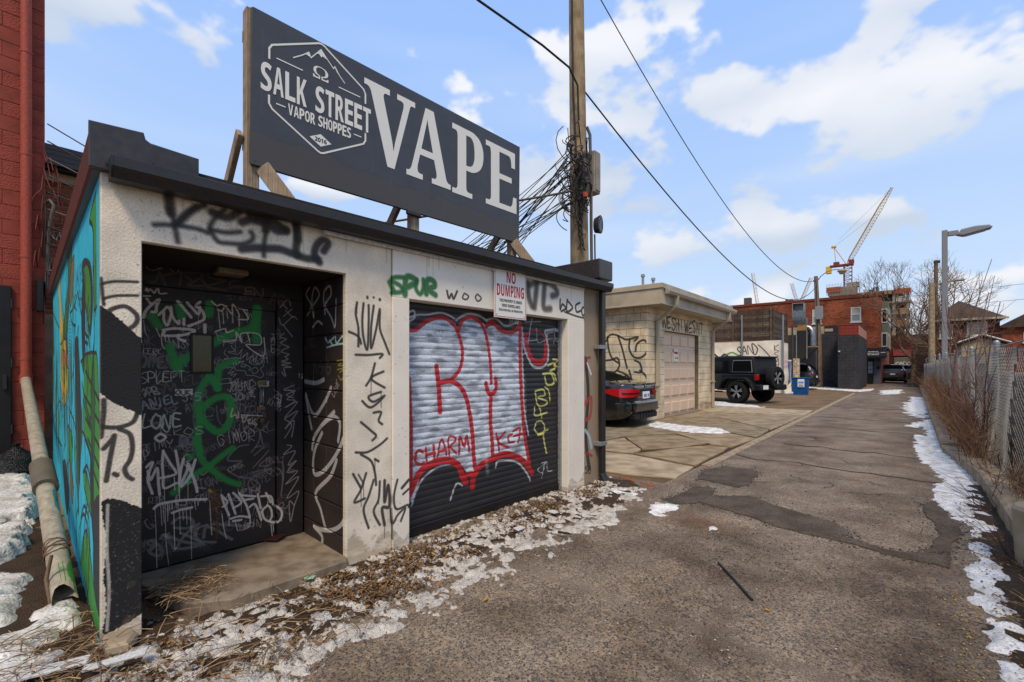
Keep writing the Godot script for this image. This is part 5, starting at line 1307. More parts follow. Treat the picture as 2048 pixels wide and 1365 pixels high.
func print_roller() -> Texture2D:
	var p := Paint.new(215, 205, 3.2, rgb(34, 33, 35), 0.25, 6, 0.2)
	p.fill(INK.silver[0].slice(1), rgb(210, 216, 224), 0.97, 0.8, 0.4)
	p.fill([20, 60, 140, 60, 140, 150, 20, 160], rgb(232, 236, 240), 0.35, 6.0, 0.8)
	var red := rgb(178, 22, 26)
	p.ink(INK.wht, rgb(214, 214, 216), 0.7, 0.8)
	p.ink(INK.red, red, 0.45, 0.98, 1.25)
	p.ink(INK.redfat, red, 0.5, 0.97, 1.1)
	p.ink(INK.redthin, rgb(170, 26, 30), 0.3, 0.95, 0.9)
	p.ink(INK.wthin, rgb(200, 200, 202), 0.3, 0.75)
	p.ink(INK.yel, rgb(206, 204, 110), 0.3, 0.92)
	p.stroke([92, 108, 95, 86, 96, 60, 98, 40], 2.0, rgb(226, 230, 236), 2.2, 0.35)
	p.overspray(INK.red, red, 2.2, 22)
	p.overspray(INK.redfat, red, 3.0, 26)
	p.overspray(INK.wht, rgb(210, 210, 212), 2.5, 22)
	p.drips(INK.yel, 0.3, 6.0, 0.25, rgb(206, 204, 110))
	p.speckle(120, Vector2(8, 2), Vector2(212, 196), 0.15, 0.5, rgb(190, 186, 180), 0.5)
	return p.texture()


func print_door() -> Texture2D:
	var p := Paint.new(122, 216, 4.0, rgb(34, 27, 24), 0.3, 7, 0.2)
	var light := rgb(214, 200, 188)
	var dim := rgb(92, 84, 82)
	p.ink(INK.dfade, rgb(98, 84, 72), 0.35, 0.75)
	p.ink(INK.dmid, rgb(140, 130, 124), 0.35, 0.72)
	p.tag("OMEGA", Vector2(14, 140), Vector2(26, 8), 0.7, rgb(116, 110, 110), 0.85, 0.05)
	p.tag("GM", Vector2(20, 122), Vector2(15, 7), 0.6, dim, 0.8)
	p.tag("OWEN", Vector2(40, 158), Vector2(28, 6), 0.5, dim, 0.8)
	p.tag("BOO", Vector2(36, 87), Vector2(12, 6), 0.9, rgb(120, 116, 118), 0.8)
	p.tag("FEUW", Vector2(44, 98), Vector2(28, 14), 0.5, rgb(108, 102, 104), 0.8, 0.1)
	p.tag("ON", Vector2(58, 172), Vector2(16, 7), 0.6, dim, 0.7)
	p.tag("EN", Vector2(74, 193), Vector2(14, 6), 0.7, rgb(132, 108, 88), 0.8)
	p.tag("AR", Vector2(92, 188), Vector2(11, 8), 0.8, rgb(84, 74, 70), 0.7)
	# the many small tags written over one another
	for k in 95:
		var word := ""
		for j in p.rnd.randi_range(2, 5):
			word += "ABCEFGHIKLMNOPRSTUVWYZ0135"[p.rnd.randi() % 26]
		var c := rgb(70, 64, 62).lerp(rgb(190, 178, 168), pow(p.rnd.randf(), 1.3))
		var size := p.rnd.randf_range(3.0, 7.5)
		p.tag(word, Vector2(p.rnd.randf_range(8, 92), p.rnd.randf_range(12, 178)), Vector2(size * word.length() * 0.62, size), p.rnd.randf_range(0.14, 0.42), c, 0.85, p.rnd.randf_range(-0.3, 0.4), 0.1, 2.6)
	for k in 34:
		var c := rgb(80, 74, 72).lerp(rgb(196, 184, 174), p.rnd.randf())
		var q := []
		var at := Vector2(p.rnd.randf_range(8, 108), p.rnd.randf_range(12, 175))
		var dir := p.rnd.randf() * TAU
		for j in p.rnd.randi_range(5, 11):
			dir += p.rnd.randf_range(0.6, 2.6)
			at += Vector2.from_angle(dir) * p.rnd.randf_range(1.5, 5.0) + Vector2(0.9, -0.3)
			q.append_array([at.x, at.y])
		p.stroke(q, p.rnd.randf_range(0.15, 0.5), c, 0.1, 0.85)
	p.ink(INK.green, rgb(28, 136, 50), 1.1, 0.95, 1.25)
	p.overspray(INK.green, rgb(24, 118, 44), 3.0, 50)
	p.ink(INK.dlight, light, 0.14, 0.97)
	p.drips(INK.dlight, 0.45, 14.0, 0.16, light)
	p.ink(INK.ddrip, light, 0.1, 0.92)
	p.ink(INK.dthin, rgb(188, 180, 174), 0.08, 0.9)
	p.ink(INK.dcream, rgb(206, 184, 158), 0.1, 0.95)
	p.ink(INK.jamb, rgb(166, 152, 144), 0.1, 0.9)
	p.tag("SPLEFT", Vector2(15, 129.5), Vector2(24, 7.5), 0.22, rgb(206, 214, 206), 0.95, 0.03)
	p.tag("ANIEL", Vector2(16, 113), Vector2(20, 5.5), 0.45, rgb(150, 150, 158), 0.95, 0.2)
	p.tag("5:5", Vector2(37, 117), Vector2(11, 5.5), 0.45, rgb(150, 150, 158), 0.95, 0.05)
	p.tag("LONE", Vector2(15.5, 101), Vector2(21, 9), 0.55, rgb(196, 200, 178), 0.95, -0.05)
	p.stroke([25, 96.5, 22.5, 94, 25, 91.5, 28, 94, 25.2, 96.5], 0.8, light, 0.15)
	p.tag("TIMY", Vector2(17, 85), Vector2(16, 5.5), 0.3, rgb(170, 160, 150), 0.9, 0.12)
	p.tag("KOS", Vector2(32, 94), Vector2(18, 5), 0.18, light, 0.9)
	p.tag("GIMOR", Vector2(58, 84), Vector2(24, 8), 0.2, light, 0.9, 0.05)
	p.tag("KERK", Vector2(16, 148.5), Vector2(10, 4), 0.18, light, 0.9)
	p.tag("SIKH", Vector2(62, 189), Vector2(18, 3.0), 0.18, rgb(128, 118, 110), 0.9)
	p.tag("UNICEF", Vector2(99, 150), Vector2(22, 2.4), 0.2, rgb(150, 142, 136), 0.9, PI / 2)
	p.tag("SAMO", Vector2(96.5, 120), Vector2(14, 3), 0.2, light, 0.9, -PI / 2)
	p.tag("HELD", Vector2(93, 166), Vector2(16, 3), 0.25, light, 0.85, -PI / 2)
	p.tag("12", Vector2(112, 132), Vector2(5, 3), 0.25, light, 0.85)
	for q in [[33, 121, 10, 4.4, "OUK"], [84, 125.5, 7.5, 4.4, "SHUK"]]:
		p.fill([q[0], q[1], q[0] + q[2], q[1], q[0] + q[2], q[1] + q[3], q[0], q[1] + q[3]], rgb(206, 196, 178), 0.95, 0.1, 0.0, true)
		p.tag(q[4], Vector2(q[0] + 0.5, q[1] + 0.8), Vector2(q[2] - 1.2, q[3] - 1.6), 0.35, rgb(40, 36, 34), 0.95)
	p.ink(INK.rust, rgb(86, 48, 20), 0.8, 0.75, 0.8)
	p.speckle(160, Vector2(52, 28), Vector2(60, 56), 0.12, 0.7, rgb(150, 90, 30), 0.9)
	p.stroke([52.5, 54, 53.5, 53], 1.0, rgb(170, 140, 40), 0.3)
	p.speckle(150, Vector2(10, 5), Vector2(118, 205), 0.08, 0.2, rgb(150, 140, 130), 0.6)
	return p.texture()


func print_reveal() -> Texture2D:
	var p := Paint.new(80, 212, 3.4, rgb(46, 36, 31), 0.25, 8, 0.2)
	p.ink(INK.revdim, rgb(86, 78, 76), 0.3, 0.8)
	p.ink(INK.rev, rgb(188, 184, 182), 0.35, 0.92, 1.1)
	p.ink(INK.revcy, rgb(170, 200, 204), 0.2, 0.95, 0.9)
	p.ink(INK.revye, rgb(150, 136, 50), 0.2, 0.9, 0.9)
	p.tag("LOVE", Vector2(57, 118), Vector2(14, 5), 0.35, rgb(186, 160, 148), 0.9, 0.9)
	return p.texture()


func print_mural() -> Texture2D:
	var p := Paint.new(580, 250, 2.4, rgb(26, 172, 196), 0.12, 9, 0.3)
	var cols := [rgb(28, 26, 27), rgb(52, 128, 34), rgb(34, 84, 44), rgb(206, 158, 40), rgb(120, 86, 50), rgb(190, 60, 60)]
	for s in MURAL:
		if s[1] == 0:
			p.fill(s.slice(2), cols[s[0]], 0.97, 0.6)
			if s[0] != 0:
				p.stroke(s.slice(2), 1.0, cols[0], 0.3, 0.95)
		else:
			p.stroke(s.slice(2), s[1], cols[0], 0.25, 0.95)
	# flowing lines and feathers over the far half, as far as they can be made out
	var r := RandomNumberGenerator.new()
	r.seed = 12
	for i in 26:
		var x := r.randf_range(30, 560); var y := r.randf_range(60, 215)
		var w := r.randf_range(5, 16); var l := r.randf_range(30, 80); var lean := r.randf_range(-14, 14)
		var leaf := [x, y, x + w, y - l * 0.45, x + lean, y - l, x - w * 0.6, y - l * 0.5]
		p.fill(leaf, cols[[1, 1, 2, 0, 3][r.randi() % 5]], 0.97, 0.5)
		leaf.append_array([x, y])
		p.stroke(leaf, 1.1, cols[0], 0.25, 0.95)
	for i in 70:
		var x := r.randf_range(10, 570); var y := r.randf_range(50, 225)
		var q := []
		var ph := r.randf() * TAU
		for j in 7:
			q.append_array([x + sin(ph + j * 0.8) * 7.0 + j * r.randf_range(-2.0, 2.0), y - j * 13.0])
		p.stroke(q, r.randf_range(0.7, 1.9), cols[[0, 0, 0, 2][r.randi() % 4]], 0.25, 0.95)
	for i in 34:
		var x := r.randf_range(40, 560); var y := r.randf_range(20, 190)
		var l := r.randf_range(20, 60)
		p.stroke([x, y, x + r.randf_range(4, 16), y - l * 0.4, x + r.randf_range(-4, 10), y - l], r.randf_range(0.7, 2.2), cols[[0, 0, 1, 2][r.randi() % 4]], 0.3, 0.95)
	for i in 40:
		var y := 60.0 + i * 3.0
		p.stroke([225 + sin(i * 0.3) * 6.0, y, 240 + sin(i * 0.3) * 6.0, y + 2.0], 0.5, cols[0], 0.15)
	p.tag("ADRIAN", Vector2(92, 196), Vector2(70, 12), 0.9, rgb(20, 52, 66), 0.9, 0.02)
	p.tag("HAYLES", Vector2(110, 182), Vector2(74, 10), 0.8, rgb(20, 52, 66), 0.9, 0.02)
	p.speckle(70, Vector2(0, 0), Vector2(400, 30), 0.4, 3.0, rgb(60, 52, 44), 0.6)
	return p.texture()


func ribbon(m: Mb, pts: Array, width: float, depth: float, origin: Vector3) -> void:
	for i in pts.size() - 1:
		var a := origin + FX * Vector3(pts[i][0], pts[i][1], 0)
		var b := origin + FX * Vector3(pts[i + 1][0], pts[i + 1][1], 0)
		var d := (b - a).normalized() * width * 0.3
		m.beam(a - d, b + d, depth * (1.0 + 0.02 * (i % 5)), width, 0.0, Vector3.RIGHT.cross(b - a).normalized())


func build_garage() -> void:
	var t := thing("graffiti_garage", "low stucco garage covered in graffiti with dark doorway and roller door", "garage", Vector3(-3.0, 0, -2.5), G)
	var front := printed(print_front(), 0.88, stucco_relief(1180, 637, 0.3), 0.22)
	var front_uv := [Vector3(0, 0, -1.0 / 4.55), -0.25 / 4.55, Vector3(0, -1.0 / 2.45, 0), 1.0]
	# stucco skin round the doorway
	var m := Mb.new()
	m.prism(PackedVector2Array([Vector2(0, 0), Vector2(0.16, 0), Vector2(0.16, 2.05), Vector2(1.27, 2.05), Vector2(1.27, 0), Vector2(1.63, 0), Vector2(1.63, 2.42), Vector2(0, 2.42)]), Transform3D(FX, Vector3(-3.05, 0, -0.25)), 0.05, 0.006)
	part(t, "stucco_front", m.mesh(front_uv), front)
	# boards round the roller door
	for q in [["casing_board", 0.0, 1.63, 1.78, 1.93], ["header_board", 1.93, 1.635, 4.17, 2.42], ["casing_board", 0.0, 3.85, 4.17, 1.93]]:
		m = Mb.new()
		m.span(Vector3(-3.14, q[1], -0.25 - q[3]), Vector3(-2.985 - (0.004 if q[0] == "header_board" else 0.0), q[4] - 0.002, -0.25 - q[2] - 0.002), 0.004)
		part(t, q[0], m.mesh(front_uv), front)
	m = Mb.new()
	m.span(Vector3(-3.2, 0, -4.78), Vector3(-3.02, 2.4, -4.425), 0.006)
	part(t, "end_pier", m.mesh(front_uv), front)
	# mural wall, far wall, back wall, roof
	var mural := printed(print_mural(), 0.8, stucco_relief(1392, 600, 0.25), 0.2)
	m = Mb.new()
	m.span(Vector3(-8.7, 0, -0.288), Vector3(-3.052, 2.42, -0.251))
	part(t, "mural_wall", m.mesh([Vector3(-1.0 / 5.8, 0, 0), -3.0 / 5.8, Vector3(0, -1.0 / 2.5, 0), 1.0]), mural)
	m = Mb.new()
	m.span(Vector3(-8.7, 0, -4.8), Vector3(-3.205, 2.42, -4.6))
	part(t, "end_wall", m.mesh(), M.block_b)
	m = Mb.new()
	m.span(Vector3(-8.7, 0, -4.598), Vector3(-8.5, 2.42, -0.452))
	part(t, "back_wall", m.mesh(), M.block_b)
	m = Mb.new()
	m.span(Vector3(-8.72, 2.424, -4.8), Vector3(-3.0, 2.48, -0.25))
	part(t, "roof", m.mesh(), M.tar)
	# flashings on both ends of the roof
	m = Mb.new()
	m.span(Vector3(-8.74, 2.36, -0.40), Vector3(-2.98, 2.565, -0.21), 0.012)
	part(t, "side_flashing", m.mesh(), M.flashing_side)
	m = Mb.new()
	m.prism(PackedVector2Array([Vector2(-0.045, 2.365), Vector2(0.40, 2.345), Vector2(0.40, 2.545), Vector2(0.19, 2.556), Vector2(0.17, 2.568), Vector2(0.162, 2.6), Vector2(-0.045, 2.585)]), Transform3D(FX, Vector3(-2.99, 0, -0.25)), 0.03, 0.006)
	var fl := part(t, "front_flashing", m.mesh(), M.flashing)
	for k in 3:
		m = Mb.new()
		m.lathe([[0.006, 0.0], [0.005, 0.004], [0.0, 0.005]], Transform3D(Basis(Vector3.UP, Vector3(-1, 0, 0), Vector3(0, 0, 1)).rotated(Vector3.UP, 0.0), Vector3(-2.957, [2.39, 2.39, 2.45][k], [-0.27, -0.66, -0.45][k])), 8)
		part(fl, "screw", m.mesh(), M.steel)
	m = Mb.new()
	m.span(Vector3(-8.74, 2.46, -4.96), Vector3(-2.93, 2.70, -4.66), 0.012)
	part(t, "end_flashing", m.mesh(), M.flashing)
	# gutter: an open trough of folded metal with a rolled lip
	var prof := [[0.0, 0.0], [0.085, 0.0], [0.1, 0.03], [0.118, 0.05], [0.118, 0.098], [0.105, 0.104], [0.105, 0.094], [0.11, 0.052], [0.094, 0.034], [0.08, 0.006], [0.006, 0.006], [0.006, 0.115], [0.0, 0.115]]
	var gp := PackedVector2Array()
	for q in prof:
		gp.push_back(Vector2(q[0], q[1]))
	m = Mb.new()
	m.prism(gp, Transform3D(Basis(Vector3.RIGHT, Vector3.UP, Vector3(0, 0, 1)), Vector3(-2.978, 2.312, -4.86)), 4.575)
	var gut := part(t, "gutter", m.mesh(), M.black_metal)
	m = Mb.new()
	m.prism(PackedVector2Array([Vector2(0, 0), Vector2(0.085, 0), Vector2(0.118, 0.05), Vector2(0.118, 0.098), Vector2(0, 0.112)]), Transform3D(Basis(Vector3.RIGHT, Vector3.UP, Vector3(0, 0, 1)), Vector3(-2.978, 2.312, -0.283)), 0.006)
	part(gut, "end_cap", m.mesh(), M.black_metal)
	m = Mb.new()
	m.span(Vector3(-3.3, 2.425, -4.66), Vector3(-2.985, 2.436, -0.66))
	part(t, "drip_edge", m.mesh(), M.black_metal)
	m = Mb.new()
	m.span(Vector3(-2.984, 2.285, -4.4), Vector3(-2.965, 2.312, -1.35), 0.003)
	part(t, "fascia_strip", m.mesh(), M.white_trim)
	# downspout at the far end with its straps
	m = Mb.new()
	m.span(Vector3(-2.99, 0.12, -4.8), Vector3(-2.93, 2.36, -4.72), 0.008)
	m.beam(Vector3(-2.96, 0.12, -4.76), Vector3(-2.9, 0.03, -4.74), 0.08, 0.06, 0.006)
	var ds := part(t, "downspout", m.mesh(), M.black_metal)
	for y in [0.46, 1.62]:
		m = Mb.new()
		m.span(Vector3(-3.03, y, -4.82), Vector3(-2.922, y + 0.045, -4.66), 0.002)
		part(ds, "strap", m.mesh(), M.galv)
	# doorway
	var dark := printed(print_door(), 0.6)
	var door_uv := [Vector3(0, 0, -1.0 / 1.22), -0.35 / 1.22, Vector3(0, -1.0 / 2.16, 0), 1.0]
	m = Mb.new()
	m.span(Vector3(-3.8, 1.93, -1.515), Vector3(-3.7, 2.12, -0.41), 0.003)
	m.span(Vector3(-3.8, 1.83, -1.315), Vector3(-3.715, 1.928, -0.41), 0.003)
	part(t, "transom_panel", m.mesh(door_uv), dark)
	m = Mb.new()
	m.span(Vector3(-3.8, 0.0, -1.515), Vector3(-3.7, 1.928, -1.318), 0.004)
	part(t, "door_jamb", m.mesh(door_uv), dark)
	m = Mb.new()
	m.span(Vector3(-3.8, 0.085, -1.312), Vector3(-3.722, 1.828, -0.412), 0.003)
	var leaf := part(t, "door", m.mesh(door_uv), dark)
	leaf.set_meta("label", "black steel door covered in white tags and a green figure")
	for q in [[-0.905, 1.355, -0.765, 1.37], [-0.905, 1.62, -0.765, 1.635], [-0.905, 1.37, -0.89, 1.62], [-0.78, 1.37, -0.765, 1.62]]:
		m = Mb.new()
		m.span(Vector3(-3.7215, q[1], q[0]), Vector3(-3.714, q[3], q[2]), 0.002)
		part(leaf, "window_frame", m.mesh(), M.black_door)
	m = Mb.new()
	m.span(Vector3(-3.7218, 1.37, -0.89), Vector3(-3.719, 1.62, -0.78))
	part(leaf, "window", m.mesh(), mat(rgb(104, 92, 52), 0.15, {"tex": T.grain, "scale": 3.0}))
	m = Mb.new()
	m.span(Vector3(-3.722, 1.1, -1.225), Vector3(-3.714, 1.27, -1.195), 0.002)
	m.tube([Vector3(-3.715, 1.12, -1.21), Vector3(-3.675, 1.135, -1.21), Vector3(-3.672, 1.185, -1.21), Vector3(-3.675, 1.235, -1.21), Vector3(-3.715, 1.25, -1.21)], 0.008, 0.008, 8)
	part(leaf, "handle", m.mesh(), M.steel)
	for y in [1.09, 1.28]:
		m = Mb.new()
		m.span(Vector3(-3.722, y - 0.014, -1.24), Vector3(-3.716, y + 0.014, -1.18), 0.002)
		part(leaf, "handle_plate", m.mesh(), mat(rgb(140, 112, 74), 0.5, {"tex": T.rusty, "scale": 5.0, "metal": 0.4}))
	m = Mb.new()
	m.lathe([[0.0, 0.0], [0.028, 0.0], [0.028, 0.006], [0.014, 0.012], [0.014, 0.03], [0.026, 0.04], [0.028, 0.055], [0.02, 0.066], [0.0, 0.068]], Transform3D(Basis(Vector3(0, 1, 0), Vector3(1, 0, 0), Vector3(0, 0, -1)), Vector3(-3.722, 1.0, -1.2)), 14)
	part(leaf, "knob", m.mesh(), mat(rgb(90, 74, 56), 0.4, {"metal": 0.7}))
	# painted block wall at the right of the doorway
	var rev := printed(print_reveal(), 0.7)
	var rev_uv := [Vector3(1.0 / 0.8, 0, 0), 3.75 / 0.8, Vector3(0, -1.0 / 2.12, 0), 1.0]
	m = Mb.new()
	m.span(Vector3(-3.705, 0, -1.72), Vector3(-3.052, 2.05, -1.532))
	var side := part(t, "doorway_side", m.mesh(rev_uv), M.brown_block)
	for row in 10:
		var y0 := 0.0 + row * 0.205
		var cut := -3.3 if row % 2 else -3.52
		for seg in [[-3.7, cut - 0.004], [cut + 0.004, -3.053]]:
			m = Mb.new()
			m.span(Vector3(seg[0], y0 + 0.004, -1.56), Vector3(seg[1], minf(y0 + 0.201, 2.045), -1.52), 0.005)
			part(side, "block", m.mesh(rev_uv), rev)
	m = Mb.new()
	m.span(Vector3(-3.705, 0, -0.406), Vector3(-3.052, 2.05, -0.292))
	part(t, "doorway_side", m.mesh(), M.brown_block)
	m = Mb.new()
	m.span(Vector3(-3.8, 2.052, -1.7), Vector3(-3.052, 2.12, -0.3))
	part(t, "doorway_ceiling", m.mesh(), M.soffit)
	m = Mb.new()
	m.span(Vector3(-3.5, 2.01, -1.02), Vector3(-3.36, 2.05, -0.84), 0.008)
	part(t, "ceiling_fitting", m.mesh(), M.lens)
	m = Mb.new()
	m.prism(PackedVector2Array([Vector2(-3.72, 0.42), Vector2(-3.06, 0.62), Vector2(-2.94, 0.8), Vector2(-2.95, 1.5), Vector2(-3.06, 1.56), Vector2(-3.72, 1.53)]), Transform3D(Basis(Vector3.RIGHT, Vector3(0, 0, -1), Vector3.UP), Vector3(0, 0, 0)), 0.08, 0.008)
	part(t, "door_step", m.mesh(), M.step)
	# roller door, slat by slat
	var roll := printed(print_roller(), 0.5)
	var roll_uv := [Vector3(0, 0, -1.0 / 2.15), -2.0 / 2.15, Vector3(0, -1.0 / 2.05, 0), 1.0]
	m = Mb.new()
	m.span(Vector3(-3.16, 0.03, -4.1), Vector3(-3.13, 1.93, -2.03))
	var rd := part(t, "roller_door", m.mesh(), M.black_door)
	rd.set_meta("label", "black ribbed roller door with silver and red painted letters")
	var count := 34
	var pitch := (1.93 - 0.11) / count
	for k in count:
		var y0 := 0.11 + k * pitch
		var rowpts := []
		for j in 7:
			var q := j / 6.0
			var bulge := 0.006 * sin(q * PI) + (0.003 if k % 5 == 0 else 0.0)
			rowpts.append([Vector3(-3.11 + bulge, y0 + q * (pitch - 0.002), -2.032), Vector3(-3.11 + bulge, y0 + q * (pitch - 0.002), -4.098)])
		m = Mb.new()
		var rr := []
		for q in rowpts:
			rr.append([q[1], q[0]])
		m.grid(rr)
		m.quad(rowpts[0][0], rowpts[0][1], rowpts[0][1] - Vector3(0.02, 0, 0), rowpts[0][0] - Vector3(0.02, 0, 0))
		m.quad(rowpts[6][0], rowpts[6][0] - Vector3(0.02, 0, 0), rowpts[6][1] - Vector3(0.02, 0, 0), rowpts[6][1])
		part(rd, "slat", m.mesh(roll_uv), roll)
	m = Mb.new()
	m.span(Vector3(-3.13, 0.025, -4.098), Vector3(-3.095, 0.108, -2.032), 0.008)
	part(rd, "bottom_bar", m.mesh(), M.black_door)
	m = Mb.new()
	m.span(Vector3(-3.13, 0.03, -4.1), Vector3(-3.07, 1.925, -4.075), 0.004)
	part(rd, "guide_rail", m.mesh(), M.lamp_grey)
	m = Mb.new()
	m.span(Vector3(-3.4, -0.02, -4.45), Vector3(-2.9, 0.022, -2.02), 0.01)
	part(t, "door_sill", m.mesh(), M.step)
	m = Mb.new()
	m.tube([Vector3(-3.6, 2.47, -2.6), Vector3(-3.6, 2.62, -2.6)], 0.018, 0.018, 10)
	m.lathe([[0.0, 0.0], [0.032, 0.0], [0.034, 0.02], [0.0, 0.03]], Transform3D(Basis(), Vector3(-3.6, 2.615, -2.6)), 10)
	part(t, "roof_vent", m.mesh(), M.galv)

	build_roof_sign()
	build_dumping_sign()


func print_sign() -> Texture2D:
	var p := Paint.new(306, 120, 3.0, rgb(60, 61, 65), 0.1, 14, 0.4)
	# dirt left by standing wet along the lower edge, with its ragged tide line
	var edge := []
	var f := FastNoiseLite.new()
	f.seed = 4
	f.frequency = 0.03
	f.fractal_octaves = 4
	for i in 40:
		var x := i * 8.0
		edge.append_array([x, 25.0 + f.get_noise_1d(x) * 7.0 - x * 0.012 - (6.0 if i == 21 else 0.0)])
	edge.append_array([320, -4, -4, -4])
	p.fill(edge, rgb(72, 63, 55), 0.75, 1.2)
	p.stroke(edge.slice(0, 80), 0.35, rgb(48, 45, 43), 0.3, 0.5)
	for i in 44:
		var x := p.rnd.randf_range(5, 300); var y := p.rnd.randf_range(20, 118)
		p.stroke([x, y, x + p.rnd.randf_range(-0.4, 0.4), y - p.rnd.randf_range(6, 26)], 0.25, rgb(92, 92, 93), 0.5, 0.45)
	p.speckle(130, Vector2(0, 0), Vector2(306, 120), 0.1, 0.35, rgb(110, 108, 104), 0.5)
	for i in 7:
		for y in [3.0, 60.0, 117.0]:
			p.stroke([4 + i * 49.5, y], 0.5, rgb(24, 23, 23), 0.15)
	return p.texture()


func build_roof_sign() -> void:
	var t := thing("roof_sign", "long dark grey shop sign with white lettering on timber posts above the garage", "sign", Vector3(-3.85, 2.48, -2.7), G)
	var o := Vector3(-3.8, 2.945, -1.165)
	var m := Mb.new()
	m.prism(PackedVector2Array([Vector2(-0.01, 0), Vector2(3.025, 0), Vector2(3.042, 1.2), Vector2(0.014, 1.2)]), Transform3D(FX, o - Vector3(0.012, 0, 0)), 0.012, 0.002)
	part(t, "panel", m.mesh([Vector3(0, 0, -1.0 / 3.06), -1.155 / 3.06, Vector3(0, -1.0 / 1.2, 0), 1.0 + 2.945 / 1.2]), printed(print_sign(), 0.42))
	m = Mb.new()
	m.span(Vector3(-3.83, 2.945, -4.2), Vector3(-3.813, 4.143, -1.17))
	part(t, "backing", m.mesh(), M.sign_back)
	# lettering, each letter where it stands on the panel
	var at := Transform3D(FX, o + Vector3(0.0005, 0, 0))
	for q in [["V", 0.935, 0.352, 0.548, 0.735], ["A", 1.383, 0.348, 0.552, 0.742], ["P", 1.96, 0.335, 0.456, 0.745], ["E", 2.456, 0.345, 0.52, 0.735]]:
		lettering(t, "letter", q[0], true, true, Vector2(q[3], q[4]), at * Transform3D(Basis(), Vector3(q[1], q[2], 0)), M.sign_white, 0.003)
	for q in [["SALK", 0.069, 0.596, 0.36, 0.222], ["STREET", 0.49, 0.596, 0.52, 0.222], ["VAPOR", 0.271, 0.48, 0.222, 0.09], ["SHOPPES", 0.514, 0.482, 0.296, 0.092]]:
		var n: int = q[0].length()
		var gap: float = q[3] / n
		for i in n:
			lettering(t, "letter", q[0][i], false, true, Vector2(gap * 0.86, q[4]), at * Transform3D(Basis(), Vector3(q[1] + i * gap, q[2], 0)), M.sign_white, 0.003)
	lettering(t, "letter", "Ω", true, false, Vector2(0.13, 0.105), at * Transform3D(Basis(), Vector3(0.47, 0.88, 0)), M.sign_white, 0.003)
	m = Mb.new()
	m.prism(PackedVector2Array([Vector2(0.44, 0.368), Vector2(0.534, 0.316), Vector2(0.627, 0.368), Vector2(0.534, 0.42)]), at, 0.0025)
	var dia := part(t, "diamond", m.mesh(), M.sign_white)
	var a := text_mesh("2016", false, true, Vector2(0.1, 0.036), 0.003)
	part(dia, "date", a[0], M.black_ink, at * Transform3D(Basis(), Vector3(0.484, 0.35, 0.0012)) * a[1])
	m = Mb.new()
	var oo := o + Vector3(0.0016, 0, 0)
	ribbon(m, [[0.13, 0.86], [0.13, 0.94], [0.15, 0.975], [0.515, 1.178], [0.54, 1.185], [0.566, 1.178], [0.925, 0.975], [0.945, 0.94], [0.945, 0.855]], 0.014, 0.003, oo)
	part(t, "hexagon_line", m.mesh(), M.sign_white)
	m = Mb.new()
	ribbon(m, [[0.128, 0.572], [0.128, 0.51], [0.15, 0.475], [0.51, 0.27], [0.535, 0.262], [0.56, 0.27], [0.925, 0.48], [0.945, 0.515], [0.945, 0.58]], 0.014, 0.003, oo)
	part(t, "hexagon_line", m.mesh(), M.sign_white)
	for q in [[0.186, 0.384, 0.888], [0.696, 0.89, 0.889], [0.183, 0.248, 0.53], [0.835, 0.902, 0.533]]:
		m = Mb.new()
		ribbon(m, [[q[0], q[2]], [q[1], q[2]]], 0.009, 0.003, oo)
		part(t, "rule", m.mesh(), M.sign_white)
	m = Mb.new()
	ribbon(m, [[0.311, 0.956], [0.38, 1.01], [0.436, 1.062], [0.452, 1.024], [0.538, 1.136], [0.58, 1.09], [0.645, 1.026], [0.658, 1.05], [0.7, 0.99], [0.746, 0.948]], 0.008, 0.003, oo)
	m.prism(PackedVector2Array([Vector2(0.5, 1.085), Vector2(0.52, 1.09), Vector2(0.54, 1.07), Vector2(0.55, 1.085), Vector2(0.588, 1.075), Vector2(0.538, 1.132)]), at, 0.0024)
	m.prism(PackedVector2Array([Vector2(0.41, 1.035), Vector2(0.428, 1.03), Vector2(0.446, 1.03), Vector2(0.436, 1.058)]), at, 0.0024)
	m.prism(PackedVector2Array([Vector2(0.66, 1.035), Vector2(0.675, 1.01), Vector2(0.69, 1.0), Vector2(0.66, 1.046)]), at, 0.0024)
	part(t, "mountain_outline", m.mesh(), M.sign_white)
	# timber posts, rails and braces
	for z in [-1.19, -2.68, -4.14]:
		m = Mb.new()
		m.span(Vector3(-3.922, 2.48, z - 0.045), Vector3(-3.832, 4.15 if z > -2.0 else 4.1, z + 0.045), 0.005)
		part(t, "post", m.mesh(), M.timber)
		m = Mb.new()
		m.beam(Vector3(-3.9, 3.2, z + 0.07), Vector3(-4.6, 2.5, z + 0.07), 0.04, 0.09, 0.004)
		part(t, "brace", m.mesh(), M.timber)
		m = Mb.new()
		m.span(Vector3(-4.75, 2.484, z - 0.06), Vector3(-3.55, 2.52, z + 0.06), 0.005)
		part(t, "sleeper", m.mesh(), M.timber)
	for q in [[-1.25, -1.5], [-4.1, -4.4]]:
		m = Mb.new()
		m.beam(Vector3(-3.815, 2.95, q[0]), Vector3(-3.6, 2.5, q[1]), 0.04, 0.12, 0.004)
		part(t, "brace", m.mesh(), M.timber)
	for y in [3.1, 3.95]:
		m = Mb.new()
		m.span(Vector3(-3.99, y, -4.2), Vector3(-3.924, y + 0.09, -1.16), 0.004)
		part(t, "rail", m.mesh(), M.timber)
	m = Mb.new()
	m.span(Vector3(-3.83, 2.91, -2.72), Vector3(-3.79, 2.944, -2.56), 0.004)
	part(t, "clip", m.mesh(), M.black_metal)


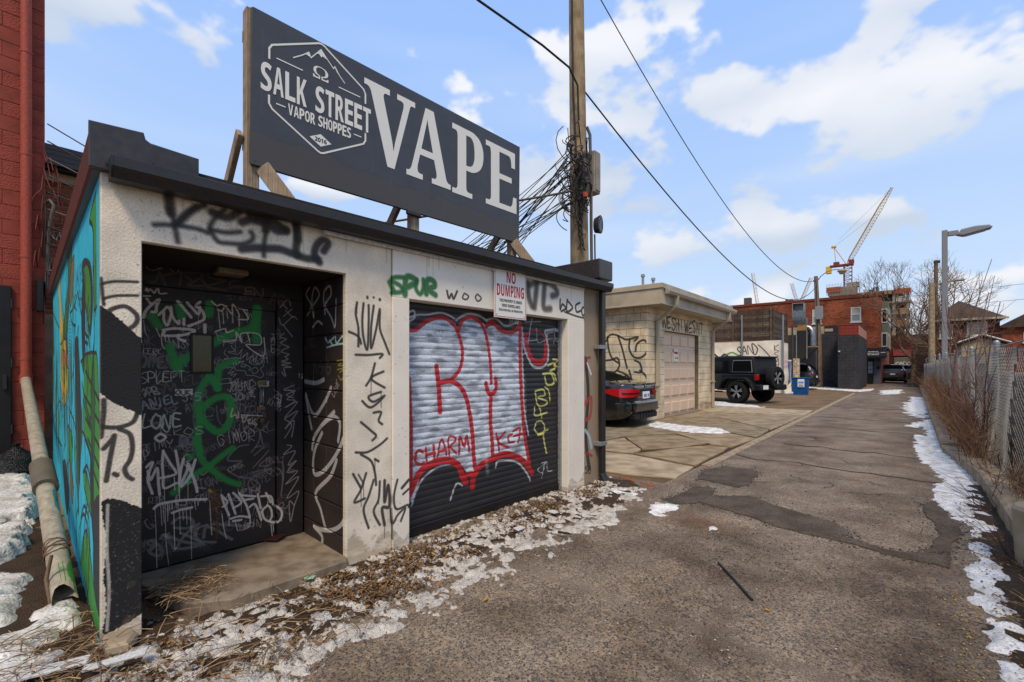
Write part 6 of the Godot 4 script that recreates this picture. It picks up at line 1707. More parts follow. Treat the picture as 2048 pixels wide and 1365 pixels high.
func build_dumping_sign() -> void:
	var t := thing("no_dumping_sign", "white no dumping sign with red lettering above the roller door", "sign", Vector3(-2.96, 1.86, -3.2), G)
	var o := Vector3(-2.968, 1.862, -2.93)
	var w := 0.445
	var h := 0.475
	var m := Mb.new()
	m.span(Vector3(o.x, o.y, o.z - w), Vector3(o.x + 0.004, o.y + h, o.z), 0.0015)
	part(t, "plate", m.mesh(), M.sign_white)
	var at := Transform3D(FX, o + Vector3(0.0042, 0, 0))
	m = Mb.new()
	ribbon(m, [[0.012, 0.012], [w - 0.012, 0.012], [w - 0.012, h - 0.012], [0.012, h - 0.012], [0.012, 0.012]], 0.005, 0.0012, o + Vector3(0.0046, 0, 0))
	part(t, "border", m.mesh(), M.red_ink)
	for q in [["NO", 0.165, 0.335, 0.125, 0.105, true], ["DUMPING", 0.035, 0.205, 0.375, 0.11, true], ["THIS PROPERTY IS UNDER", 0.07, 0.15, 0.31, 0.028, false], ["VIDEO SURVEILLANCE", 0.1, 0.105, 0.255, 0.028, false], ["VIOLATORS WILL BE PROSECUTED", 0.06, 0.064, 0.33, 0.022, false]]:
		lettering(t, "lettering", q[0], false, true, Vector2(q[3], q[4]), at * Transform3D(Basis(), Vector3(q[1], q[2], 0)), M.red_ink if q[5] else M.black_ink, 0.0012)
	for q in [[0.03, 0.03], [w - 0.03, 0.03], [0.03, h - 0.03], [w - 0.03, h - 0.03]]:
		m = Mb.new()
		m.lathe([[0.006, 0.0], [0.005, 0.003], [0.0, 0.004]], Transform3D(Basis(Vector3(0, 1, 0), Vector3(1, 0, 0), Vector3(0, 0, -1)), o + Vector3(0.004, q[1], -q[0])), 8)
		part(t, "screw", m.mesh(), M.galv)


# ---------- left background, pole and cables ----------
func courses(parent: Node3D, called: String, o: Vector3, along: Vector3, out: Vector3, length: float, high: float, unit: Vector2, gap: float, mats: Array, proud := 0.012, holes := [], y_off := 0.0, uv := []) -> void:
	# a face of bricks or blocks in running bond, one mesh for each; holes are [from, to, low, high] along the face
	var r := RandomNumberGenerator.new()
	r.seed = int(absf(o.x * 91.0 + o.z * 37.0)) + 5
	var shared := {}
	var rows := int(round(high / unit.y))
	for j in rows:
		var y0 := j * unit.y
		var s := -unit.x * (0.5 if j % 2 else 0.0)
		while s < length - 0.01:
			var a := maxf(s, 0.0)
			var b := minf(s + unit.x, length)
			s += unit.x
			var pieces := [[a, b]]
			for h in holes:
				if y0 + unit.y * 0.6 > h[2] and y0 + unit.y * 0.4 < h[3]:
					var next := []
					for p in pieces:
						if p[1] <= h[0] or p[0] >= h[1]:
							next.append(p)
						else:
							if p[0] < h[0]:
								next.append([p[0], h[0]])
							if p[1] > h[1]:
								next.append([h[1], p[1]])
					pieces = next
			for p in pieces:
				var w: float = p[1] - p[0] - gap
				if w < 0.03:
					continue
				var size := Vector3(w, unit.y - gap, 0.03)
				var at: Vector3 = o + along * ((p[0] + p[1]) / 2.0) + Vector3.UP * (y0 + unit.y / 2.0 + y_off) + out * (proud - 0.015 + r.randf_range(-0.0015, 0.0015))
				var k := Basis(along, Vector3.UP, along.cross(Vector3.UP))
				if uv.size():
					var m := Mb.new()
					m.bevelled(at, size, 0.005, k)
					part(parent, called, m.mesh(uv), mats[r.randi() % mats.size()])
				else:
					var key := "%.3f" % w
					if not shared.has(key):
						shared[key] = box_mesh(size, minf(0.006, size.y * 0.12))
					part(parent, called, shared[key], mats[r.randi() % mats.size()], Transform3D(k, at))


func build_left() -> void:
	var t := thing("red_building", "tall red-painted block building at the left edge", "building", Vector3(-9.2, 0, 1.0))
	var m := Mb.new()
	m.span(Vector3(-14.0, 0, -0.505), Vector3(-9.2, 9.0, 6.0))
	var wall := part(t, "wall", m.mesh(), mat(rgb(154, 68, 51), 0.8, {"tex": T.fine, "scale": 0.8}))
	var red2 := mat(rgb(172, 77, 58), 0.72, {"tex": T.fine, "scale": 0.8, "macro": T.blotch, "mscale": 0.5})
	courses(wall, "block", Vector3(-9.2, 0, 1.48), Vector3(0, 0, -1), Vector3.RIGHT, 2.0, 8.0, Vector2(0.4, 0.2), 0.003, [M.red_paint, red2], 0.006, [[1.25, 2.0, 0.0, 0.001]])
	m = Mb.new()
	m.span(Vector3(-9.19, 0.15, -0.2), Vector3(-9.15, 2.5, 0.75), 0.006)
	var d := part(t, "door", m.mesh(), M.black_door)
	m = Mb.new()
	m.span(Vector3(-9.15, 1.1, -0.16), Vector3(-9.11, 1.3, -0.12), 0.004)
	part(d, "handle", m.mesh(), M.black_metal)
	for q in [0.5, 1.4, 2.2]:
		m = Mb.new()
		m.tube([Vector3(-9.14, q, -0.205), Vector3(-9.14, q + 0.12, -0.205)], 0.012, 0.012, 8)
		part(d, "hinge", m.mesh(), M.black_metal)
	m = Mb.new()
	m.tube([Vector3(-9.11, 1.22, -0.335), Vector3(-9.11, 4.0, -0.335), Vector3(-9.11, 8.8, -0.335)], 0.056, 0.056, 16)
	m.tube([Vector3(-9.11, 1.18, -0.335), Vector3(-9.11, 1.3, -0.335)], 0.066, 0.066, 16)
	var dp := part(t, "downpipe", m.mesh(), M.red_pipe)
	for y in [1.5, 2.9, 4.3, 5.7]:
		m = Mb.new()
		m.tube([Vector3(-9.11, y, -0.335), Vector3(-9.11, y + 0.035, -0.335)], 0.061, 0.061, 16)
		m.span(Vector3(-9.19, y, -0.4), Vector3(-9.17, y + 0.035, -0.27))
		part(dp, "bracket", m.mesh(), M.red_pipe)
	m = Mb.new()
	m.span(Vector3(-9.182, 2.18, -0.5), Vector3(-9.1, 2.62, -0.43), 0.006)
	part(t, "meter_box", m.mesh(), M.black_door)
	# loose cables on the corner
	var r := RandomNumberGenerator.new()
	r.seed = 31
	for k in 9:
		var y := r.randf_range(2.6, 4.8)
		var q := []
		for i in 9:
			var f := i / 8.0
			q.append(Vector3(-9.17 + sin(f * PI) * r.randf_range(0.02, 0.16), y - f * r.randf_range(0.4, 1.3) + sin(f * 9.0 + k) * 0.05, lerpf(-0.5, -0.5 + 0.2 * sin(k * 2.1), f) - sin(f * PI) * 0.03))
		m = Mb.new()
		m.tube(q, 0.006, 0.006, 5, false)
		part(t, "loose_cable", m.mesh(), M.cable_red if k % 3 else M.cable)
	m = Mb.new()
	m.tube([Vector3(-9.16, 3.7, -0.52), Vector3(-9.1, 3.75, -0.56), Vector3(-9.06, 3.68, -0.6), Vector3(-9.08, 3.55, -0.58), Vector3(-9.15, 3.3, -0.55), Vector3(-9.16, 2.5, -0.53)], 0.02, 0.02, 8)
	part(t, "service_conduit", m.mesh(), M.cable_grey)

	# white drain pipe that runs down from it to the garage corner
	t = thing("drain_pipe", "dirty white drain pipe sloping along the mural wall", "pipe", Vector3(-6.2, 0, -0.3))
	m = Mb.new()
	m.tube([Vector3(-9.11, 1.24, -0.335), Vector3(-9.0, 1.2, -0.33), Vector3(-5.35, 0.545, -0.29)], 0.052, 0.052, 16)
	part(t, "upper_pipe", m.mesh(), M.pvc)
	m = Mb.new()
	m.tube([Vector3(-5.5, 0.572, -0.291), Vector3(-5.0, 0.47, -0.288)], 0.075, 0.075, 16)
	part(t, "coupling", m.mesh(), M.coupling)
	var pts := [Vector3(-5.2, 0.515, -0.288), Vector3(-4.4, 0.29, -0.287), Vector3(-3.72, 0.1, -0.285)]
	m = Mb.new()
	m.tube(pts, 0.055, 0.055, 16, false)
	var ragged_end := []
	var dir: Vector3 = (pts[2] - pts[1]).normalized()
	var side := dir.cross(Vector3.UP).normalized()
	for i in 17:
		var a := TAU * i / 16.0
		var e := side * cos(a) + dir.cross(side) * sin(a)
		ragged_end.append([pts[2] + e * 0.055, pts[2] + e * 0.055 + dir * (0.05 + 0.05 * sin(a * 2.0 + 1.0) + r.randf() * 0.02)])
	for i in 16:
		m.quad(ragged_end[i][0], ragged_end[i + 1][0], ragged_end[i + 1][1], ragged_end[i][1])
	part(t, "lower_pipe", m.mesh(), M.pvc)
	m = Mb.new()
	for k in 7:
		var q := []
		var c: Vector3 = pts[1].lerp(pts[2], 0.3 + k * 0.03)
		for i in 13:
			var a := TAU * i / 12.0 + k
			q.append(c + (side * cos(a) + dir.cross(side) * sin(a)) * (0.06 + 0.003 * (k % 2)) + dir * 0.02 * sin(a * 2.0 + k * 1.7))
		m.tube(q, 0.003, 0.003, 4, false)
	part(t, "wire_winding", m.mesh(), mat(rgb(110, 78, 58), 0.7))
	for q in [[-0.42, rgb(60, 136, 140)], [-0.62, rgb(60, 136, 140)], [0.86, rgb(66, 150, 60)]]:
		var c: Vector3 = pts[1].lerp(pts[2], q[0]) if q[0] < 0.0 else pts[1].lerp(pts[2], q[0])
		m = Mb.new()
		var rowsp := []
		for i in 6:
			var row := []
			for j in 7:
				var a := 0.5 + i * 0.3
				var e := -side * cos(a) + Vector3.UP * sin(a)
				row.append(c + e.normalized() * 0.0563 + dir * (j - 3) * (0.03 + 0.012 * sin(i * 2.3)))
			rowsp.append(row)
		m.grid(rowsp)
		part(t, "paint_splash", m.mesh(), mat(q[1], 0.7, {"tex": T.grain, "scale": 4.0}))
	m = Mb.new()
	m.lathe([[0.0, 0.0], [0.2, 0.02], [0.26, 0.12], [0.22, 0.26], [0.1, 0.34], [0.03, 0.4], [0.05, 0.44], [0.0, 0.45]], Transform3D(Basis(), Vector3(-8.3, 0.02, -0.22)), 14)
	single("rubbish_bag", "black rubbish bag by the red wall behind the drain pipe", "bag", m.mesh(), mat(rgb(22, 22, 23), 0.35, {"bump": T.lump, "relief": 2.0}))
	m = Mb.new()
	m.tube([Vector3(-3.75, 0.0, -0.24), Vector3(-3.8, 0.16, -0.22), Vector3(-3.78, 0.3, -0.24)], 0.012, 0.009, 6)
	single("broken_stake", "short grey stake standing beside the drain pipe end", "stake", m.mesh(), M.bark)

	# old brick building behind
	t = thing("brick_outbuilding", "old brown brick building with a shingled eave behind the red wall", "building", Vector3(-11, 0, -2))
	m = Mb.new()
	m.span(Vector3(-15, 0, -6.5), Vector3(-11.0, 4.7, -0.515))
	wall = part(t, "wall", m.mesh(), M.mortar)
	courses(wall, "brick", Vector3(-11.0, 2.3, -0.52), Vector3(0, 0, -1), Vector3.RIGHT, 1.47, 2.25, Vector2(0.21, 0.075), 0.011, [M.old_brick, M.old_brick, M.old_brick_b], 0.008)
	m = Mb.new()
	m.span(Vector3(-11.02, 4.56, -6.4), Vector3(-10.94, 4.72, -0.53), 0.006)
	part(t, "fascia", m.mesh(), M.cream_wood)
	m = Mb.new()
	m.prism(PackedVector2Array([Vector2(-15.2, 4.72), Vector2(-10.8, 4.72), Vector2(-10.8, 4.8), Vector2(-11.3, 5.3), Vector2(-15.2, 5.6)]), Transform3D(Basis(), Vector3(0, 0, -6.6)), 6.06)
	var roof := part(t, "roof", m.mesh(), M.tar)
	for k in 4:
		m = Mb.new()
		m.beam(Vector3(-10.79 - k * 0.13, 4.83 + k * 0.125, -6.6), Vector3(-10.79 - k * 0.13, 4.83 + k * 0.125, -0.53), 0.16, 0.014, 0.003, Vector3(0.7, 0.7, 0))
		part(roof, "shingle_course", m.mesh(), M.shingle)
	# white tags on the brick
	m = Mb.new()
	var q2 := []
	for k in 14:
		q2.append(Vector3(-10.984, 3.62 + 0.09 * sin(k * 2.4), -0.58 - k * 0.035))
	m.tube(q2, 0.011, 0.011, 4)
	q2 = []
	for k in 9:
		q2.append(Vector3(-10.984, 3.1 + (0.14 if k % 2 else -0.12), -0.66 - k * 0.035))
	m.tube(q2, 0.012, 0.012, 4)
	part(t, "white_tag", m.mesh(), M.sign_white)


func build_pole() -> void:
	var t := thing("utility_pole", "weathered wooden utility pole with tangled cables behind the garage", "utility pole", Vector3(-3.7, 0, -5.4), G)
	var m := Mb.new()
	m.tube([Vector3(-3.7, 0, -5.4), Vector3(-3.69, 3.0, -5.34), Vector3(-3.68, 6.0, -5.26), Vector3(-3.67, 9.5, -5.17)], 0.15, 0.085, 24)
	part(t, "pole", m.mesh(), M.pole)
	m = Mb.new()
	m.span(Vector3(-3.76, 3.9, -5.68), Vector3(-3.56, 4.5, -5.53), 0.01)
	var cab := part(t, "cabinet", m.mesh(), M.grey_box)
	m = Mb.new()
	m.span(Vector3(-3.558, 3.93, -5.665), Vector3(-3.548, 4.47, -5.545), 0.004)
	part(cab, "cover", m.mesh(), M.grey_box)
	m = Mb.new()
	m.tube([Vector3(-3.6, 2.6, -5.52), Vector3(-3.6, 3.4, -5.5), Vector3(-3.6, 3.9, -5.5), Vector3(-3.6, 4.7, -5.47), Vector3(-3.62, 4.8, -5.42)], 0.022, 0.022, 8)
	m.tube([Vector3(-3.58, 2.6, -5.58), Vector3(-3.58, 3.3, -5.56)], 0.012, 0.012, 6)
	part(t, "conduit", m.mesh(), M.cable_grey)
	m = Mb.new()
	for k in 5:
		var q := []
		for i in 21:
			var a := TAU * i / 20.0
			q.append(Vector3(-3.52 + 0.02 * k - 0.04, 3.42 + sin(a) * (0.1 + 0.006 * k), -5.55 + cos(a) * (0.045 + 0.004 * k)))
		m.tube(q, 0.009, 0.009, 5, false)
	part(t, "cable_coil", m.mesh(), M.cable)
	# the tangle: splice cases and many loops
	var r := RandomNumberGenerator.new()
	r.seed = 71
	m = Mb.new()
	for k in 6:
		var c := Vector3(-3.52 + r.randf_range(-0.05, 0.05), 3.78 + k * 0.07, -5.17 + r.randf_range(-0.03, 0.03))
		m.bevelled(c, Vector3(0.09, 0.16, 0.13), 0.02, Basis.from_euler(Vector3(r.randf_range(-0.5, 0.5), r.randf() * 2.0, r.randf_range(-0.4, 0.4))))
	part(t, "splice_case", m.mesh(), M.cable)
	m = Mb.new()
	m.bevelled(Vector3(-3.46, 3.72, -5.15), Vector3(0.05, 0.07, 0.06), 0.008)
	part(t, "connector", m.mesh(), mat(rgb(170, 70, 40), 0.6))
	for k in 58:
		var c := Vector3(-3.55 + r.randf_range(-0.06, 0.1), r.randf_range(3.3, 4.4), -5.0 + r.randf_range(-0.3, 0.26))
		var q := []
		var ra := r.randf_range(0.05, 0.2)
		var sw := r.randf_range(2.0, 6.5)
		var st := r.randf() * TAU
		for i in 12:
			var a := st + sw * i / 11.0
			q.append(c + Vector3(sin(a * 1.7) * 0.05, sin(a) * ra * 1.3, cos(a) * ra * 0.8))
		m = Mb.new()
		m.tube(q, r.randf_range(0.004, 0.009), -1.0, 5, false)
		part(t, "cable_loop", m.mesh(), [M.cable, M.cable, M.cable_grey, M.cable][k % 4])
	m = Mb.new()
	for k in 5:
		var q := []
		for i in 14:
			q.append(Vector3(-3.54 + 0.02 * sin(i + k), 4.3 - i * 0.1, -5.12 - 0.02 * k + 0.035 * sin(i * 1.3 + k * 2.0) + (0.0 if i < 9 else (i - 9) * 0.012 * (k - 2))))
		m.tube(q, 0.012, 0.01, 5, false)
	part(t, "riser_cables", m.mesh(), M.cable)
	m = Mb.new()
	m.tube([Vector3(-3.66, 9.2, -5.07), Vector3(-3.66, 7.0, -5.1), Vector3(-3.65, 5.2, -5.13), Vector3(-3.6, 4.2, -5.14)], 0.014, 0.014, 6, false)
	part(t, "riser_cables", m.mesh(), M.cable)

	# service cables fanning out behind the sign to the buildings on the left, in the world
	var ends := []
	for k in 9:
		ends.append([Vector3(-9.12, 2.75 if k == 0 else 2.9 + k * 0.24, -0.54), r.randf_range(0.0, 0.12), 0.016 if k == 0 else 0.009])
	for k in 16:
		ends.append([Vector3(-10.9 + r.randf_range(-0.2, 0.1), r.randf_range(2.2, 4.4), -6.0 - r.randf_range(0.0, 4.0)), r.randf_range(0.0, 0.25), 0.006])
	for k in 7:
		ends.append([Vector3(-8.4 + r.randf_range(-1.0, 1.0), r.randf_range(1.6, 2.5), -4.6 - r.randf() * 0.8), r.randf_range(0.0, 0.1), 0.006])
	for k in 5:
		ends.append([Vector3(-5.2 + r.randf_range(-0.3, 0.3), 2.45, -4.9 - r.randf() * 0.1), r.randf_range(0.0, 0.05), 0.006])
	for k in ends.size():
		var a: Vector3 = Vector3(-6.6, 2.2 + 0.03 * k, -4.2) if k > 0 and k < 9 else G * Vector3(-3.56 + r.randf_range(-0.03, 0.03), r.randf_range(3.55, 4.4), -5.0 + r.randf_range(-0.12, 0.14))
		m = Mb.new()
		m.tube(sag(a, ends[k][0], ends[k][1], 10), ends[k][2], ends[k][2], 5, false)
		single("service_cable", "cable running from the red building corner down behind the garage" if k < 9 else ("thin cable fanning from the pole tangle to the yard behind the sign" if k < 25 else ("thin cable dropping steeply from the pole tangle behind the garage" if k < 32 else "short thin cable from the pole tangle down to the garage roof")), "cable", m.mesh(), M.cable if k % 3 else M.cable_grey, Transform3D(), "cables fanning out from the pole")
	# overhead lines
	var lines := [
		["overhead_cable", "thick cable bending from the pole up over the roof sign", [G * Vector3(-3.55, 4.75, -5.12), G * Vector3(-3.54, 5.2, -5.08), G * Vector3(-3.55, 5.36, -4.9), G * Vector3(-3.6, 5.42, -4.4), G * Vector3(-3.68, 5.43, -3.4), G * Vector3(-3.8, 5.55, -1.5), G * Vector3(-4.0, 5.9, 2.0)], 0.013],
	]
	for q in lines:
		m = Mb.new()
		m.tube(q[2], q[3], q[3], 6, false)
		single(q[0], q[1], "cable", m.mesh(), M.cable)
	var p2 := Vector3(-4.72, 7.35, -37.3)
	m = Mb.new()
	m.tube(sag(G * Vector3(-3.6, 5.27, -5.28), Vector3(-4.75, 6.9, -37.25), 1.75, 30), 0.012, 0.02, 6, false)
	single("overhead_cable", "lower overhead cable sagging from the near pole to the far pole", "cable", m.mesh(), M.cable)
	m = Mb.new()
	m.tube(sag(Vector3(-4.66, 8.87, -7.87), p2, 1.8, 30), 0.011, 0.02, 6, false)
	single("overhead_cable", "upper overhead cable from the top of the picture to the far pole", "cable", m.mesh(), M.cable)


# ---------- buildings down the lane ----------
func print_block_side() -> Texture2D:
	var p := Paint.new(420, 300, 1.6, rgb(212, 190, 156), 0.22, 31, 0.4)
	var ink := rgb(38, 36, 34)
	p.fill([262, 60, 400, 60, 402, 190, 370, 205, 330, 190, 262, 205], rgb(204, 192, 140), 0.4, 6.0, 0.7)
	p.fill([262, 120, 400, 120, 400, 190, 262, 195], rgb(190, 192, 196), 0.35, 8.0, 0.8)
	for s in [[262, 214, 280, 210, 294, 227, 314, 226, 338, 214, 352, 214, 374, 218, 366, 209], [286, 222, 290, 190, 300, 165, 318, 152], [318, 224, 330, 190, 338, 160, 344, 138], [352, 214, 350, 190, 362, 168, 382, 165, 398, 178, 402, 196, 390, 210, 372, 200, 368, 182], [262, 150, 280, 158, 298, 160, 316, 165, 322, 145, 310, 128, 292, 128], [262, 142, 268, 128, 282, 122], [318, 130, 340, 122, 356, 108, 350, 132], [366, 128, 384, 128, 380, 150, 366, 158], [380, 132, 396, 118, 402, 98, 402, 80], [330, 112, 344, 118, 352, 108]]:
		p.stroke(s, 2.6, ink, 1.0, 0.9)
	for s in [[268, 250, 284, 236], [284, 250, 270, 234], [314, 252, 326, 228], [300, 246, 322, 238]]:
		p.stroke(s, 0.7, rgb(150, 70, 58), 0.5, 0.7)
	return p.texture()


func print_block_front() -> Texture2D:
	var p := Paint.new(520, 300, 1.3, rgb(214, 194, 162), 0.2, 33, 0.4)
	var ink := rgb(40, 38, 36)
	p.tag("WESHI", Vector2(92, 248), Vector2(160, 32), 2.2, ink, 0.9, 0.0, 0.8, 1.4)
	p.tag("WESNT", Vector2(260, 246), Vector2(160, 34), 2.2, ink, 0.9, 0.0, 0.8, 1.4)
	for k in 5:
		p.tag("ZSNKM"[k], Vector2(495, 180 - k * 32), Vector2(16, 26), 1.6, ink, 0.85, 0.0, 0.7, 1.4)
	p.fill([400, 0, 520, 0, 520, 18, 400, 30], rgb(120, 92, 66), 0.5, 4.0, 0.5)
	return p.texture()


func folded_pipe(pts: Array, w: float, d: float) -> Mb:
	var m := Mb.new()
	for i in pts.size() - 1:
		var e: Vector3 = (pts[i + 1] - pts[i]).normalized() * d * 0.25
		m.beam(pts[i] - e, pts[i + 1] + e, w - 0.002 * (i % 2), d - 0.002 * (i % 2), 0.006, Vector3(1, 0.01, 0))
	return m


func build_block_garage() -> void:
	var t := thing("block_garage", "beige concrete block garage with panelled door and wide eave", "garage", Vector3(-5, 0, -13.5))
	var m := Mb.new()
	m.prism(PackedVector2Array([Vector2(11.02, 0), Vector2(12.1, 0), Vector2(12.1, 2.42), Vector2(14.8, 2.42), Vector2(14.8, 0), Vector2(16.08, 0), Vector2(16.08, 2.95), Vector2(11.02, 2.95)]), Transform3D(FX, Vector3(-5.25, 0, 0)), 0.235)
	var fw := part(t, "front_wall", m.mesh(), M.joint)
	m = Mb.new()
	m.span(Vector3(-11.0, 0, -16.08), Vector3(-5.252, 2.95, -11.015))
	var sw := part(t, "side_wall", m.mesh(), M.joint)
	var side := printed(print_block_side(), 0.9)
	courses(sw, "block", Vector3(-10.98, 0, -11.015), Vector3.RIGHT, Vector3(0, 0, 1), 5.965, 2.95, Vector2(0.4, 0.2), 0.01, [side], 0.016, [], 0.0, [Vector3(1.0 / 4.2, 0, 0), 9.0 / 4.2, Vector3(0, -1.0 / 3.0, 0), 1.0])
	var front := printed(print_block_front(), 0.9)
	courses(fw, "block", Vector3(-5.015, 0, -11.0), Vector3(0, 0, -1), Vector3.RIGHT, 5.08, 2.95, Vector2(0.4, 0.2), 0.01, [front], 0.016, [[1.1, 3.8, 0.0, 2.42]], 0.0, [Vector3(0, 0, -1.0 / 5.2), -11.0 / 5.2, Vector3(0, -1.0 / 3.0, 0), 1.0])
	# panelled door
	m = Mb.new()
	m.span(Vector3(-5.2, 0.02, -14.79), Vector3(-5.13, 2.41, -12.11))
	var d := part(t, "garage_door", m.mesh(), M.gdoor_beige)
	for j in 5:
		m = Mb.new()
		m.span(Vector3(-5.13, 0.025 + j * 0.476, -14.785), Vector3(-5.118, 0.025 + j * 0.476 + 0.47, -12.115), 0.004)
		var sec := part(d, "section", m.mesh(), M.gdoor_beige)
		for k in 4:
			m = Mb.new()
			var z0 := -12.2 - k * 0.652
			var y0 := 0.025 + j * 0.476 + 0.09
			# a raised field inside a sunk moulding
			m.bevelled(Vector3(-5.112, y0 + 0.145, z0 - 0.27), Vector3(0.05, 0.29, 0.54), 0.012)
			part(sec, "panel", m.mesh(), M.gdoor_beige)
	m = Mb.new()
	m.span(Vector3(-5.09, 1.58, -13.28), Vector3(-5.08, 1.93, -12.97), 0.002)
	var note := part(d, "notice", m.mesh(), M.sign_white)
	note.set_meta("label", "small white notice with a red band on the garage door")
	m = Mb.new()
	m.span(Vector3(-5.08, 1.79, -13.26), Vector3(-5.078, 1.85, -12.99))
	part(note, "red_band", m.mesh(), M.red_ink)
	for q in [[-13.1, 1.64], [-13.22, 1.64]]:
		m = Mb.new()
		m.span(Vector3(-5.08, q[1], q[0] - 0.035), Vector3(-5.078, q[1] + 0.05, q[0] + 0.035))
		part(note, "pictogram", m.mesh(), M.black_ink)
	m = Mb.new()
	m.lathe([[0.0, 0.0], [0.03, 0.0], [0.026, 0.02], [0.0, 0.022]], Transform3D(Basis(Vector3(0, 1, 0), Vector3(1, 0, 0), Vector3(0, 0, -1)), Vector3(-5.116, 1.75, -14.5)), 10)
	part(d, "lock", m.mesh(), M.galv)
	m = Mb.new()
	m.span(Vector3(-5.3, -0.02, -14.85), Vector3(-4.9, 0.06, -12.05), 0.01)
	part(t, "sill", m.mesh(), M.step)
	# eave and flat roof
	m = Mb.new()
	m.span(Vector3(-11.2, 2.952, -16.55), Vector3(-4.5, 3.40, -10.72), 0.01)
	part(t, "fascia", m.mesh(), M.fascia)
	m = Mb.new()
	m.span(Vector3(-11.24, 3.33, -16.59), Vector3(-4.47, 3.46, -10.69), 0.012)
	part(t, "roof_edge", m.mesh(), M.fascia)
	m = Mb.new()
	m.span(Vector3(-4.52, 2.945, -16.57), Vector3(-4.485, 2.985, -10.7), 0.004)
	m.span(Vector3(-11.2, 2.945, -10.735), Vector3(-4.49, 2.985, -10.702), 0.004)
	part(t, "trim", m.mesh(), M.gutter_beige)
	m = Mb.new()
	m.prism(PackedVector2Array([Vector2(0, 0), Vector2(0.09, 0), Vector2(0.12, 0.06), Vector2(0.12, 0.12), Vector2(0.1, 0.12), Vector2(0.1, 0.06), Vector2(0.08, 0.015), Vector2(0.01, 0.015), Vector2(0.01, 0.13), Vector2(0, 0.13)]), Transform3D(Basis(), Vector3(-4.46, 3.2, -16.6)), 5.75)
	part(t, "gutter", m.mesh(), M.gutter_beige)
	for z in [-11.5, -16.0]:
		m = folded_pipe([Vector3(-4.4, 3.2, z + 0.05), Vector3(-4.42, 2.98, z + 0.04), Vector3(-4.93, 2.62, z), Vector3(-4.935, 2.5, z), Vector3(-4.935, 0.1 if z < -12.0 else 0.55, z)], 0.1, 0.075)
		var dsp := part(t, "downspout", m.mesh(), M.gutter_beige)
		m = Mb.new()
		m.span(Vector3(-5.0, 0.9, z - 0.09), Vector3(-4.885, 0.95, z + 0.09), 0.004)
		part(dsp, "strap", m.mesh(), M.gutter_beige)
	# roof furniture
	for q in [[-5.58, 3.93, -12.0], [-5.3, 3.8, -12.05]]:
		m = Mb.new()
		m.tube([Vector3(q[0], 3.4, q[2]), Vector3(q[0], q[1], q[2])], 0.035, 0.035, 10)
		m.tube([Vector3(q[0], q[1], q[2]), Vector3(q[0], q[1] + 0.07, q[2])], 0.06, 0.05, 10)
		part(t, "vent_pipe", m.mesh(), M.galv)
	m = Mb.new()
	m.span(Vector3(-6.6, 3.461, -13.9), Vector3(-5.9, 3.75, -12.9), 0.01)
	part(t, "roof_unit", m.mesh(), M.site_dark)
	m = Mb.new()
	m.span(Vector3(-8.6, 3.461, -12.4), Vector3(-7.4, 3.62, -11.4), 0.01)
	part(t, "skylight_box", m.mesh(), M.black_metal)


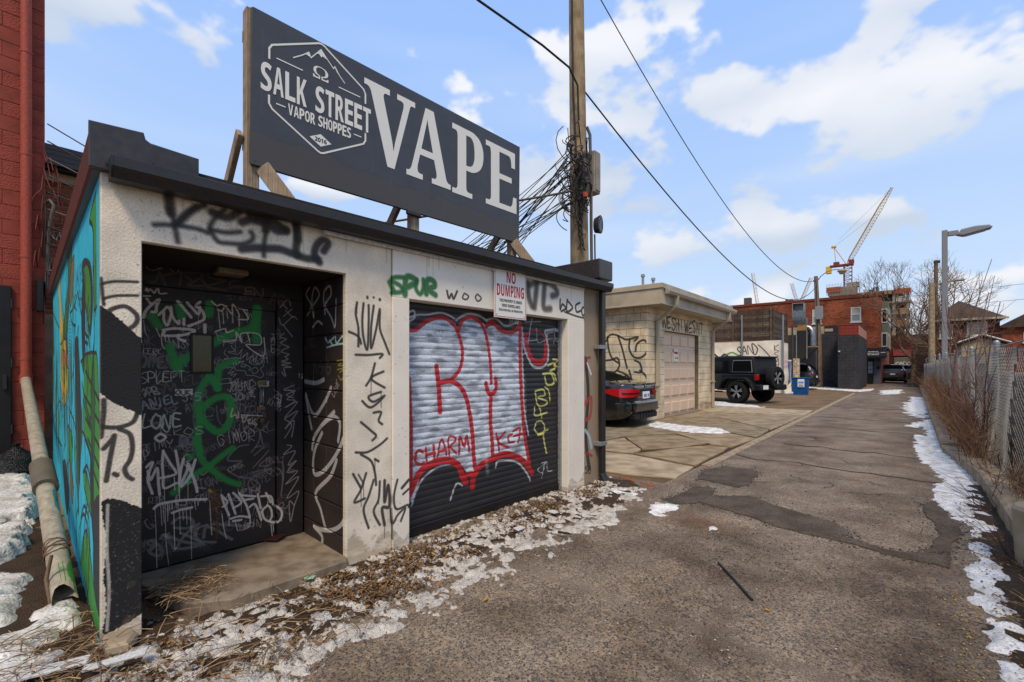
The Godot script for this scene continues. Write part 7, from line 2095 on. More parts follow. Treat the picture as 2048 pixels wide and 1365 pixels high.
func build_far_left() -> void:
	# white wall with a weathered board screen on it
	var t := thing("white_wall", "whitewashed block wall with scrawled tags behind the black off-roader", "wall", Vector3(-7.5, 0, -28))
	var m := Mb.new()
	m.prism(PackedVector2Array([Vector2(-12.0, 28.0), Vector2(-5.1, 28.0), Vector2(-5.1, 28.4), Vector2(-5.52, 28.4), Vector2(-5.52, 32.2), Vector2(-12.0, 32.2)]), Transform3D(Basis(Vector3.RIGHT, Vector3(0, 0, -1), Vector3.UP), Vector3.ZERO), 2.86, 0.01)
	var p := Paint.new(700, 290, 0.8, rgb(226, 214, 192), 0.15, 41, 0.3)
	p.tag("SAND", Vector2(470, 205), Vector2(110, 52), 2.4, rgb(34, 32, 32), 0.95, 0.12, 0.8, 1.4)
	p.stroke([575, 265, 605, 235, 640, 190], 2.4, rgb(34, 32, 32), 0.8)
	p.stroke([290, 200, 330, 225, 370, 195, 400, 215, 430, 190], 5.0, rgb(34, 32, 32), 1.0)
	p.stroke([400, 205, 440, 225, 480, 200], 4.0, rgb(70, 130, 60), 1.0)
	for k in 6:
		p.tag("KSMZXN"[k], Vector2(655, 230 - k * 36), Vector2(24, 30), 1.8, rgb(60, 54, 54), 0.8, 0.0, 0.8, 1.6)
	p.stroke([640, 180, 655, 160, 645, 140], 6.0, rgb(206, 160, 170), 2.0, 0.7)
	p.stroke([0, 285, 200, 288, 420, 284, 600, 287], 2.0, rgb(150, 96, 60), 2.0, 0.6)
	part(t, "wall", m.mesh([Vector3(1.0 / 7.0, 0, 0), 12.0 / 7.0, Vector3(0, -1.0 / 2.9, 0), 1.0]), printed(p.texture(), 0.9))
	t = thing("board_screen", "weathered grey board screen standing on the white wall", "fence", Vector3(-7.5, 2.87, -28))
	var r := RandomNumberGenerator.new()
	r.seed = 5
	var face := box_mesh(Vector3(6.3, 0.118, 0.025), 0.004)
	var back := box_mesh(Vector3(4.0, 0.118, 0.025), 0.004)
	for k in 14:
		part(t, "board", face, [M.board_a, M.board_b][r.randi() % 2], Transform3D(Basis(Vector3(0, 0, 1), r.randf_range(-0.002, 0.002)), Vector3(-8.75 + r.randf_range(-0.02, 0.02), 2.95 + k * 0.124, -28.1 + r.randf_range(-0.008, 0.008))))
		part(t, "board", back, [M.board_a, M.board_b][r.randi() % 2], Transform3D(Basis(Vector3.UP, PI / 2), Vector3(-5.58 + r.randf_range(-0.006, 0.006), 2.95 + k * 0.124 - 0.02, -30.12)))
	for x in [-11.8, -7.55, -5.62]:
		m = Mb.new()
		m.span(Vector3(x - 0.05, 2.862, -28.08), Vector3(x + 0.05, 4.68, -28.03), 0.006)
		part(t, "post", m.mesh(), M.board_a)
	for z in [-28.2, -32.0]:
		m = Mb.new()
		m.span(Vector3(-5.565, 2.862, z - 0.05), Vector3(-5.5, 4.66, z + 0.05), 0.006)
		part(t, "post", m.mesh(), M.board_a)
	for k in 3:
		var x: float = [-7.05, -5.02, -4.85][k]
		m = Mb.new()
		m.tube([Vector3(x, 0, -27.9 + (-1.6 if k == 2 else 0.0)), Vector3(x, [4.35, 4.2, 3.7][k], -27.9 + (-1.6 if k == 2 else 0.0))], 0.045, 0.045, 10)
		single("steel_post", ["grey steel post before the middle of the white wall", "grey steel post at the right end of the white wall", "thin rusty post behind the right end of the white wall"][k], "post", m.mesh(), M.lamp_grey if k < 2 else M.board_b, Transform3D(), "steel posts by the white wall")
	# lean-to with a blue painted panel and a scrawled pier
	t = thing("lean_to", "narrow shed end with a blue painted panel beside the white wall", "shed", Vector3(-5.2, 0, -32))
	m = Mb.new()
	m.span(Vector3(-5.7, 0, -33.5), Vector3(-5.25, 1.85, -32.2), 0.01)
	var bp := Paint.new(50, 190, 3.0, rgb(216, 210, 200), 0.15, 44)
	for k in 7:
		bp.stroke([8 + k * 6, 175, 9 + k * 6 + (k % 3) * 2, 90, 8 + k * 6, 20 + (k * 37) % 30], 2.6, [rgb(30, 64, 140), rgb(40, 90, 170), rgb(24, 44, 100)][k % 3], 0.8)
	part(t, "blue_panel", m.mesh([Vector3(1.0 / 0.5, 0, 0), 5.72 / 0.5, Vector3(0, -1.0 / 1.9, 0), 1.0]), printed(bp.texture(), 0.8))
	m = Mb.new()
	m.span(Vector3(-5.23, 0, -32.5), Vector3(-4.95, 1.92, -32.1), 0.012)
	bp = Paint.new(30, 195, 3.0, rgb(196, 176, 150), 0.2, 45)
	for k in 6:
		bp.tag("ORSKAE"[k], Vector2(5, 165 - k * 30), Vector2(20, 24), 1.1, rgb(50, 46, 44), 0.9, 0.0, 0.4, 1.6)
	part(t, "pier", m.mesh([Vector3(1.0 / 0.3, 0, 0), 5.24 / 0.3, Vector3(0, -1.0 / 1.95, 0), 1.0]), printed(bp.texture(), 0.85))
	m = Mb.new()
	for k in 9:
		m.beam(Vector3(-5.95, 1.2 + k * 0.1, -32.0), Vector3(-5.72, 1.2 + k * 0.1, -32.0), 0.05, 0.012, 0.0, Vector3(0, 1, 0.6))
	part(t, "louvre", m.mesh(), M.lamp_grey)
	# kitchen exhaust
	t = thing("exhaust_duct", "large galvanised kitchen exhaust duct on a bracket", "duct", Vector3(-4.8, 1.7, -32.4))
	m = Mb.new()
	for q in [[-5.34, -5.31], [-4.76, -4.73]]:
		m.span(Vector3(q[0], 4.6, -33.0), Vector3(q[1], 5.33, -32.4))
	m.span(Vector3(-5.308, 5.29, -33.0), Vector3(-4.762, 5.33, -32.4))
	m.span(Vector3(-5.308, 4.6, -33.0), Vector3(-4.762, 5.288, -32.97))
	part(t, "outlet_cowl", m.mesh(), M.galv)
	m = Mb.new()
	m.span(Vector3(-5.34, 4.42, -33.02), Vector3(-4.72, 4.86, -32.38), 0.01)
	part(t, "outlet_box", m.mesh(), M.steel)
	var prof := []
	for i in 9:
		var a := PI / 2 * i / 8.0
		prof.append([Vector3(-4.6, 4.42 - sin(a) * 0.45, -32.4 - 0.05 + cos(a) * 0.1), Vector3(-5.32, 4.42 - sin(a) * 0.45, -32.4 - 0.05 + cos(a) * 0.1)])
	m = Mb.new()
	m.grid(prof)
	m.span(Vector3(-5.33, 3.98, -33.0), Vector3(-4.59, 4.419, -32.46), 0.03)
	part(t, "elbow", m.mesh(), M.steel)
	m = Mb.new()
	m.span(Vector3(-5.08, 3.63, -32.95), Vector3(-4.6, 3.98, -32.43), 0.01)
	part(t, "collar", m.mesh(), M.ply)
	m = Mb.new()
	m.span(Vector3(-5.1, 1.95, -32.96), Vector3(-4.58, 3.628, -32.42), 0.01)
	part(t, "duct", m.mesh(), M.black_metal)
	m = Mb.new()
	for q in [Vector3(-5.11, 0, -32.41), Vector3(-4.57, 0, -32.41)]:
		m.span(q + Vector3(-0.02, 1.9, -0.02), q + Vector3(0.02, 3.63, 0.02))
	part(t, "angle_frame", m.mesh(), M.galv)
	m = Mb.new()
	var q3 := []
	for i in 9:
		var a := PI * i / 8.0
		q3.append(Vector3(-4.42 + 0.08 * cos(a) * 0.0, 3.6 + sin(a) * 0.25, -32.6 - 0.6 * i / 8.0))
	m.tube([Vector3(-4.34, 2.68, -32.7), Vector3(-4.34, 3.3, -32.7), Vector3(-4.37, 3.6, -32.75), Vector3(-4.5, 3.78, -32.8), Vector3(-4.7, 3.85, -32.8)], 0.18, 0.18, 18)
	var fan := part(t, "round_elbow", m.mesh(), M.steel)
	for k in 7:
		m = Mb.new()
		m.tube([Vector3(-4.34, 2.74 + k * 0.1, -32.7), Vector3(-4.34, 2.755 + k * 0.1, -32.7)], 0.19, 0.19, 18)
		part(fan, "rib", m.mesh(), M.steel)
	m = Mb.new()
	m.span(Vector3(-4.6, 2.6, -33.0), Vector3(-4.05, 2.66, -32.4), 0.006)
	part(t, "shelf", m.mesh(), M.ply)
	for z in [-32.45, -32.95]:
		m = Mb.new()
		m.beam(Vector3(-4.95, 1.75, z), Vector3(-4.1, 2.58, z), 0.05, 0.06, 0.004)
		part(t, "bracket", m.mesh(), M.black_metal)

	# dark painted block building
	t = thing("dark_block_building", "charcoal painted block building with a red band at the top", "building", Vector3(-4, 0, -38))
	m = Mb.new()
	m.span(Vector3(-10.0, 0, -44), Vector3(-3.32, 4.3, -38.515))
	var w := part(t, "rear_wall", m.mesh(), M.dark_joint)
	courses(w, "block", Vector3(-7.6, 0, -38.515), Vector3.RIGHT, Vector3(0, 0, 1), 4.26, 3.75, Vector2(0.4, 0.2), 0.008, [M.dark_paint], 0.016)
	m = Mb.new()
	m.span(Vector3(-9.0, 3.76, -38.51), Vector3(-4.4, 4.28, -38.495))
	m.span(Vector3(-4.38, 3.9, -38.51), Vector3(-3.9, 4.1, -38.497))
	part(t, "cream_band", m.mesh(), M.block_c)
	m = Mb.new()
	m.span(Vector3(-3.33, 0, -42.5), Vector3(-2.275, 4.08, -35.515))
	w = part(t, "stair_block", m.mesh(), M.dark_joint)
	courses(w, "block", Vector3(-3.34, 0, -35.515), Vector3.RIGHT, Vector3(0, 0, 1), 1.07, 3.42, Vector2(0.4, 0.2), 0.008, [M.dark_paint], 0.016)
	courses(w, "block", Vector3(-2.275, 0, -35.5), Vector3(0, 0, -1), Vector3.RIGHT, 7.0, 3.42, Vector2(0.4, 0.2), 0.008, [M.dark_paint], 0.016)
	courses(w, "block", Vector3(-3.34, 3.42, -35.515), Vector3.RIGHT, Vector3(0, 0, 1), 1.07, 0.62, Vector2(0.4, 0.2), 0.008, [M.red_band], 0.016)
	courses(w, "block", Vector3(-2.275, 3.42, -35.5), Vector3(0, 0, -1), Vector3.RIGHT, 7.0, 0.62, Vector2(0.4, 0.2), 0.008, [M.pink_band], 0.016)
	m = Mb.new()
	m.span(Vector3(-3.36, 4.04, -42.52), Vector3(-2.24, 4.1, -35.48), 0.008)
	part(t, "coping", m.mesh(), M.red_band)
	m = Mb.new()
	m.span(Vector3(-3.34, 2.05, -35.55), Vector3(-3.28, 4.05, -35.4), 0.006)
	part(t, "corner_trim", m.mesh(), M.dark_paint)
	m = Mb.new()
	m.tube([Vector3(-5.4, 1.3, -38.2), Vector3(-3.55, 0.33, -38.0)], 0.07, 0.07, 12)
	m.tube([Vector3(-3.55, 0.33, -38.0), Vector3(-3.45, 0.15, -37.95)], 0.09, 0.07, 12)
	part(t, "drain_pipe", m.mesh(), M.dark_paint)
	m = Mb.new()
	m.bevelled(Vector3(-3.25, 2.4, -35.35), Vector3(0.1, 0.09, 0.16), 0.02)
	part(t, "camera_dome", m.mesh(), M.white_trim)

	# long red brick building behind
	t = thing("brick_terrace", "long red brick building with white windows across the lane end", "building", Vector3(-9, 0, -52))
	m = Mb.new()
	m.span(Vector3(-17.5, 0, -70), Vector3(-1.62, 7.35, -48.0))
	part(t, "wall", m.mesh(), M.far_brick)
	m = Mb.new()
	m.span(Vector3(-17.6, 7.25, -70.1), Vector3(-1.55, 7.48, -47.93), 0.02)
	part(t, "coping", m.mesh(), M.coping)
	for q in [[-3.614, -2.914, 5.237, 6.472, 3], [-6.356, -5.7, 5.26, 6.49, 4], [-10.2, -9.5, 5.3, 6.5, 4], [-14.2, -13.5, 5.3, 6.5, 4]]:
		sash(t, Transform3D(Basis(), Vector3((q[0] + q[1]) / 2.0, q[2], -47.99)), q[1] - q[0], q[3] - q[2])
	# bay on the lane side
	m = Mb.new()
	m.span(Vector3(-1.62, 2.95, -58), Vector3(-1.2, 6.9, -49.0), 0.02)
	var bay := part(t, "bay", m.mesh(), mat(rgb(120, 126, 112), 0.8, {"tex": T.grain, "scale": 0.5}))
	for y in [3.1, 5.1]:
		for z in [-49.6, -52.0, -54.4]:
			m = Mb.new()
			m.span(Vector3(-1.2, y, z - 0.9), Vector3(-1.17, y + 1.2, z), 0.004)
			var wf := part(bay, "window", m.mesh(), M.white_trim)
			m = Mb.new()
			m.span(Vector3(-1.17, y + 0.1, z - 0.8), Vector3(-1.162, y + 1.1, z - 0.1))
			part(wf, "pane", m.mesh(), M.dark_glass)
		m = Mb.new()
		m.span(Vector3(-1.62, y, -48.999), Vector3(-1.24, y + 1.2, -48.96), 0.004)
		var wf2 := part(bay, "window", m.mesh(), M.white_trim)
		m = Mb.new()
		m.span(Vector3(-1.56, y + 0.1, -48.96), Vector3(-1.3, y + 1.1, -48.95))
		part(wf2, "pane", m.mesh(), M.dark_glass)
	for x in [-12.0, -8.4]:
		m = Mb.new()
		m.span(Vector3(x - 0.3, 7.4, -50.0), Vector3(x + 0.3, 7.8 + (0.5 if x < -10.0 else 0.0), -49.4), 0.01)
		part(t, "roof_vent", m.mesh(), M.site_dark)
	# shop front at ground level
	m = Mb.new()
	m.prism(PackedVector2Array([Vector2(-47.95, 2.2), Vector2(-46.9, 2.15), Vector2(-46.9, 2.3), Vector2(-47.95, 3.0)]), Transform3D(Basis(Vector3(0, 0, 1), Vector3.UP, Vector3(-1, 0, 0)), Vector3(-1.25, 0, 0)), 1.3)
	var aw := part(t, "awning", m.mesh(), M.black_door)
	for k in 4:
		lettering(aw, "lettering", ["— —— —", "—— — ——", "— ———", "——"][k], false, true, Vector2([0.62, 0.75, 0.7, 0.3][k], 0.05), Transform3D(Basis(), Vector3([-2.4, -2.45, -2.42, -1.6][k], [2.65, 2.52, 2.39, 2.56][k], -47.3 + 0.16 * k)), M.sign_white, 0.01)
	m = Mb.new()
	m.span(Vector3(-2.55, 0, -47.98), Vector3(-1.62, 2.2, -47.9), 0.01)
	part(t, "shop_front", m.mesh(), mat(rgb(112, 112, 122), 0.8, {"tex": T.grain, "scale": 0.6}))
	m = Mb.new()
	m.span(Vector3(-2.5, 0.05, -47.9), Vector3(-2.1, 2.05, -47.85), 0.01)
	var dr := part(t, "shop_door", m.mesh(), M.black_door)
	for k in 6:
		m = Mb.new()
		m.span(Vector3(-2.44 + (k % 2) * 0.15, 0.9 + (k / 2) * 0.34, -47.85), Vector3(-2.31 + (k % 2) * 0.15, 1.2 + (k / 2) * 0.34, -47.845))
		part(dr, "pane", m.mesh(), mat(rgb(160, 164, 168), 0.1, {"spec": 0.6}))
	m = Mb.new()
	m.span(Vector3(-1.9, 1.25, -47.9), Vector3(-1.72, 1.5, -47.82), 0.01)
	part(t, "letter_box", m.mesh(), M.black_door)


func sash(t: Node3D, at: Transform3D, w: float, h: float) -> void:
	var m := Mb.new()
	for q in [[-w / 2, 0.0, -w / 2 + 0.09, h], [w / 2 - 0.09, 0.0, w / 2, h], [-w / 2 + 0.09, h - 0.1, w / 2 - 0.09, h], [-w / 2 + 0.09, 0.0, w / 2 - 0.09, 0.08], [-w / 2 + 0.09, h * 0.48, w / 2 - 0.09, h * 0.48 + 0.06]]:
		m.span(Vector3(q[0], q[1], 0), Vector3(q[2], q[3], 0.05))
	var f := part(t, "window", m.mesh(), M.white_trim, at)
	m = Mb.new()
	m.span(Vector3(-w / 2 + 0.09, h * 0.48 + 0.06, 0), Vector3(w / 2 - 0.09, h - 0.1, 0.015))
	part(f, "upper_pane", m.mesh(), M.blind, at)
	m = Mb.new()
	m.span(Vector3(-w / 2 + 0.09, 0.08, 0), Vector3(w / 2 - 0.09, h * 0.48, 0.02))
	part(f, "lower_pane", m.mesh(), mat(rgb(120, 122, 120), 0.12, {"spec": 0.6}), at)
	m = Mb.new()
	m.span(Vector3(-w / 2 - 0.06, -0.1, -0.01), Vector3(w / 2 + 0.06, 0, 0.1))
	part(f, "sill", m.mesh(), M.white_trim, at)


func build_far_right() -> void:
	# brown hip-roofed house beyond the fence
	var t := thing("hip_roof_house", "brown brick house with a hipped shingle roof beyond the fence", "house", Vector3(3.2, 0, -49))
	var m := Mb.new()
	m.span(Vector3(1.55, 0, -53), Vector3(4.75, 4.75, -45))
	part(t, "wall", m.mesh(), M.far_brick_brown)
	m = Mb.new()
	var e := [Vector3(1.2, 4.75, -44.6), Vector3(5.1, 4.75, -44.6), Vector3(5.1, 4.75, -53.4), Vector3(1.2, 4.75, -53.4)]
	var a := Vector3(2.9, 6.35, -47.4); var b := Vector3(2.9, 6.35, -50.6)
	m.tri(e[0], e[1], a); m.quad(e[1], e[2], b, a); m.tri(e[2], e[3], b); m.quad(e[3], e[0], a, b)
	m.quad(e[3], e[2], e[1], e[0])
	part(t, "roof", m.mesh(), M.roof_brown)
	m = Mb.new()
	m.span(Vector3(1.18, 4.66, -44.6), Vector3(5.12, 4.8, -44.53), 0.01)
	part(t, "gutter", m.mesh(), M.fascia)
	sash(t, Transform3D(Basis(), Vector3(3.65, 3.6, -44.99)), 1.0, 0.95)
	sash(t, Transform3D(Basis(), Vector3(2.1, 3.5, -44.99)), 0.7, 1.0)
	# low garage with snow on its gabled roof
	t = thing("snowy_shed", "low shed with a snow dusted gable roof beyond the fence", "shed", Vector3(2.7, 0, -31))
	m = Mb.new()
	m.prism(PackedVector2Array([Vector2(1.95, 0), Vector2(3.4, 0), Vector2(3.4, 2.45), Vector2(2.65, 2.78), Vector2(1.95, 2.5)]), Transform3D(Basis(), Vector3(0, 0, -34)), 3.6)
	part(t, "wall", m.mesh(), M.block_b)
	for q in [[Vector2(1.75, 2.5), Vector2(2.65, 2.88)], [Vector2(3.62, 2.46), Vector2(2.65, 2.88)]]:
		m = Mb.new()
		m.beam(Vector3(q[0].x, q[0].y, -32.2), Vector3(q[1].x, q[1].y, -32.2), 3.9, 0.07, 0.01)
		var rf := part(t, "roof_slope", m.mesh(), M.roof_brown)
		m = Mb.new()
		m.beam(Vector3(lerpf(q[0].x, q[1].x, 0.05), lerpf(q[0].y, q[1].y, 0.05) + 0.06, -32.2), Vector3(lerpf(q[0].x, q[1].x, 0.92), lerpf(q[0].y, q[1].y, 0.92) + 0.06, -32.2), 3.7, 0.05, 0.015)
		part(rf, "snow_cover", m.mesh(), M.snow)
	# red brick house farther right
	t = thing("far_brick_house", "red brick house with a dark roof at the far right", "house", Vector3(9, 0, -62))
	m = Mb.new()
	m.span(Vector3(6.5, 0, -70), Vector3(14, 5.0, -60))
	part(t, "wall", m.mesh(), M.far_brick)
	m = Mb.new()
	m.prism(PackedVector2Array([Vector2(6.1, 4.95), Vector2(14.4, 4.95), Vector2(10.2, 7.6)]), Transform3D(Basis(), Vector3(0, 0, -70.4)), 10.8)
	part(t, "roof", m.mesh(), M.roof_brown)
	sash(t, Transform3D(Basis(), Vector3(8.0, 3.6, -59.99)), 0.5, 0.9)
	# sheds across the street closing the view at the lane end
	t = thing("street_shop", "row of low shops with a faded red sign across the far street", "building", Vector3(-0.5, 0, -78))
	m = Mb.new()
	m.span(Vector3(-4.0, 0, -86), Vector3(4.5, 5.6, -78), 0.02)
	part(t, "wall", m.mesh(), mat(rgb(120, 106, 92), 0.9, {"tex": T.brick, "scale": 0.2}))
	m = Mb.new()
	m.span(Vector3(-1.4, 2.9, -77.99), Vector3(0.7, 3.7, -77.9), 0.01)
	part(t, "sign_board", m.mesh(), mat(rgb(150, 70, 74), 0.7, {"tex": T.rusty, "scale": 0.6}))
	m = Mb.new()
	m.span(Vector3(-1.3, 0.0, -77.99), Vector3(0.9, 2.7, -77.93), 0.01)
	var gp := Paint.new(220, 270, 1.0, rgb(96, 90, 80), 0.2, 51)
	gp.tag("FORGE", Vector2(10, 120), Vector2(200, 90), 6.0, rgb(206, 200, 170), 0.9, 0.0, 1.5)
	part(t, "shutter", m.mesh([Vector3(1.0 / 2.2, 0, 0), 1.3 / 2.2, Vector3(0, -1.0 / 2.7, 0), 1.0]), printed(gp.texture(), 0.8))
	var pole := thing("far_utility_pole", "dark wooden utility pole among the bare branches", "utility pole", Vector3(1.6, 0, -46.5))
	m = Mb.new()
	m.tube([Vector3(1.6, 0, -46.5), Vector3(1.62, 9.4, -46.5)], 0.15, 0.11, 12)
	part(pole, "pole", m.mesh(), M.pole_grey)
	m = Mb.new()
	m.span(Vector3(1.5, 9.2, -46.7), Vector3(1.85, 9.35, -46.3), 0.01)
	part(pole, "bracket", m.mesh(), M.cable)
	pole = thing("lamp_pole", "pale wooden pole with a small street lamp near the fence end", "lamp post", Vector3(1.1, 0, -36.8))
	m = Mb.new()
	m.tube([Vector3(1.1, 0, -36.8), Vector3(1.1, 6.4, -36.8)], 0.17, 0.13, 12)
	part(pole, "pole", m.mesh(), M.pole)
	m = Mb.new()
	m.tube([Vector3(1.1, 6.1, -36.8), Vector3(1.5, 6.35, -36.7), Vector3(2.0, 6.4, -36.6)], 0.03, 0.03, 8)
	part(pole, "arm", m.mesh(), M.lamp_grey)
	m = Mb.new()
	m.bevelled(Vector3(2.2, 6.4, -36.55), Vector3(0.6, 0.1, 0.22), 0.04)
	part(pole, "lamp_head", m.mesh(), M.lamp_grey)
	pole = thing("street_lamp", "tall square grey lamp post with a flat lamp head", "lamp post", Vector3(1.2, 0, -26.6))
	m = Mb.new()
	m.span(Vector3(1.11, 0, -26.69), Vector3(1.29, 7.2, -26.51), 0.015)
	part(pole, "post", m.mesh(), M.lamp_grey)
	m = Mb.new()
	m.span(Vector3(1.29, 6.93, -26.66), Vector3(1.62, 7.14, -26.54), 0.02)
	part(pole, "arm", m.mesh(), M.lamp_grey)
	m = Mb.new()
	m.prism(PackedVector2Array([Vector2(1.55, 6.92), Vector2(1.75, 6.84), Vector2(2.55, 7.0), Vector2(2.6, 7.08), Vector2(2.5, 7.17), Vector2(2.1, 7.2), Vector2(1.7, 7.14)]), Transform3D(Basis(), Vector3(0, 0, -26.75)), 0.3, 0.05)
	var head := part(pole, "lamp_head", m.mesh(), M.lamp_grey)
	m = Mb.new()
	m.beam(Vector3(1.8, 6.84, -26.6), Vector3(2.4, 6.96, -26.6), 0.2, 0.02, 0.004)
	part(head, "lens", m.mesh(), M.blind)
	# far pole by the dark building, with its lamp
	pole = thing("wooden_lamp_pole", "grey wooden pole with a curved lamp arm before the dark building", "utility pole", Vector3(-4.55, 0, -37.3))
	m = Mb.new()
	m.tube([Vector3(-4.52, 0, -37.3), Vector3(-4.6, 4.0, -37.3), Vector3(-4.74, 7.65, -37.3)], 0.2, 0.12, 14)
	part(pole, "pole", m.mesh(), M.pole_grey)
	m = Mb.new()
	m.tube([Vector3(-4.72, 7.2, -37.25), Vector3(-4.45, 7.6, -37.2), Vector3(-4.1, 7.85, -37.15), Vector3(-3.7, 7.93, -37.1), Vector3(-3.4, 7.9, -37.05)], 0.03, 0.03, 8)
	part(pole, "arm", m.mesh(), M.lamp_grey)
	m = Mb.new()
	m.lathe([[0.0, 0.0], [0.14, 0.02], [0.2, 0.16], [0.28, 0.2], [0.26, 0.27], [0.1, 0.36], [0.0, 0.36]], Transform3D(Basis(), Vector3(-3.25, 7.55, -37.05)), 16)
	part(pole, "lamp_head", m.mesh(), M.cream_wood)
	m = Mb.new()
	m.span(Vector3(-4.75, 4.65, -37.12), Vector3(-4.3, 5.55, -36.95), 0.02)
	part(pole, "junction_box", m.mesh(), M.lamp_grey)
	m = Mb.new()
	m.tube([Vector3(-4.6, 0.3, -37.1), Vector3(-4.62, 4.7, -37.12)], 0.025, 0.025, 6)
	m.tube([Vector3(-4.66, 5.5, -37.14), Vector3(-4.7, 7.2, -37.18)], 0.02, 0.02, 6)
	m.tube([Vector3(-4.9, 7.35, -37.3), Vector3(-4.55, 7.45, -37.3)], 0.05, 0.05, 8)
	part(pole, "conduit", m.mesh(), M.cable)
	# thin lines far off
	for q in [[Vector3(-60, 14.5, -120), Vector3(40, 16.5, -110)], [Vector3(-60, 12.4, -120), Vector3(40, 13.8, -110)]]:
		m = Mb.new()
		m.tube(sag(q[0], q[1], 1.0, 16), 0.03, 0.03, 4, false)
		single("distant_cable", "thin distant cable crossing low over the roofs", "cable", m.mesh(), M.cable_grey, Transform3D(), "distant cables over the roofs")


# ---------- vehicles ----------
func add_wheel(t: Node3D, at: Vector3, r: float, w: float, side: float, style: int, pre := Transform3D(), called := "wheel") -> void:
	# side: +1 when the outer face looks along local +z
	var k := Basis(Vector3(1, 0, 0), Vector3(0, 0, side), Vector3(0, -side, 0))
	var x := pre * Transform3D(k, at)
	k = pre.basis * k
	var m := Mb.new()
	m.lathe([[r * 0.62, -w / 2], [r * 0.93, -w / 2], [r, -w / 2 + 0.03], [r, w / 2 - 0.03], [r * 0.93, w / 2], [r * 0.66, w / 2 + 0.004], [r * 0.62, w / 2 - 0.02]], x, 28)
	var tyre := part(t, called, m.mesh(), M.rubber)
	m = Mb.new()
	m.lathe([[r * 0.64, w / 2 - 0.02], [r * 0.6, w / 2 - 0.01], [r * 0.58, w / 2 - 0.07], [0.0, w / 2 - 0.075]], x, 28)
	part(tyre, "rim", m.mesh(), M.rim_dark)
	m = Mb.new()
	for i in 5:
		var a := TAU * i / 5.0 + 0.3
		for s in [-1.0, 1.0]:
			var b: float = a + s * 0.17
			var p0 := x * Vector3(cos(a) * r * 0.1, w / 2 - 0.03, sin(a) * r * 0.1)
			var p1 := x * Vector3(cos(b) * r * 0.58, w / 2 - 0.012, sin(b) * r * 0.58)
			m.beam(p0, p1, 0.03 if style == 0 else 0.036, 0.02, 0.004, k * Vector3(0, 1, 0.02))
		if style == 1:
			var q0 := x * Vector3(cos(a - 0.17) * r * 0.45, w / 2 - 0.016, sin(a - 0.17) * r * 0.45)
			var q1 := x * Vector3(cos(a + 0.17) * r * 0.45, w / 2 - 0.016, sin(a + 0.17) * r * 0.45)
			m.beam(q0, q1, 0.02, 0.016, 0.003, k * Vector3(0, 1, 0.02))
	m.lathe([[0.0, w / 2 - 0.06], [r * 0.14, w / 2 - 0.06], [r * 0.13, w / 2 - 0.02], [0.0, w / 2 - 0.016]], x, 14)
	part(tyre, "spokes", m.mesh(), M.rim)


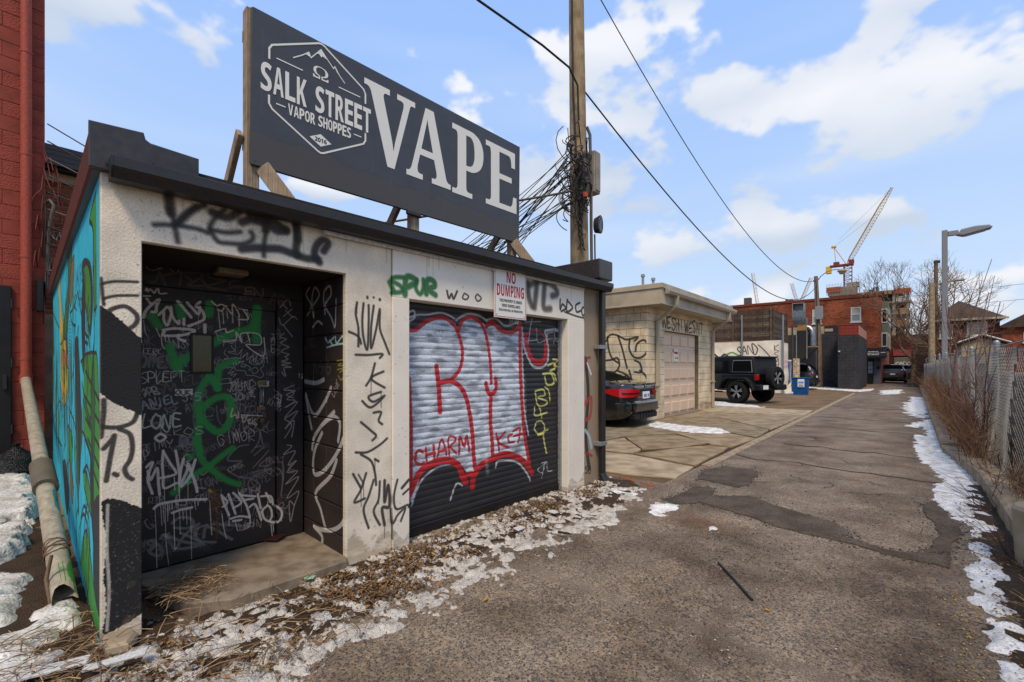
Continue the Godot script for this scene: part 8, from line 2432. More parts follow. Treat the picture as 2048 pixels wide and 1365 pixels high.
func shell(t: Node3D, sections: Array, body: Material, wheels: Array, wr: float, side_glass: Array, top_glass: Array) -> void:
	# a lofted car body: sections are [x, half width, sill, belt, roof, half width of roof], back to front
	var st := []
	var n := sections.size()
	for i in n - 1:
		var steps := 5
		for s in steps + (1 if i == n - 2 else 0):
			var f := float(s) / steps
			var v := []
			for c in 6:
				v.append(cubic_interpolate(sections[i][c], sections[i + 1][c], sections[maxi(i - 1, 0)][c], sections[mini(i + 2, n - 1)][c], f))
			st.append(v)
	var rings := []
	for v in st:
		var hw: float = v[1]; var si: float = v[2]; var be: float = v[3]; var ro: float = v[4]; var hr: float = v[5]
		var half := [Vector2(hw * 0.9, si), Vector2(hw * 0.985, si + 0.08), Vector2(hw, lerpf(si, be, 0.3)), Vector2(hw * 1.0, lerpf(si, be, 0.62)), Vector2(hw * 0.985, lerpf(si, be, 0.82)), Vector2(hw * 0.955, be - 0.01), Vector2(lerpf(hw * 0.93, hr, 0.1), lerpf(be, ro, 0.12)), Vector2(lerpf(hw * 0.93, hr, 0.72), lerpf(be, ro, 0.7)), Vector2(hr, lerpf(be, ro, 0.92)), Vector2(hr * 0.75, lerpf(be, ro, 0.985)), Vector2(hr * 0.35, ro)]
		var ring := []
		for q in half:
			ring.append(Vector3(v[0], q.y, q.x))
		for i in range(half.size() - 1, -1, -1):
			ring.append(Vector3(v[0], half[i].y, -half[i].x))
		rings.append(ring)
	var C: int = rings[0].size()
	var R := rings.size()
	var mb := Mb.new()
	var mg := Mb.new()
	for i in R - 1:
		for j in C - 1:
			var p := [rings[i][j], rings[i + 1][j], rings[i + 1][j + 1], rings[i][j + 1]]
			var mid: Vector3 = (p[0] + p[1] + p[2] + p[3]) / 4.0
			var jj := mini(j, C - 2 - j)
			var cut := false
			for w in wheels:
				if jj < 5 and Vector2(mid.x - w, mid.y - wr).length() < wr * 1.17:
					cut = true
			if cut:
				continue
			var glass := false
			for g in side_glass:
				if (jj == 6 or jj == 7) and mid.x > g[0] and mid.x < g[1]:
					glass = true
			for g in top_glass:
				if jj >= 8 and mid.x > g[0] and mid.x < g[1]:
					glass = true
			var nn := []
			for q in [[i, j], [i + 1, j], [i + 1, j + 1], [i, j + 1]]:
				var du: Vector3 = rings[mini(q[0] + 1, R - 1)][q[1]] - rings[maxi(q[0] - 1, 0)][q[1]]
				var dv: Vector3 = rings[q[0]][mini(q[1] + 1, C - 1)] - rings[q[0]][maxi(q[1] - 1, 0)]
				nn.append(dv.cross(du).normalized())
			var m: Mb = mg if glass else mb
			m.t3(p[0], p[3], p[2], nn[0], nn[3], nn[2])
			m.t3(p[0], p[2], p[1], nn[0], nn[2], nn[1])
	for e in [0, R - 1]:
		for j in range(1, C - 1):
			if e == 0:
				mb.tri(rings[e][0], rings[e][j + 1], rings[e][j])
			else:
				mb.tri(rings[e][0], rings[e][j], rings[e][j + 1])
	part(t, "body", mb.mesh(), body, frames[t])
	part(t, "windows", mg.mesh(), M.car_glass, frames[t])
	var k := Mb.new()
	for w in wheels:
		for s in [-1.0, 1.0]:
			var q := []
			for i in 17:
				var a := -0.25 + (PI + 0.5) * i / 16.0
				q.append(Vector3(w + cos(a) * wr * 1.14, wr + sin(a) * wr * 1.14, s * (sections[n / 2][1] - 0.02)))
			k.tube(q, 0.045, 0.045, 6)
	part(t, "arch_lip", k.mesh(), M.trim_black, frames[t])
	k = Mb.new()
	k.span(Vector3(sections[1][0] + 0.2, 0.2, -0.72), Vector3(sections[n - 2][0] - 0.15, 0.75, 0.72), 0.05)
	part(t, "underbody", k.mesh(), M.cabin, frames[t])


func car_node(called: String, label: String, at: Vector3, turn: float) -> Node3D:
	# parts of a car are written in the car's own axes: x ahead, y up, z to its right
	var o := Node3D.new()
	o.name = numbered(called)
	add_child(o)
	o.position = at
	o.rotation.y = turn
	frames[o] = Transform3D()
	describe(o, label, "car")
	return o


func build_sedan() -> void:
	var t := car_node("sedan", "black sedan parked between the two garages, rear towards the lane", Vector3(-6.92, 0, -10.0), PI)
	shell(t, [[-2.34, 0.42, 0.55, 0.80, 0.82, 0.34], [-2.32, 0.6, 0.42, 0.96, 0.98, 0.5], [-2.26, 0.73, 0.32, 1.0, 1.025, 0.58], [-2.12, 0.845, 0.25, 1.01, 1.05, 0.64], [-1.9, 0.9, 0.21, 1.0, 1.07, 0.66], [-1.62, 0.915, 0.2, 0.99, 1.13, 0.65], [-1.25, 0.915, 0.2, 0.98, 1.27, 0.61], [-0.8, 0.915, 0.2, 0.96, 1.37, 0.57], [-0.2, 0.915, 0.2, 0.95, 1.41, 0.56], [0.4, 0.915, 0.2, 0.94, 1.36, 0.56], [0.9, 0.91, 0.2, 0.93, 1.18, 0.58], [1.3, 0.905, 0.2, 0.92, 0.99, 0.62], [1.8, 0.88, 0.2, 0.84, 0.89, 0.64], [2.2, 0.78, 0.25, 0.7, 0.75, 0.56], [2.32, 0.6, 0.35, 0.6, 0.63, 0.45]], M.car_black, [-1.38, 1.45], 0.33, [[-1.45, -0.35], [-0.27, 0.95]], [[-1.8, -0.95], [0.55, 1.15]])
	var bump := Mb.new()
	for q in [[-2.39, -0.62, 0.62], [-2.3, -0.8, 0.8]]:
		bump.span(Vector3(q[0], 0.36, q[1]), Vector3(-2.0, 0.64, q[2]), 0.05)
	for s in [-1.0, 1.0]:
		bump.beam(Vector3(-2.3, 0.5, s * 0.66), Vector3(-2.0, 0.5, s * 0.86), 0.14, 0.27, 0.05)
	part(t, "rear_bumper", bump.mesh(), M.car_black)
	for s in [-1.0, 1.0]:
		add_wheel(t, Vector3(-1.38, 0.33, s * 0.82), 0.33, 0.24, s, 0)
		add_wheel(t, Vector3(1.45, 0.33, s * 0.82), 0.33, 0.24, s, 0)
		var m := Mb.new()
		# lamp wraps the corner: rear piece and side piece
		m.grid([[Vector3(-2.352, 0.77, s * 0.36), Vector3(-2.345, 0.89, s * 0.33)], [Vector3(-2.34, 0.74, s * 0.56), Vector3(-2.332, 0.91, s * 0.55)], [Vector3(-2.29, 0.725, s * 0.72), Vector3(-2.28, 0.92, s * 0.71)], [Vector3(-2.17, 0.725, s * 0.845), Vector3(-2.16, 0.92, s * 0.835)], [Vector3(-2.0, 0.76, s * 0.905), Vector3(-2.0, 0.92, s * 0.895)], [Vector3(-1.8, 0.83, s * 0.932), Vector3(-1.8, 0.9, s * 0.922)]])
		var lamp := part(t, "tail_light", m.mesh(), M.tail_red)
		m = Mb.new()
		m.grid([[Vector3(-2.36, 0.8, s * 0.36), Vector3(-2.36, 0.83, s * 0.36)], [Vector3(-2.348, 0.8, s * 0.56), Vector3(-2.348, 0.83, s * 0.56)], [Vector3(-2.298, 0.8, s * 0.725), Vector3(-2.298, 0.83, s * 0.725)], [Vector3(-2.178, 0.8, s * 0.852), Vector3(-2.178, 0.83, s * 0.85)]])
		part(lamp, "light_bar", m.mesh(), M.tail_dark)
		m = Mb.new()
		m.bevelled(Vector3(-2.385, 0.43, s * 0.52), Vector3(0.02, 0.035, 0.2), 0.006)
		part(t, "reflector", m.mesh(), M.tail_dark)
		m = Mb.new()
		m.tube([Vector3(-2.2, 0.3, s * 0.5), Vector3(-2.36, 0.3, s * 0.5)], 0.045, 0.048, 14, false)
		m.tube([Vector3(-2.2, 0.3, s * 0.5), Vector3(-2.22, 0.3, s * 0.5)], 0.045, 0.045, 14)
		part(t, "exhaust_tip", m.mesh(), M.chrome)
		m = Mb.new()
		m.bevelled(Vector3(0.85, 1.0, s * 0.98), Vector3(0.12, 0.12, 0.2), 0.03)
		part(t, "mirror", m.mesh(), M.car_black)
	var m := Mb.new()
	m.bevelled(Vector3(-2.35, 0.76, 0), Vector3(0.02, 0.16, 0.34), 0.005)
	var pl := part(t, "licence_plate", m.mesh(), M.plate)
	m = Mb.new()
	for k in 7:
		if k != 4:
			m.bevelled(Vector3(-2.361, 0.75, -0.12 + k * 0.04), Vector3(0.003, 0.07, 0.024), 0.001)
	part(pl, "plate_characters", m.mesh(), M.plate_ink)
	m = Mb.new()
	m.span(Vector3(-2.36, 0.22, -0.6), Vector3(-2.2, 0.355, 0.6), 0.02)
	for k in 5:
		m.span(Vector3(-2.37, 0.22, -0.3 + k * 0.15 - 0.012), Vector3(-2.3, 0.36, -0.3 + k * 0.15 + 0.012), 0.004)
	part(t, "diffuser", m.mesh(), M.trim_black)
	m = Mb.new()
	m.lathe([[0.0, 0.0], [0.045, 0.0], [0.045, 0.006], [0.035, 0.01], [0.0, 0.011]], Transform3D(Basis(Vector3(0, 0, 1), Vector3(-1, 0, 0), Vector3(0, -1, 0)), Vector3(-2.335, 0.95, 0)), 18)
	part(t, "emblem", m.mesh(), M.chrome)
	m = Mb.new()
	m.span(Vector3(-2.35, 1.0, -0.56), Vector3(-2.2, 1.03, 0.56), 0.01)
	part(t, "boot_lip", m.mesh(), M.car_black)
	m = Mb.new()
	m.span(Vector3(-2.338, 0.935, 0.32), Vector3(-2.334, 0.955, 0.46))
	part(t, "badge", m.mesh(), M.chrome)


func suv_sections() -> Array:
	return [[-2.3, 0.66, 0.5, 0.85, 0.9, 0.5], [-2.28, 0.82, 0.36, 1.05, 1.12, 0.6], [-2.18, 0.9, 0.28, 1.08, 1.3, 0.62], [-1.9, 0.925, 0.25, 1.06, 1.58, 0.62], [-1.4, 0.93, 0.24, 1.04, 1.66, 0.62], [-0.6, 0.93, 0.24, 1.02, 1.69, 0.62], [0.1, 0.93, 0.24, 1.0, 1.67, 0.61], [0.6, 0.93, 0.24, 1.0, 1.52, 0.6], [1.05, 0.925, 0.24, 1.0, 1.16, 0.64], [1.5, 0.91, 0.25, 0.97, 1.04, 0.68], [2.0, 0.86, 0.28, 0.9, 0.96, 0.64], [2.28, 0.7, 0.36, 0.75, 0.8, 0.5]]


func build_suv(label: String, at: Vector3, turn: float, body: Material) -> void:
	var t := car_node("suv", label, at, turn)
	shell(t, suv_sections(), body, [-1.4, 1.4], 0.36, [[-1.9, -1.0], [-0.9, 0.0], [0.08, 0.9]], [[-2.22, -1.85], [0.3, 0.95]])
	for s in [-1.0, 1.0]:
		add_wheel(t, Vector3(-1.4, 0.36, s * 0.84), 0.36, 0.24, s, 0)
		add_wheel(t, Vector3(1.4, 0.36, s * 0.84), 0.36, 0.24, s, 0)
		var m := Mb.new()
		m.grid([[Vector3(-2.31, 0.93, s * 0.42), Vector3(-2.3, 1.0, s * 0.42)], [Vector3(-2.3, 0.9, s * 0.66), Vector3(-2.29, 1.05, s * 0.66)], [Vector3(-2.2, 0.9, s * 0.87), Vector3(-2.19, 1.06, s * 0.84)], [Vector3(-1.98, 0.96, s * 0.935), Vector3(-1.98, 1.03, s * 0.92)]])
		part(t, "tail_light", m.mesh(), M.tail_red)
	var m := Mb.new()
	m.bevelled(Vector3(-2.31, 0.8, 0), Vector3(0.03, 0.13, 0.34), 0.004)
	part(t, "licence_plate", m.mesh(), M.plate)
	m = Mb.new()
	m.span(Vector3(-2.35, 0.38, -0.8), Vector3(-2.2, 0.6, 0.8), 0.04)
	part(t, "bumper", m.mesh(), M.trim_black)


func build_offroader() -> void:
	var a := 0.36
	var turn := PI - a
	var k := Basis(Vector3.UP, turn)
	var at := Vector3(-5.0, 0, -19.2) - k * Vector3(-1.28, 0, -0.80)
	var t := car_node("off_roader", "black boxy off-road car with a spare wheel on its tail", at, turn)
	var poly := PackedVector2Array([Vector2(-1.98, 0.62), Vector2(-1.84, 0.56)])
	for i in 9:
		var b := PI - 0.25 - (PI - 0.5) * i / 8.0
		poly.push_back(Vector2(-1.28 + cos(b) * 0.52, 0.42 + sin(b) * 0.5))
	poly.append_array([Vector2(-0.7, 0.5), Vector2(0.92, 0.5)])
	for i in 9:
		var b := PI - 0.25 - (PI - 0.5) * i / 8.0
		poly.push_back(Vector2(1.5 + cos(b) * 0.52, 0.42 + sin(b) * 0.5))
	poly.append_array([Vector2(2.1, 0.6), Vector2(2.12, 1.05), Vector2(0.8, 1.14), Vector2(-1.98, 1.14)])
	var m := Mb.new()
	m.prism(poly, Transform3D(Basis(), Vector3(0, 0, -0.79)), 1.58, 0.03)
	part(t, "body", m.mesh(), M.car_black)
	m = Mb.new()
	m.prism(PackedVector2Array([Vector2(-1.97, 1.14), Vector2(0.85, 1.14), Vector2(0.52, 1.72), Vector2(0.35, 1.82), Vector2(-0.8, 1.855), Vector2(-1.8, 1.83), Vector2(-1.88, 1.78)]), Transform3D(Basis(), Vector3(0, 0, -0.73)), 1.46, 0.06)
	var top := part(t, "hard_top", m.mesh(), M.trim_black)
	for s in [-1.0, 1.0]:
		for q in [[-1.85, -0.98, 1.2, 1.68, 0.05], [-0.88, -0.14, 1.2, 1.68, 0.02], [-0.06, 0.62, 1.2, 1.68, 0.16]]:
			m = Mb.new()
			var w := PackedVector2Array([Vector2(q[0], q[2]), Vector2(q[1], q[2]), Vector2(q[1] - q[4], q[3]), Vector2(q[0] + 0.04, q[3])])
			var z0: float = 0.716 if s > 0 else -0.741
			m.prism(w, Transform3D(Basis(), Vector3(0, 0, z0)), 0.025, 0.008)
			var rimw := part(top, "window_rim", m.mesh(), M.rim_dark if q[0] > -1.0 else M.lamp_grey)
			m = Mb.new()
			var v := PackedVector2Array([Vector2(q[0] + 0.03, q[2] + 0.03), Vector2(q[1] - 0.03, q[2] + 0.03), Vector2(q[1] - q[4] - 0.03, q[3] - 0.03), Vector2(q[0] + 0.065, q[3] - 0.03)])
			m.prism(v, Transform3D(Basis(), Vector3(0, 0, z0 + (0.012 if s > 0 else -0.012))), 0.025, 0.004)
			part(top, "side_window", m.mesh(), M.dark_glass)
		# flared arches
		for ax in [-1.28, 1.5]:
			m = Mb.new()
			var arch := [[-0.72, 0.52], [-0.6, 0.82], [-0.38, 0.98], [0.42, 0.98], [0.64, 0.8], [0.74, 0.56]]
			for i in arch.size() - 1:
				m.beam(Vector3(ax + arch[i][0], arch[i][1], s * 0.86), Vector3(ax + arch[i + 1][0], arch[i + 1][1], s * 0.86), 0.2, 0.07, 0.015, Vector3(0, 1, 0.01))
			part(t, "wheel_arch", m.mesh(), M.trim_black)
			add_wheel(t, Vector3(ax, 0.44, s * 0.78), 0.44, 0.27, s, 1)
		m = Mb.new()
		m.bevelled(Vector3(-2.0, 1.0, s * 0.7), Vector3(0.1, 0.26, 0.15), 0.02)
		var lamp := part(t, "tail_light", m.mesh(), M.trim_black)
		m = Mb.new()
		m.bevelled(Vector3(-2.05, 1.02, s * 0.7), Vector3(0.03, 0.2, 0.12), 0.01)
		m.bevelled(Vector3(-2.0, 1.02, s * 0.775), Vector3(0.08, 0.2, 0.016), 0.005)
		part(lamp, "lens", m.mesh(), M.tail_red)
		m = Mb.new()
		m.beam(Vector3(-0.62, 0.42, s * 0.82), Vector3(0.86, 0.42, s * 0.82), 0.1, 0.07, 0.02)
		part(t, "side_step", m.mesh(), M.trim_black)
		for x in [-0.72, 0.0]:
			m = Mb.new()
			m.bevelled(Vector3(x, 1.04, s * 0.8), Vector3(0.16, 0.035, 0.03), 0.01)
			part(t, "door_handle", m.mesh(), M.rim_dark)
		m = Mb.new()
		m.bevelled(Vector3(0.75, 1.25, s * 0.93), Vector3(0.12, 0.2, 0.22), 0.03)
		part(t, "mirror", m.mesh(), M.trim_black)
	m = Mb.new()
	m.span(Vector3(-1.985, 1.22, -0.6), Vector3(-1.93, 1.7, 0.6), 0.01)
	part(t, "rear_window", m.mesh(), M.dark_glass, Transform3D(Basis(Vector3(0, 0, 1), -0.17), Vector3(0.21, -0.33, 0)))
	m = Mb.new()
	m.span(Vector3(-2.25, 0.52, -0.82), Vector3(-1.96, 0.74, 0.82), 0.04)
	part(t, "rear_bumper", m.mesh(), M.trim_black)
	m = Mb.new()
	m.bevelled(Vector3(-2.26, 0.64, -0.55), Vector3(0.02, 0.15, 0.3), 0.004)
	part(t, "licence_plate", m.mesh(), M.plate)
	m = Mb.new()
	m.beam(Vector3(-2.0, 1.0, 0.02), Vector3(-2.16, 1.0, 0.02), 0.3, 0.3, 0.04)
	part(t, "spare_bracket", m.mesh(), M.trim_black)
	# the spare wheel faces backwards
	add_wheel(t, Vector3.ZERO, 0.43, 0.26, 1.0, 1, Transform3D(Basis(Vector3.UP, -PI / 2), Vector3(-2.24, 1.0, 0.05)), "spare_wheel")
	m = Mb.new()
	m.beam(Vector3(-1.94, 1.82, -0.5), Vector3(-2.04, 1.8, -0.5), 0.1, 0.03, 0.005)
	m.span(Vector3(-1.98, 1.76, -0.66), Vector3(-1.86, 1.82, 0.66), 0.015)
	part(t, "tail_spoiler", m.mesh(), M.trim_black)
	m = Mb.new()
	m.span(Vector3(2.08, 0.5, -0.85), Vector3(2.3, 0.74, 0.85), 0.04)
	part(t, "front_bumper", m.mesh(), M.trim_black)


func build_bin() -> void:
	var t := thing("blue_bin", "blue open bin with a printed notice beside the lane", "bin", Vector3(-4.1, 0, -27.2))
	var m := Mb.new()
	var c := Vector3(-4.1, 0, -27.2)
	var ring := []
	for q in [[0.0, 0.29], [0.82, 0.34], [0.86, 0.35]]:
		var row := []
		for e in [[-1, -1], [1, -1], [1, 1], [-1, 1]]:
			row.append(c + Vector3(e[0] * q[1], q[0], e[1] * q[1] * 0.9))
		ring.append(row)
	for i in 2:
		for j in 4:
			var j2 := (j + 1) % 4
			m.quad(ring[i][j2], ring[i][j], ring[i + 1][j], ring[i + 1][j2])
			m.quad(ring[i][j] * 0.97 + c * 0.03, ring[i][j2] * 0.97 + c * 0.03, ring[i + 1][j2] * 0.97 + c * 0.03, ring[i + 1][j] * 0.97 + c * 0.03)
	m.span(c + Vector3(-0.27, 0.02, -0.25), c + Vector3(0.27, 0.05, 0.25))
	part(t, "tub", m.mesh(), M.bin_blue)
	m = Mb.new()
	for j in 4:
		m.beam(ring[2][j], ring[2][(j + 1) % 4], 0.05, 0.04, 0.012)
	part(t, "rim", m.mesh(), M.bin_blue)
	m = Mb.new()
	m.span(c + Vector3(-0.09, 0.4, 0.312), c + Vector3(0.2, 0.8, 0.322))
	var s := part(t, "notice", m.mesh(), M.sign_white)
	m = Mb.new()
	m.span(c + Vector3(-0.06, 0.58, 0.322), c + Vector3(0.17, 0.68, 0.325))
	part(s, "blue_band", m.mesh(), mat(rgb(90, 150, 190), 0.6))
	for k in 2:
		m = Mb.new()
		m.span(c + Vector3(-0.05, 0.43 + k * 0.06, 0.322), c + Vector3(0.15, 0.46 + k * 0.06, 0.325))
		part(s, "print_line", m.mesh(), M.black_ink)


# ---------- fence, plants, skyline ----------
func fence_x(z: float, y: float) -> float:
	# the slack mesh bellies towards the lane, most of all low down near the camera
	var near := clampf((z + 14.0) / 6.0, 0.0, 1.0)
	return 0.88 - near * 0.12 * clampf(1.0 - y / 1.2, 0.0, 1.0) * (0.5 + 0.5 * sin(z * 1.3 + 0.6)) + 0.035 * sin(z * 2.1 + y * 1.4) + 0.02 * sin(z * 5.3 - y * 2.0) * near


func fence_top(z: float) -> float:
	return 1.66 + clampf((-z - 6.0) / 30.0, 0.0, 1.0) * 0.28 + 0.02 * sin(z * 1.7)


func build_fence() -> void:
	var t := thing("chain_link_fence", "slack galvanised chain-link fence along the right of the lane", "fence", Vector3(0.9, 0, -22))
	var zones := [[-2.0, -7.0, 0.066, 0.0034, 14], [-7.0, -14.0, 0.075, 0.0038, 10], [-14.0, -26.0, 0.1, 0.0052, 6], [-26.0, -42.0, 0.14, 0.008, 5]]
	for zn in zones:
		var m := Mb.new()
		for layer in (1 if zn[0] > -10.0 else 2):
			for dir in [-1.0, 1.0]:
				var z: float = zn[0] + 1.8
				while z > zn[1] - 1.8:
					var q := []
					for i in zn[4] + 1:
						var y: float = 0.14 + 1.85 * i / zn[4]
						var zz: float = z + dir * (y - 0.14)
						if zz <= zn[0] + 0.001 and zz >= zn[1] - 0.001 and y <= fence_top(zz):
							q.append(Vector3(fence_x(zz, y) + layer * 0.05 + 0.004 * dir, y, zz + layer * 0.021))
					if q.size() > 1:
						m.tube(q, zn[3], zn[3], 3, false)
					z -= zn[2]
		var o := part(t, "wire_mesh", m.mesh(), M.wire)
		o.set_meta("kind", "stuff")
	for z in [-3.2, -6.4, -9.6, -13.0, -17.0, -21.0, -25.0, -29.0, -33.0, -37.5, -42.0]:
		var m := Mb.new()
		m.tube([Vector3(0.98, 0, z), Vector3(0.98, fence_top(z) + 0.04, z)], 0.032, 0.032, 10)
		m.lathe([[0.036, 0.0], [0.036, 0.03], [0.02, 0.055], [0.0, 0.06]], Transform3D(Basis(), Vector3(0.98, fence_top(z) + 0.03, z)), 10)
		part(t, "post", m.mesh(), M.galv)
	var m := Mb.new()
	var q := []
	for i in 60:
		var z := -2.0 - i * 40.0 / 59.0
		q.append(Vector3(fence_x(z, fence_top(z)) + 0.03, fence_top(z), z))
	m.tube(q, 0.009, 0.009, 5, false)
	part(t, "top_wire", m.mesh(), M.galv)
	m = Mb.new()
	m.span(Vector3(0.86, 1.05, -9.35), Vector3(0.875, 1.3, -9.0), 0.003)
	part(t, "old_plate", m.mesh(), M.lamp_grey)
	# whitish sheet of old boards and rubble beyond the mesh
	var w := thing("garden_wall", "low pale rubble wall behind the chain-link fence", "wall", Vector3(1.5, 0, -8))
	m = Mb.new()
	m.span(Vector3(1.35, 0, -14.0), Vector3(1.6, 1.3, -1.5), 0.03)
	part(w, "wall", m.mesh(), M.block_b)
	m = Mb.new()
	m.span(Vector3(1.3, 0, -41.0), Vector3(1.5, 1.5, -14.1), 0.03)
	part(w, "hoarding", m.mesh(), M.earth)
	# kerb pieces
	var line := [[0.62, -1.0], [0.63, -4.0], [0.645, -6.4], [0.64, -7.7], [0.56, -8.8], [0.42, -10.3], [0.44, -13.0], [0.46, -16.3], [0.5, -22.0], [0.56, -30.0], [0.62, -42.0]]
	for i in line.size() - 1:
		var a := Vector3(line[i][0] + 0.12, 0.02, line[i][1]); var b := Vector3(line[i + 1][0] + 0.12, 0.02, line[i + 1][1] + 0.015)
		var n := maxi(1, int(a.distance_to(b) / 2.5))
		for k in n:
			m = Mb.new()
			var p0 := a.lerp(b, float(k) / n); var p1 := a.lerp(b, (k + 1.0) / n - 0.006)
			m.beam(p0 + Vector3(0, 0.03, 0), p1 + Vector3(0, 0.03 + 0.01 * sin(i * 2.0 + k), 0), 0.24, 0.26 if i != 4 else 0.14, 0.025)
			var o := setting("kerb", m.mesh(), M.kerb)
	m = Mb.new()
	m.span(Vector3(0.84, -0.02, -44), Vector3(6.0, 0.1, 3.0))
	setting("verge", m.mesh(), M.earth)
	m = Mb.new()
	m.lathe([[0.0, 0.0], [0.16, 0.0], [0.16, 0.42], [0.145, 0.445], [0.0, 0.45]], Transform3D(Basis(Vector3(0, 0, 1), 0.05), Vector3(0.735, 0.0, -4.74)), 24)
	single("concrete_post_stub", "round concrete stub at the right edge before the kerb", "bollard", m.mesh(), M.concrete)
	m = Mb.new()
	m.tube([Vector3(0.52, 0.0, -17.5), Vector3(0.52, 0.42, -17.5)], 0.06, 0.05, 10)
	single("timber_stub", "short pale timber stub among the dry weeds", "post", m.mesh(), M.cream_wood)


func branch(m: Mb, p: Vector3, d: Vector3, length: float, r: float, depth: int, rnd: RandomNumberGenerator, spread: float, up: float) -> void:
	var q := [p]
	var e := d
	var steps := 3
	var c := p
	for i in steps:
		e = (e + Vector3(rnd.randfn() * 0.12, rnd.randfn() * 0.08 + up, rnd.randfn() * 0.12)).normalized()
		c += e * length / steps
		q.append(c)
	m.tube(q, maxf(r, 0.011 if depth < 3 and length > 0.5 else 0.0), r * 0.62, 6 if depth > 3 else (4 if depth > 1 else 3), false)
	if depth <= 0:
		return
	var n := 2 if depth > 4 else (3 if rnd.randf() < 0.6 else 2)
	for i in n:
		var side := e.cross(Vector3(rnd.randfn(), rnd.randfn(), rnd.randfn())).normalized()
		var nd := (e + side * spread * rnd.randf_range(0.5, 1.2)).normalized()
		branch(m, c, nd, length * rnd.randf_range(0.66, 0.86), r * rnd.randf_range(0.55, 0.68), depth - 1, rnd, spread, up)
	if depth > 2:
		var side := e.cross(Vector3(rnd.randfn(), rnd.randfn(), rnd.randfn())).normalized()
		branch(m, q[2], (e * 0.5 + side).normalized(), length * 0.6, r * 0.4, depth - 2, rnd, spread, up)


func bare_tree(label: String, at: Vector3, h: float, seed_: int, depth: int, group: String) -> void:
	var t := thing("bare_tree", label, "tree", at, Transform3D(), group)
	var r := RandomNumberGenerator.new()
	r.seed = seed_
	var m := Mb.new()
	m.tube([at - Vector3(0, 0.1, 0), at + Vector3(0.05, h * 0.14, 0), at + Vector3(0.1, h * 0.28, 0.05)], h * 0.022, h * 0.017, 10, false)
	part(t, "trunk", m.mesh(), M.bark)
	m = Mb.new()
	for i in 6:
		var a := TAU * i / 6.0 + r.randf()
		branch(m, at + Vector3(0.1, h * (0.2 + 0.02 * i), 0.05) - Vector3(0, 0.02, 0), Vector3(cos(a) * 0.75, r.randf_range(0.55, 1.1), sin(a) * 0.75).normalized(), h * 0.2, h * 0.0095, depth, r, 0.6, 0.07)
	part(t, "crown", m.mesh(), M.bark)


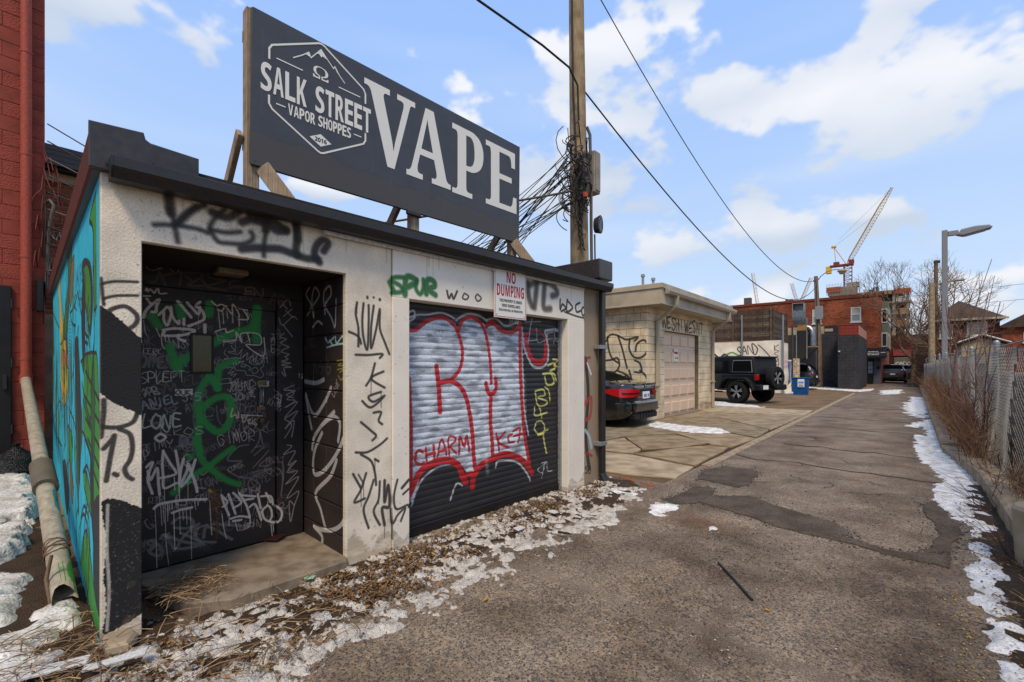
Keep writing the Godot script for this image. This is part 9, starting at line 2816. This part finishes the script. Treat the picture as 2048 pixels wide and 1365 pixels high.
func build_plants() -> void:
	bare_tree("large bare tree with a fine twiggy crown at the lane end", Vector3(0.75, 0, -47.0), 10.8, 5, 6, "bare trees beyond the lane")
	bare_tree("smaller bare tree half hidden behind the lamp posts", Vector3(2.0, 0, -43.5), 6.6, 9, 5, "bare trees beyond the lane")
	bare_tree("bare tree spreading low over the parked cars at the lane end", Vector3(0.35, 0, -58.0), 8.4, 14, 5, "bare trees beyond the lane")
	var r := RandomNumberGenerator.new()
	r.seed = 88
	# brown creeper over a fence at the end
	var m := Mb.new()
	for i in 2600:
		var h := r.randf() * r.randf_range(2.0, 5.2)
		var p := Vector3(0.95 + r.randfn() * 0.4, h, -43.0 + r.randfn() * 0.6)
		var d := Vector3(r.randfn(), r.randf_range(-0.9, 0.5), r.randfn()).normalized() * r.randf_range(0.2, 0.6)
		m.tube([p, p + d], 0.012, 0.005, 3, false)
	for p in m.v:
		m.c.push_back(Color(0.13, 0.075, 0.05) * (0.7 + 0.6 * fposmod(p.y * 7.3 + p.x * 3.1, 1.0)))
	var cr := single("creeper", "dense brown leafless creeper at the end of the fence", "creeper", m.mesh(), M.weed)
	# shrub by the fence: several stems with whippy shoots
	var t := thing("leafless_shrub", "tall leafless shrub with reddish stems by the fence", "shrub", Vector3(0.72, 0.05, -11.0))
	var main := [[Vector3(0.66, 0, -11.3), Vector3(0.6, 1.0, -11.3), Vector3(0.66, 2.0, -11.2), Vector3(0.55, 2.5, -11.1), Vector3(0.5, 3.0, -11.0)], [Vector3(0.8, 0.05, -10.7), Vector3(0.86, 1.3, -10.8), Vector3(0.95, 2.3, -10.9), Vector3(1.1, 3.4, -11.0)], [Vector3(0.75, 0, -10.4), Vector3(0.8, 1.1, -10.0), Vector3(0.78, 1.9, -9.8), Vector3(0.9, 2.9, -9.6)], [Vector3(0.78, 0, -10.0), Vector3(0.82, 0.7, -9.2), Vector3(0.8, 1.3, -8.9), Vector3(0.84, 2.1, -8.7), Vector3(0.9, 2.6, -8.5)], [Vector3(0.76, 0, -10.1), Vector3(0.82, 0.6, -9.0), Vector3(0.8, 1.2, -8.5), Vector3(0.78, 1.7, -8.45)], [Vector3(0.7, 0, -11.6), Vector3(0.7, 1.2, -11.9), Vector3(0.6, 2.2, -12.0)], [Vector3(0.72, 0, -10.8), Vector3(0.7, 1.2, -10.7), Vector3(0.8, 2.6, -10.5), Vector3(1.0, 3.6, -10.3)]]
	for k in main.size():
		m = Mb.new()
		for j in main[k].size():
			main[k][j].y *= 0.86
		m.tube(main[k], 0.03 if k == 0 else 0.011, 0.004, 6, false)
		for i in 9:
			var f: float = r.randf_range(0.15, 0.7) * (main[k].size() - 1)
			var p: Vector3 = main[k][int(f)].lerp(main[k][mini(int(f) + 1, main[k].size() - 1)], f - int(f))
			branch(m, p, Vector3(r.randfn() * 0.5, r.randf_range(0.3, 1.2), r.randfn()).normalized(), r.randf_range(0.2, 0.5), 0.006, 1, r, 0.5, 0.08)
		for p in m.v:
			m.c.push_back(Color(0.2, 0.11, 0.085) * (0.75 + 0.5 * fposmod(p.y * 1.9, 1.0)))
		part(t, "stem", m.mesh(), M.weed)
	# dry weeds between kerb and fence
	var clumps := [[-9.7, 0.6, 0.7, 230, "dry brown weed clump at the foot of the shrub"], [-11.8, 0.62, 0.95, 330, "tall tangle of dry brown weeds beside the shrub stem"], [-14.2, 0.64, 1.0, 320, "dry brown weed tangle behind the shrub"], [-17.5, 0.66, 1.0, 280, "dry weeds round the pale timber stub"], [-21.5, 0.7, 1.1, 260, "brown weed tangle half way along the kerb"], [-26.0, 0.74, 1.1, 230, "farthest brown weed tangle along the kerb"], [-6.9, 0.7, 0.35, 60, "low dry weeds on the bare kerb top"]]
	for c in clumps:
		m = Mb.new()
		for i in int(c[3] * 0.7):
			var p := Vector3(c[1] + r.randfn() * 0.07 + 0.14, 0.12, c[0] + r.randfn() * 0.75)
			var d: Vector3 = Vector3(r.randfn() * 0.2 - 0.06, r.randf_range(0.5, 1.2), r.randfn() * 0.6) * c[2]
			var b: Vector3 = p + d * 0.5 + Vector3(r.randfn(), 0, r.randfn()) * 0.05
			var e: Vector3 = p + d + Vector3(r.randfn() * 0.12, -r.randf() * 0.25 * c[2], r.randfn() * 0.12)
			m.tube([p, b, e], 0.005, 0.002, 3, false)
			for j in 2:
				m.tube([b, b + Vector3(r.randfn() * 0.12, r.randf() * 0.25, r.randfn() * 0.15)], 0.003, 0.0015, 3, false)
		var k := 0
		for p in m.v:
			k += 1
			m.c.push_back(Color(0.16, 0.08, 0.045).lerp(Color(0.32, 0.18, 0.095), fposmod((k / 18) * 0.618, 1.0) ** 2.0))
		single("dry_weeds", c[4], "weeds", m.mesh(), M.weed, Transform3D(), "dry weeds along the kerb")
	# tufts at the near right
	for c in [[0.62, -6.3, 0.32, 16, "sparse twiggy weed growing from the kerb joint"], [0.6, -4.75, 0.3, 26, "dark twiggy weed beside the concrete stub"], [0.66, -3.7, 0.16, 120, "straw-coloured dead grass tuft by the stub"], [0.66, -3.0, 0.16, 120, "straw-coloured dead grass at the right edge"]]:
		m = Mb.new()
		for i in c[3]:
			var p := Vector3(c[0] + r.randfn() * 0.05, 0.02, c[1] + r.randfn() * 0.12)
			var d: Vector3 = Vector3(r.randfn() * 0.5 - 0.2, r.randf_range(0.4, 1.2), r.randfn() * 0.5) * c[2]
			m.tube([p, p + d * 0.6, p + d + Vector3(0, -0.25 * c[2] * r.randf(), 0)], 0.003, 0.0015, 3, false)
		for p in m.v:
			m.c.push_back(Color(0.42, 0.29, 0.14) if c[3] > 100 else Color(0.12, 0.07, 0.045))
		single("weed_tuft", c[4], "weeds", m.mesh(), M.weed, Transform3D(), "weed tufts at the right edge")


func lattice(m: Mb, a: Vector3, b: Vector3, w: float, bays: int, r: float, taper := 1.0) -> void:
	# three-chord truss between two points
	var d := (b - a).normalized()
	var s := d.cross(Vector3(0, 0, 1)).normalized()
	var u := d.cross(s).normalized()
	var c := []
	for i in bays + 1:
		var f := float(i) / bays
		var ww := w * (1.0 if f < 0.75 else lerpf(1.0, taper, (f - 0.75) * 4.0)) * (minf(1.0, 0.4 + f * 8.0) if taper < 1.0 else 1.0)
		var p := a.lerp(b, f)
		c.append([p + s * ww * 0.55, p - s * ww * 0.45 + u * ww * 0.5, p - s * ww * 0.45 - u * ww * 0.5])
	for i in bays:
		for k in 3:
			m.tube([c[i][k], c[i + 1][k]], r, r, 4, false)
			m.tube([c[i][k], c[i + 1][(k + 1) % 3]], r * 0.6, r * 0.6, 3, false)
			m.tube([c[i][k], c[i][(k + 1) % 3]], r * 0.5, r * 0.5, 3, false)


func build_skyline() -> void:
	var t := thing("construction_building", "concrete tower under construction with orange netting behind the brick terrace", "building", Vector3(-8, 0, -150))
	var r := RandomNumberGenerator.new()
	r.seed = 6
	for k in 8:
		var y := 0.0 + k * 2.95
		var m := Mb.new()
		m.span(Vector3(-16.2, y, -166), Vector3(0.6 - (0.0 if k < 7 else 1.5), y + 0.35, -150), 0.02)
		part(t, "floor_slab", m.mesh(), M.site_concrete)
		if k < 7:
			for x in [-15.6, -12.4, -9.2, -6.0, -2.8, -0.2]:
				m = Mb.new()
				m.span(Vector3(x, y + 0.35, -150.9), Vector3(x + 0.6, y + 2.95, -150.3))
				part(t, "column", m.mesh(), M.site_concrete)
			m = Mb.new()
			m.span(Vector3(-15.5, y + 0.35, -158), Vector3(-0.5, y + 2.95, -157.5))
			part(t, "core_wall", m.mesh(), M.site_dark)
		for j in 7:
			if r.randf() < 0.35 and k > 1 and k < 7:
				m = Mb.new()
				m.span(Vector3(-15.9 + j * 2.3, y + 0.35, -150.05), Vector3(-14.0 + j * 2.3, y + 1.5, -150.0))
				part(t, "guard_panel", m.mesh(), [M.site_dark, M.ply, M.white_trim][r.randi() % 3])
	var m := Mb.new()
	m.span(Vector3(-2.4, 19.9, -150.2), Vector3(0.7, 21.2, -149.9), 0.05)
	part(t, "orange_net", m.mesh(), M.orange_net)
	for k in 8:
		m = Mb.new()
		m.span(Vector3(-9.0 + k * 0.9, 20.0, -150.1), Vector3(-8.4 + k * 0.9, 20.9, -149.95))
		part(t, "formwork_panel", m.mesh(), [M.ply, M.site_dark, M.ply][k % 3])
	# upper core with scaffold and netting
	m = Mb.new()
	m.span(Vector3(-16.4, 20.9, -156), Vector3(-10.2, 23.0, -150.2), 0.03)
	part(t, "upper_core", m.mesh(), M.site_concrete)
	m = Mb.new()
	m.span(Vector3(-16.7, 21.6, -150.1), Vector3(-13.4, 23.1, -149.9), 0.03)
	part(t, "orange_net", m.mesh(), M.orange_net)
	m = Mb.new()
	m.span(Vector3(-12.2, 22.8, -153), Vector3(-9.6, 24.0, -150.3), 0.03)
	part(t, "machine_room", m.mesh(), M.site_concrete)
	m = Mb.new()
	for i in 22:
		m.tube([Vector3(-16.6 + i * 0.34, 20.9, -149.7), Vector3(-16.6 + i * 0.34, 22.6 + (1.4 if i < 12 else 0.2), -149.7)], 0.035, 0.035, 4, false)
	for y in [21.3, 22.0, 22.7]:
		m.tube([Vector3(-16.6, y, -149.7), Vector3(-9.4, y, -149.7)], 0.03, 0.03, 4, false)
	for i in 30:
		m.tube([Vector3(-9.3 + i * 0.33, 20.9, -149.9), Vector3(-9.3 + i * 0.33, 21.6, -149.9)], 0.03, 0.03, 4, false)
	part(t, "scaffold", m.mesh(), M.scaffold)
	for q in [[-8.6, 0.5, 0.9], [-7.6, 0.8, 0.6], [-6.8, 0.4, 1.1], [-6.2, 0.7, 1.2], [-2.6, 1.0, 1.1]]:
		m = Mb.new()
		m.span(Vector3(q[0], 21.0, -151), Vector3(q[0] + q[1], 21.0 + q[2], -150.4), 0.03)
		part(t, "site_equipment", m.mesh(), [M.site_dark, mat(rgb(50, 80, 130), 0.7), M.white_trim][int(absf(q[0])) % 3])
	# luffing crane
	t = thing("tower_crane", "yellow luffing tower crane with raised jib above the building site", "crane", Vector3(-12.1, 20, -153))
	m = Mb.new()
	var z := -151.5
	lattice(m, Vector3(-12.1, 20.0, z), Vector3(-12.1, 29.0, z), 1.7, 9, 0.11)
	part(t, "mast", m.mesh(), M.crane_red)
	m = Mb.new()
	m.span(Vector3(-16.0, 28.7, z - 0.8), Vector3(-10.8, 29.2, z + 0.8), 0.05)
	m.span(Vector3(-15.2, 29.2, z - 0.6), Vector3(-13.9, 30.0, z + 0.6), 0.05)
	m.span(Vector3(-11.8, 29.2, z - 0.6), Vector3(-10.7, 30.2, z + 0.6), 0.05)
	part(t, "slewing_platform", m.mesh(), M.crane_red)
	m = Mb.new()
	m.span(Vector3(-16.9, 27.1, z - 0.7), Vector3(-15.7, 29.0, z + 0.7), 0.05)
	part(t, "counterweight", m.mesh(), M.crane_yellow)
	m = Mb.new()
	lattice(m, Vector3(-12.0, 29.4, z), Vector3(-2.9, 47.4, z), 1.0, 26, 0.065, 0.4)
	part(t, "jib", m.mesh(), M.crane)
	m = Mb.new()
	for s in [-0.5, 0.5]:
		m.tube([Vector3(-12.4, 29.2, z + s), Vector3(-15.1, 34.2, z + s * 0.6)], 0.1, 0.1, 5)
		m.tube([Vector3(-14.6, 29.2, z + s), Vector3(-15.1, 34.2, z + s * 0.6)], 0.05, 0.05, 5)
	for i in 5:
		m.tube([Vector3(-12.9 - i * 0.5, 30.2 + i * 0.93, z - 0.5), Vector3(-12.9 - i * 0.5, 30.2 + i * 0.93, z + 0.5)], 0.05, 0.05, 4)
	m.span(Vector3(-15.7, 34.0, z - 0.5), Vector3(-14.6, 34.5, z + 0.5), 0.05)
	part(t, "a_frame", m.mesh(), M.crane_yellow)
	m = Mb.new()
	m.tube([Vector3(-15.1, 34.3, z), Vector3(-6.0, 41.3, z)], 0.025, 0.025, 4)
	m.tube([Vector3(-3.0, 47.3, z), Vector3(-14.0, 36.0, z)], 0.02, 0.02, 4)
	part(t, "luffing_rope", m.mesh(), M.cable_grey)
	# three cranes far away
	for q in [[Vector3(-68.0, 56.4, -292), Vector3(-64.3, 30.0, -292), "left of the three tiny distant cranes"], [Vector3(-49.1, 48.7, -296), Vector3(-46.0, 36.0, -296), "middle of the three tiny distant cranes"], [Vector3(-39.9, 50.7, -297), Vector3(-45.0, 37.0, -297), "right of the three tiny distant cranes"]]:
		m = Mb.new()
		lattice(m, q[1], q[0], 1.4, 14, 0.12)
		m.tube([q[1], Vector3(q[1].x, 0, q[1].z)], 0.6, 0.6, 6)
		single("distant_crane", q[2], "crane", m.mesh(), mat(rgb(206, 190, 170), 0.7), Transform3D(), "cranes far away")
	# two lower blocks so that the skyline has no gaps at the ground
	for q in [[-46, -20, -96, 5.2, "plain low brick building far behind the beige garage roof"], [5, 26, -100, 5.0, "plain low brick building far beyond the houses"], [-60, -30, -60, 5.5, "plain brick building far to the left behind the garage"]]:
		var b := thing("background_building", q[4], "building", Vector3((q[0] + q[1]) / 2.0, 0, q[2]))
		m = Mb.new()
		m.span(Vector3(q[0], 0, q[2] - 14), Vector3(q[1], q[3], q[2]), 0.02)
		part(b, "wall", m.mesh(), M.far_brick_brown)
		m = Mb.new()
		m.span(Vector3(q[0] - 0.1, q[3], q[2] - 14.1), Vector3(q[1] + 0.1, q[3] + 0.2, q[2] + 0.1), 0.02)
		part(b, "coping", m.mesh(), M.coping)


func _ready() -> void:
	rng.seed = 1
	# camera: level, lens shifted a little upwards
	var cam := Camera3D.new()
	cam.name = "camera"
	cam.projection = Camera3D.PROJECTION_FRUSTUM
	cam.near = 0.05
	cam.far = 3000.0
	cam.size = 0.05 * 1365.0 / 910.0
	cam.frustum_offset = Vector2(0, 0.05 * 52.5 / 910.0)
	cam.position = Vector3(0, 1.4, 0)
	cam.rotation_degrees = Vector3(0, 40.998, 0)
	add_child(cam)
	cam.current = true
	var e := Environment.new()
	e.background_mode = Environment.BG_SKY
	e.sky = make_sky()
	e.tonemap_mode = Environment.TONE_MAPPER_LINEAR
	e.tonemap_exposure = 1.92
	e.sdfgi_enabled = true
	e.ssao_enabled = true
	e.ssil_enabled = true
	var we := WorldEnvironment.new()
	we.name = "environment"
	we.environment = e
	add_child(we)
	var sun := DirectionalLight3D.new()
	sun.name = "sun"
	sun.light_energy = 0.5
	sun.light_angular_distance = 14.0
	sun.light_color = Color(1.0, 0.93, 0.82)
	sun.shadow_enabled = true
	add_child(sun)
	sun.look_at_from_position(Vector3.ZERO, -Vector3(0.42, 1.05, 0.6), Vector3.UP)
	make_materials()
	build_ground()
	build_garage()
	build_left()
	build_pole()
	build_block_garage()
	build_far_left()
	build_far_right()
	build_sedan()
	build_offroader()
	build_suv("dark grey car parked behind the blue bin, tail lamp showing", Vector3(-6.6, 0, -34.3), PI, M.car_grey)
	build_suv("dark grey car seen from behind, front one at the lane end", Vector3(-0.95, 0, -53.5), PI / 2, M.car_grey)
	build_suv("black car half hidden beyond the grey one at the lane end", Vector3(-0.2, 0, -60.5), PI / 2, M.car_black)
	build_bin()
	build_fence()
	build_plants()
	build_skyline()
	build_litter()
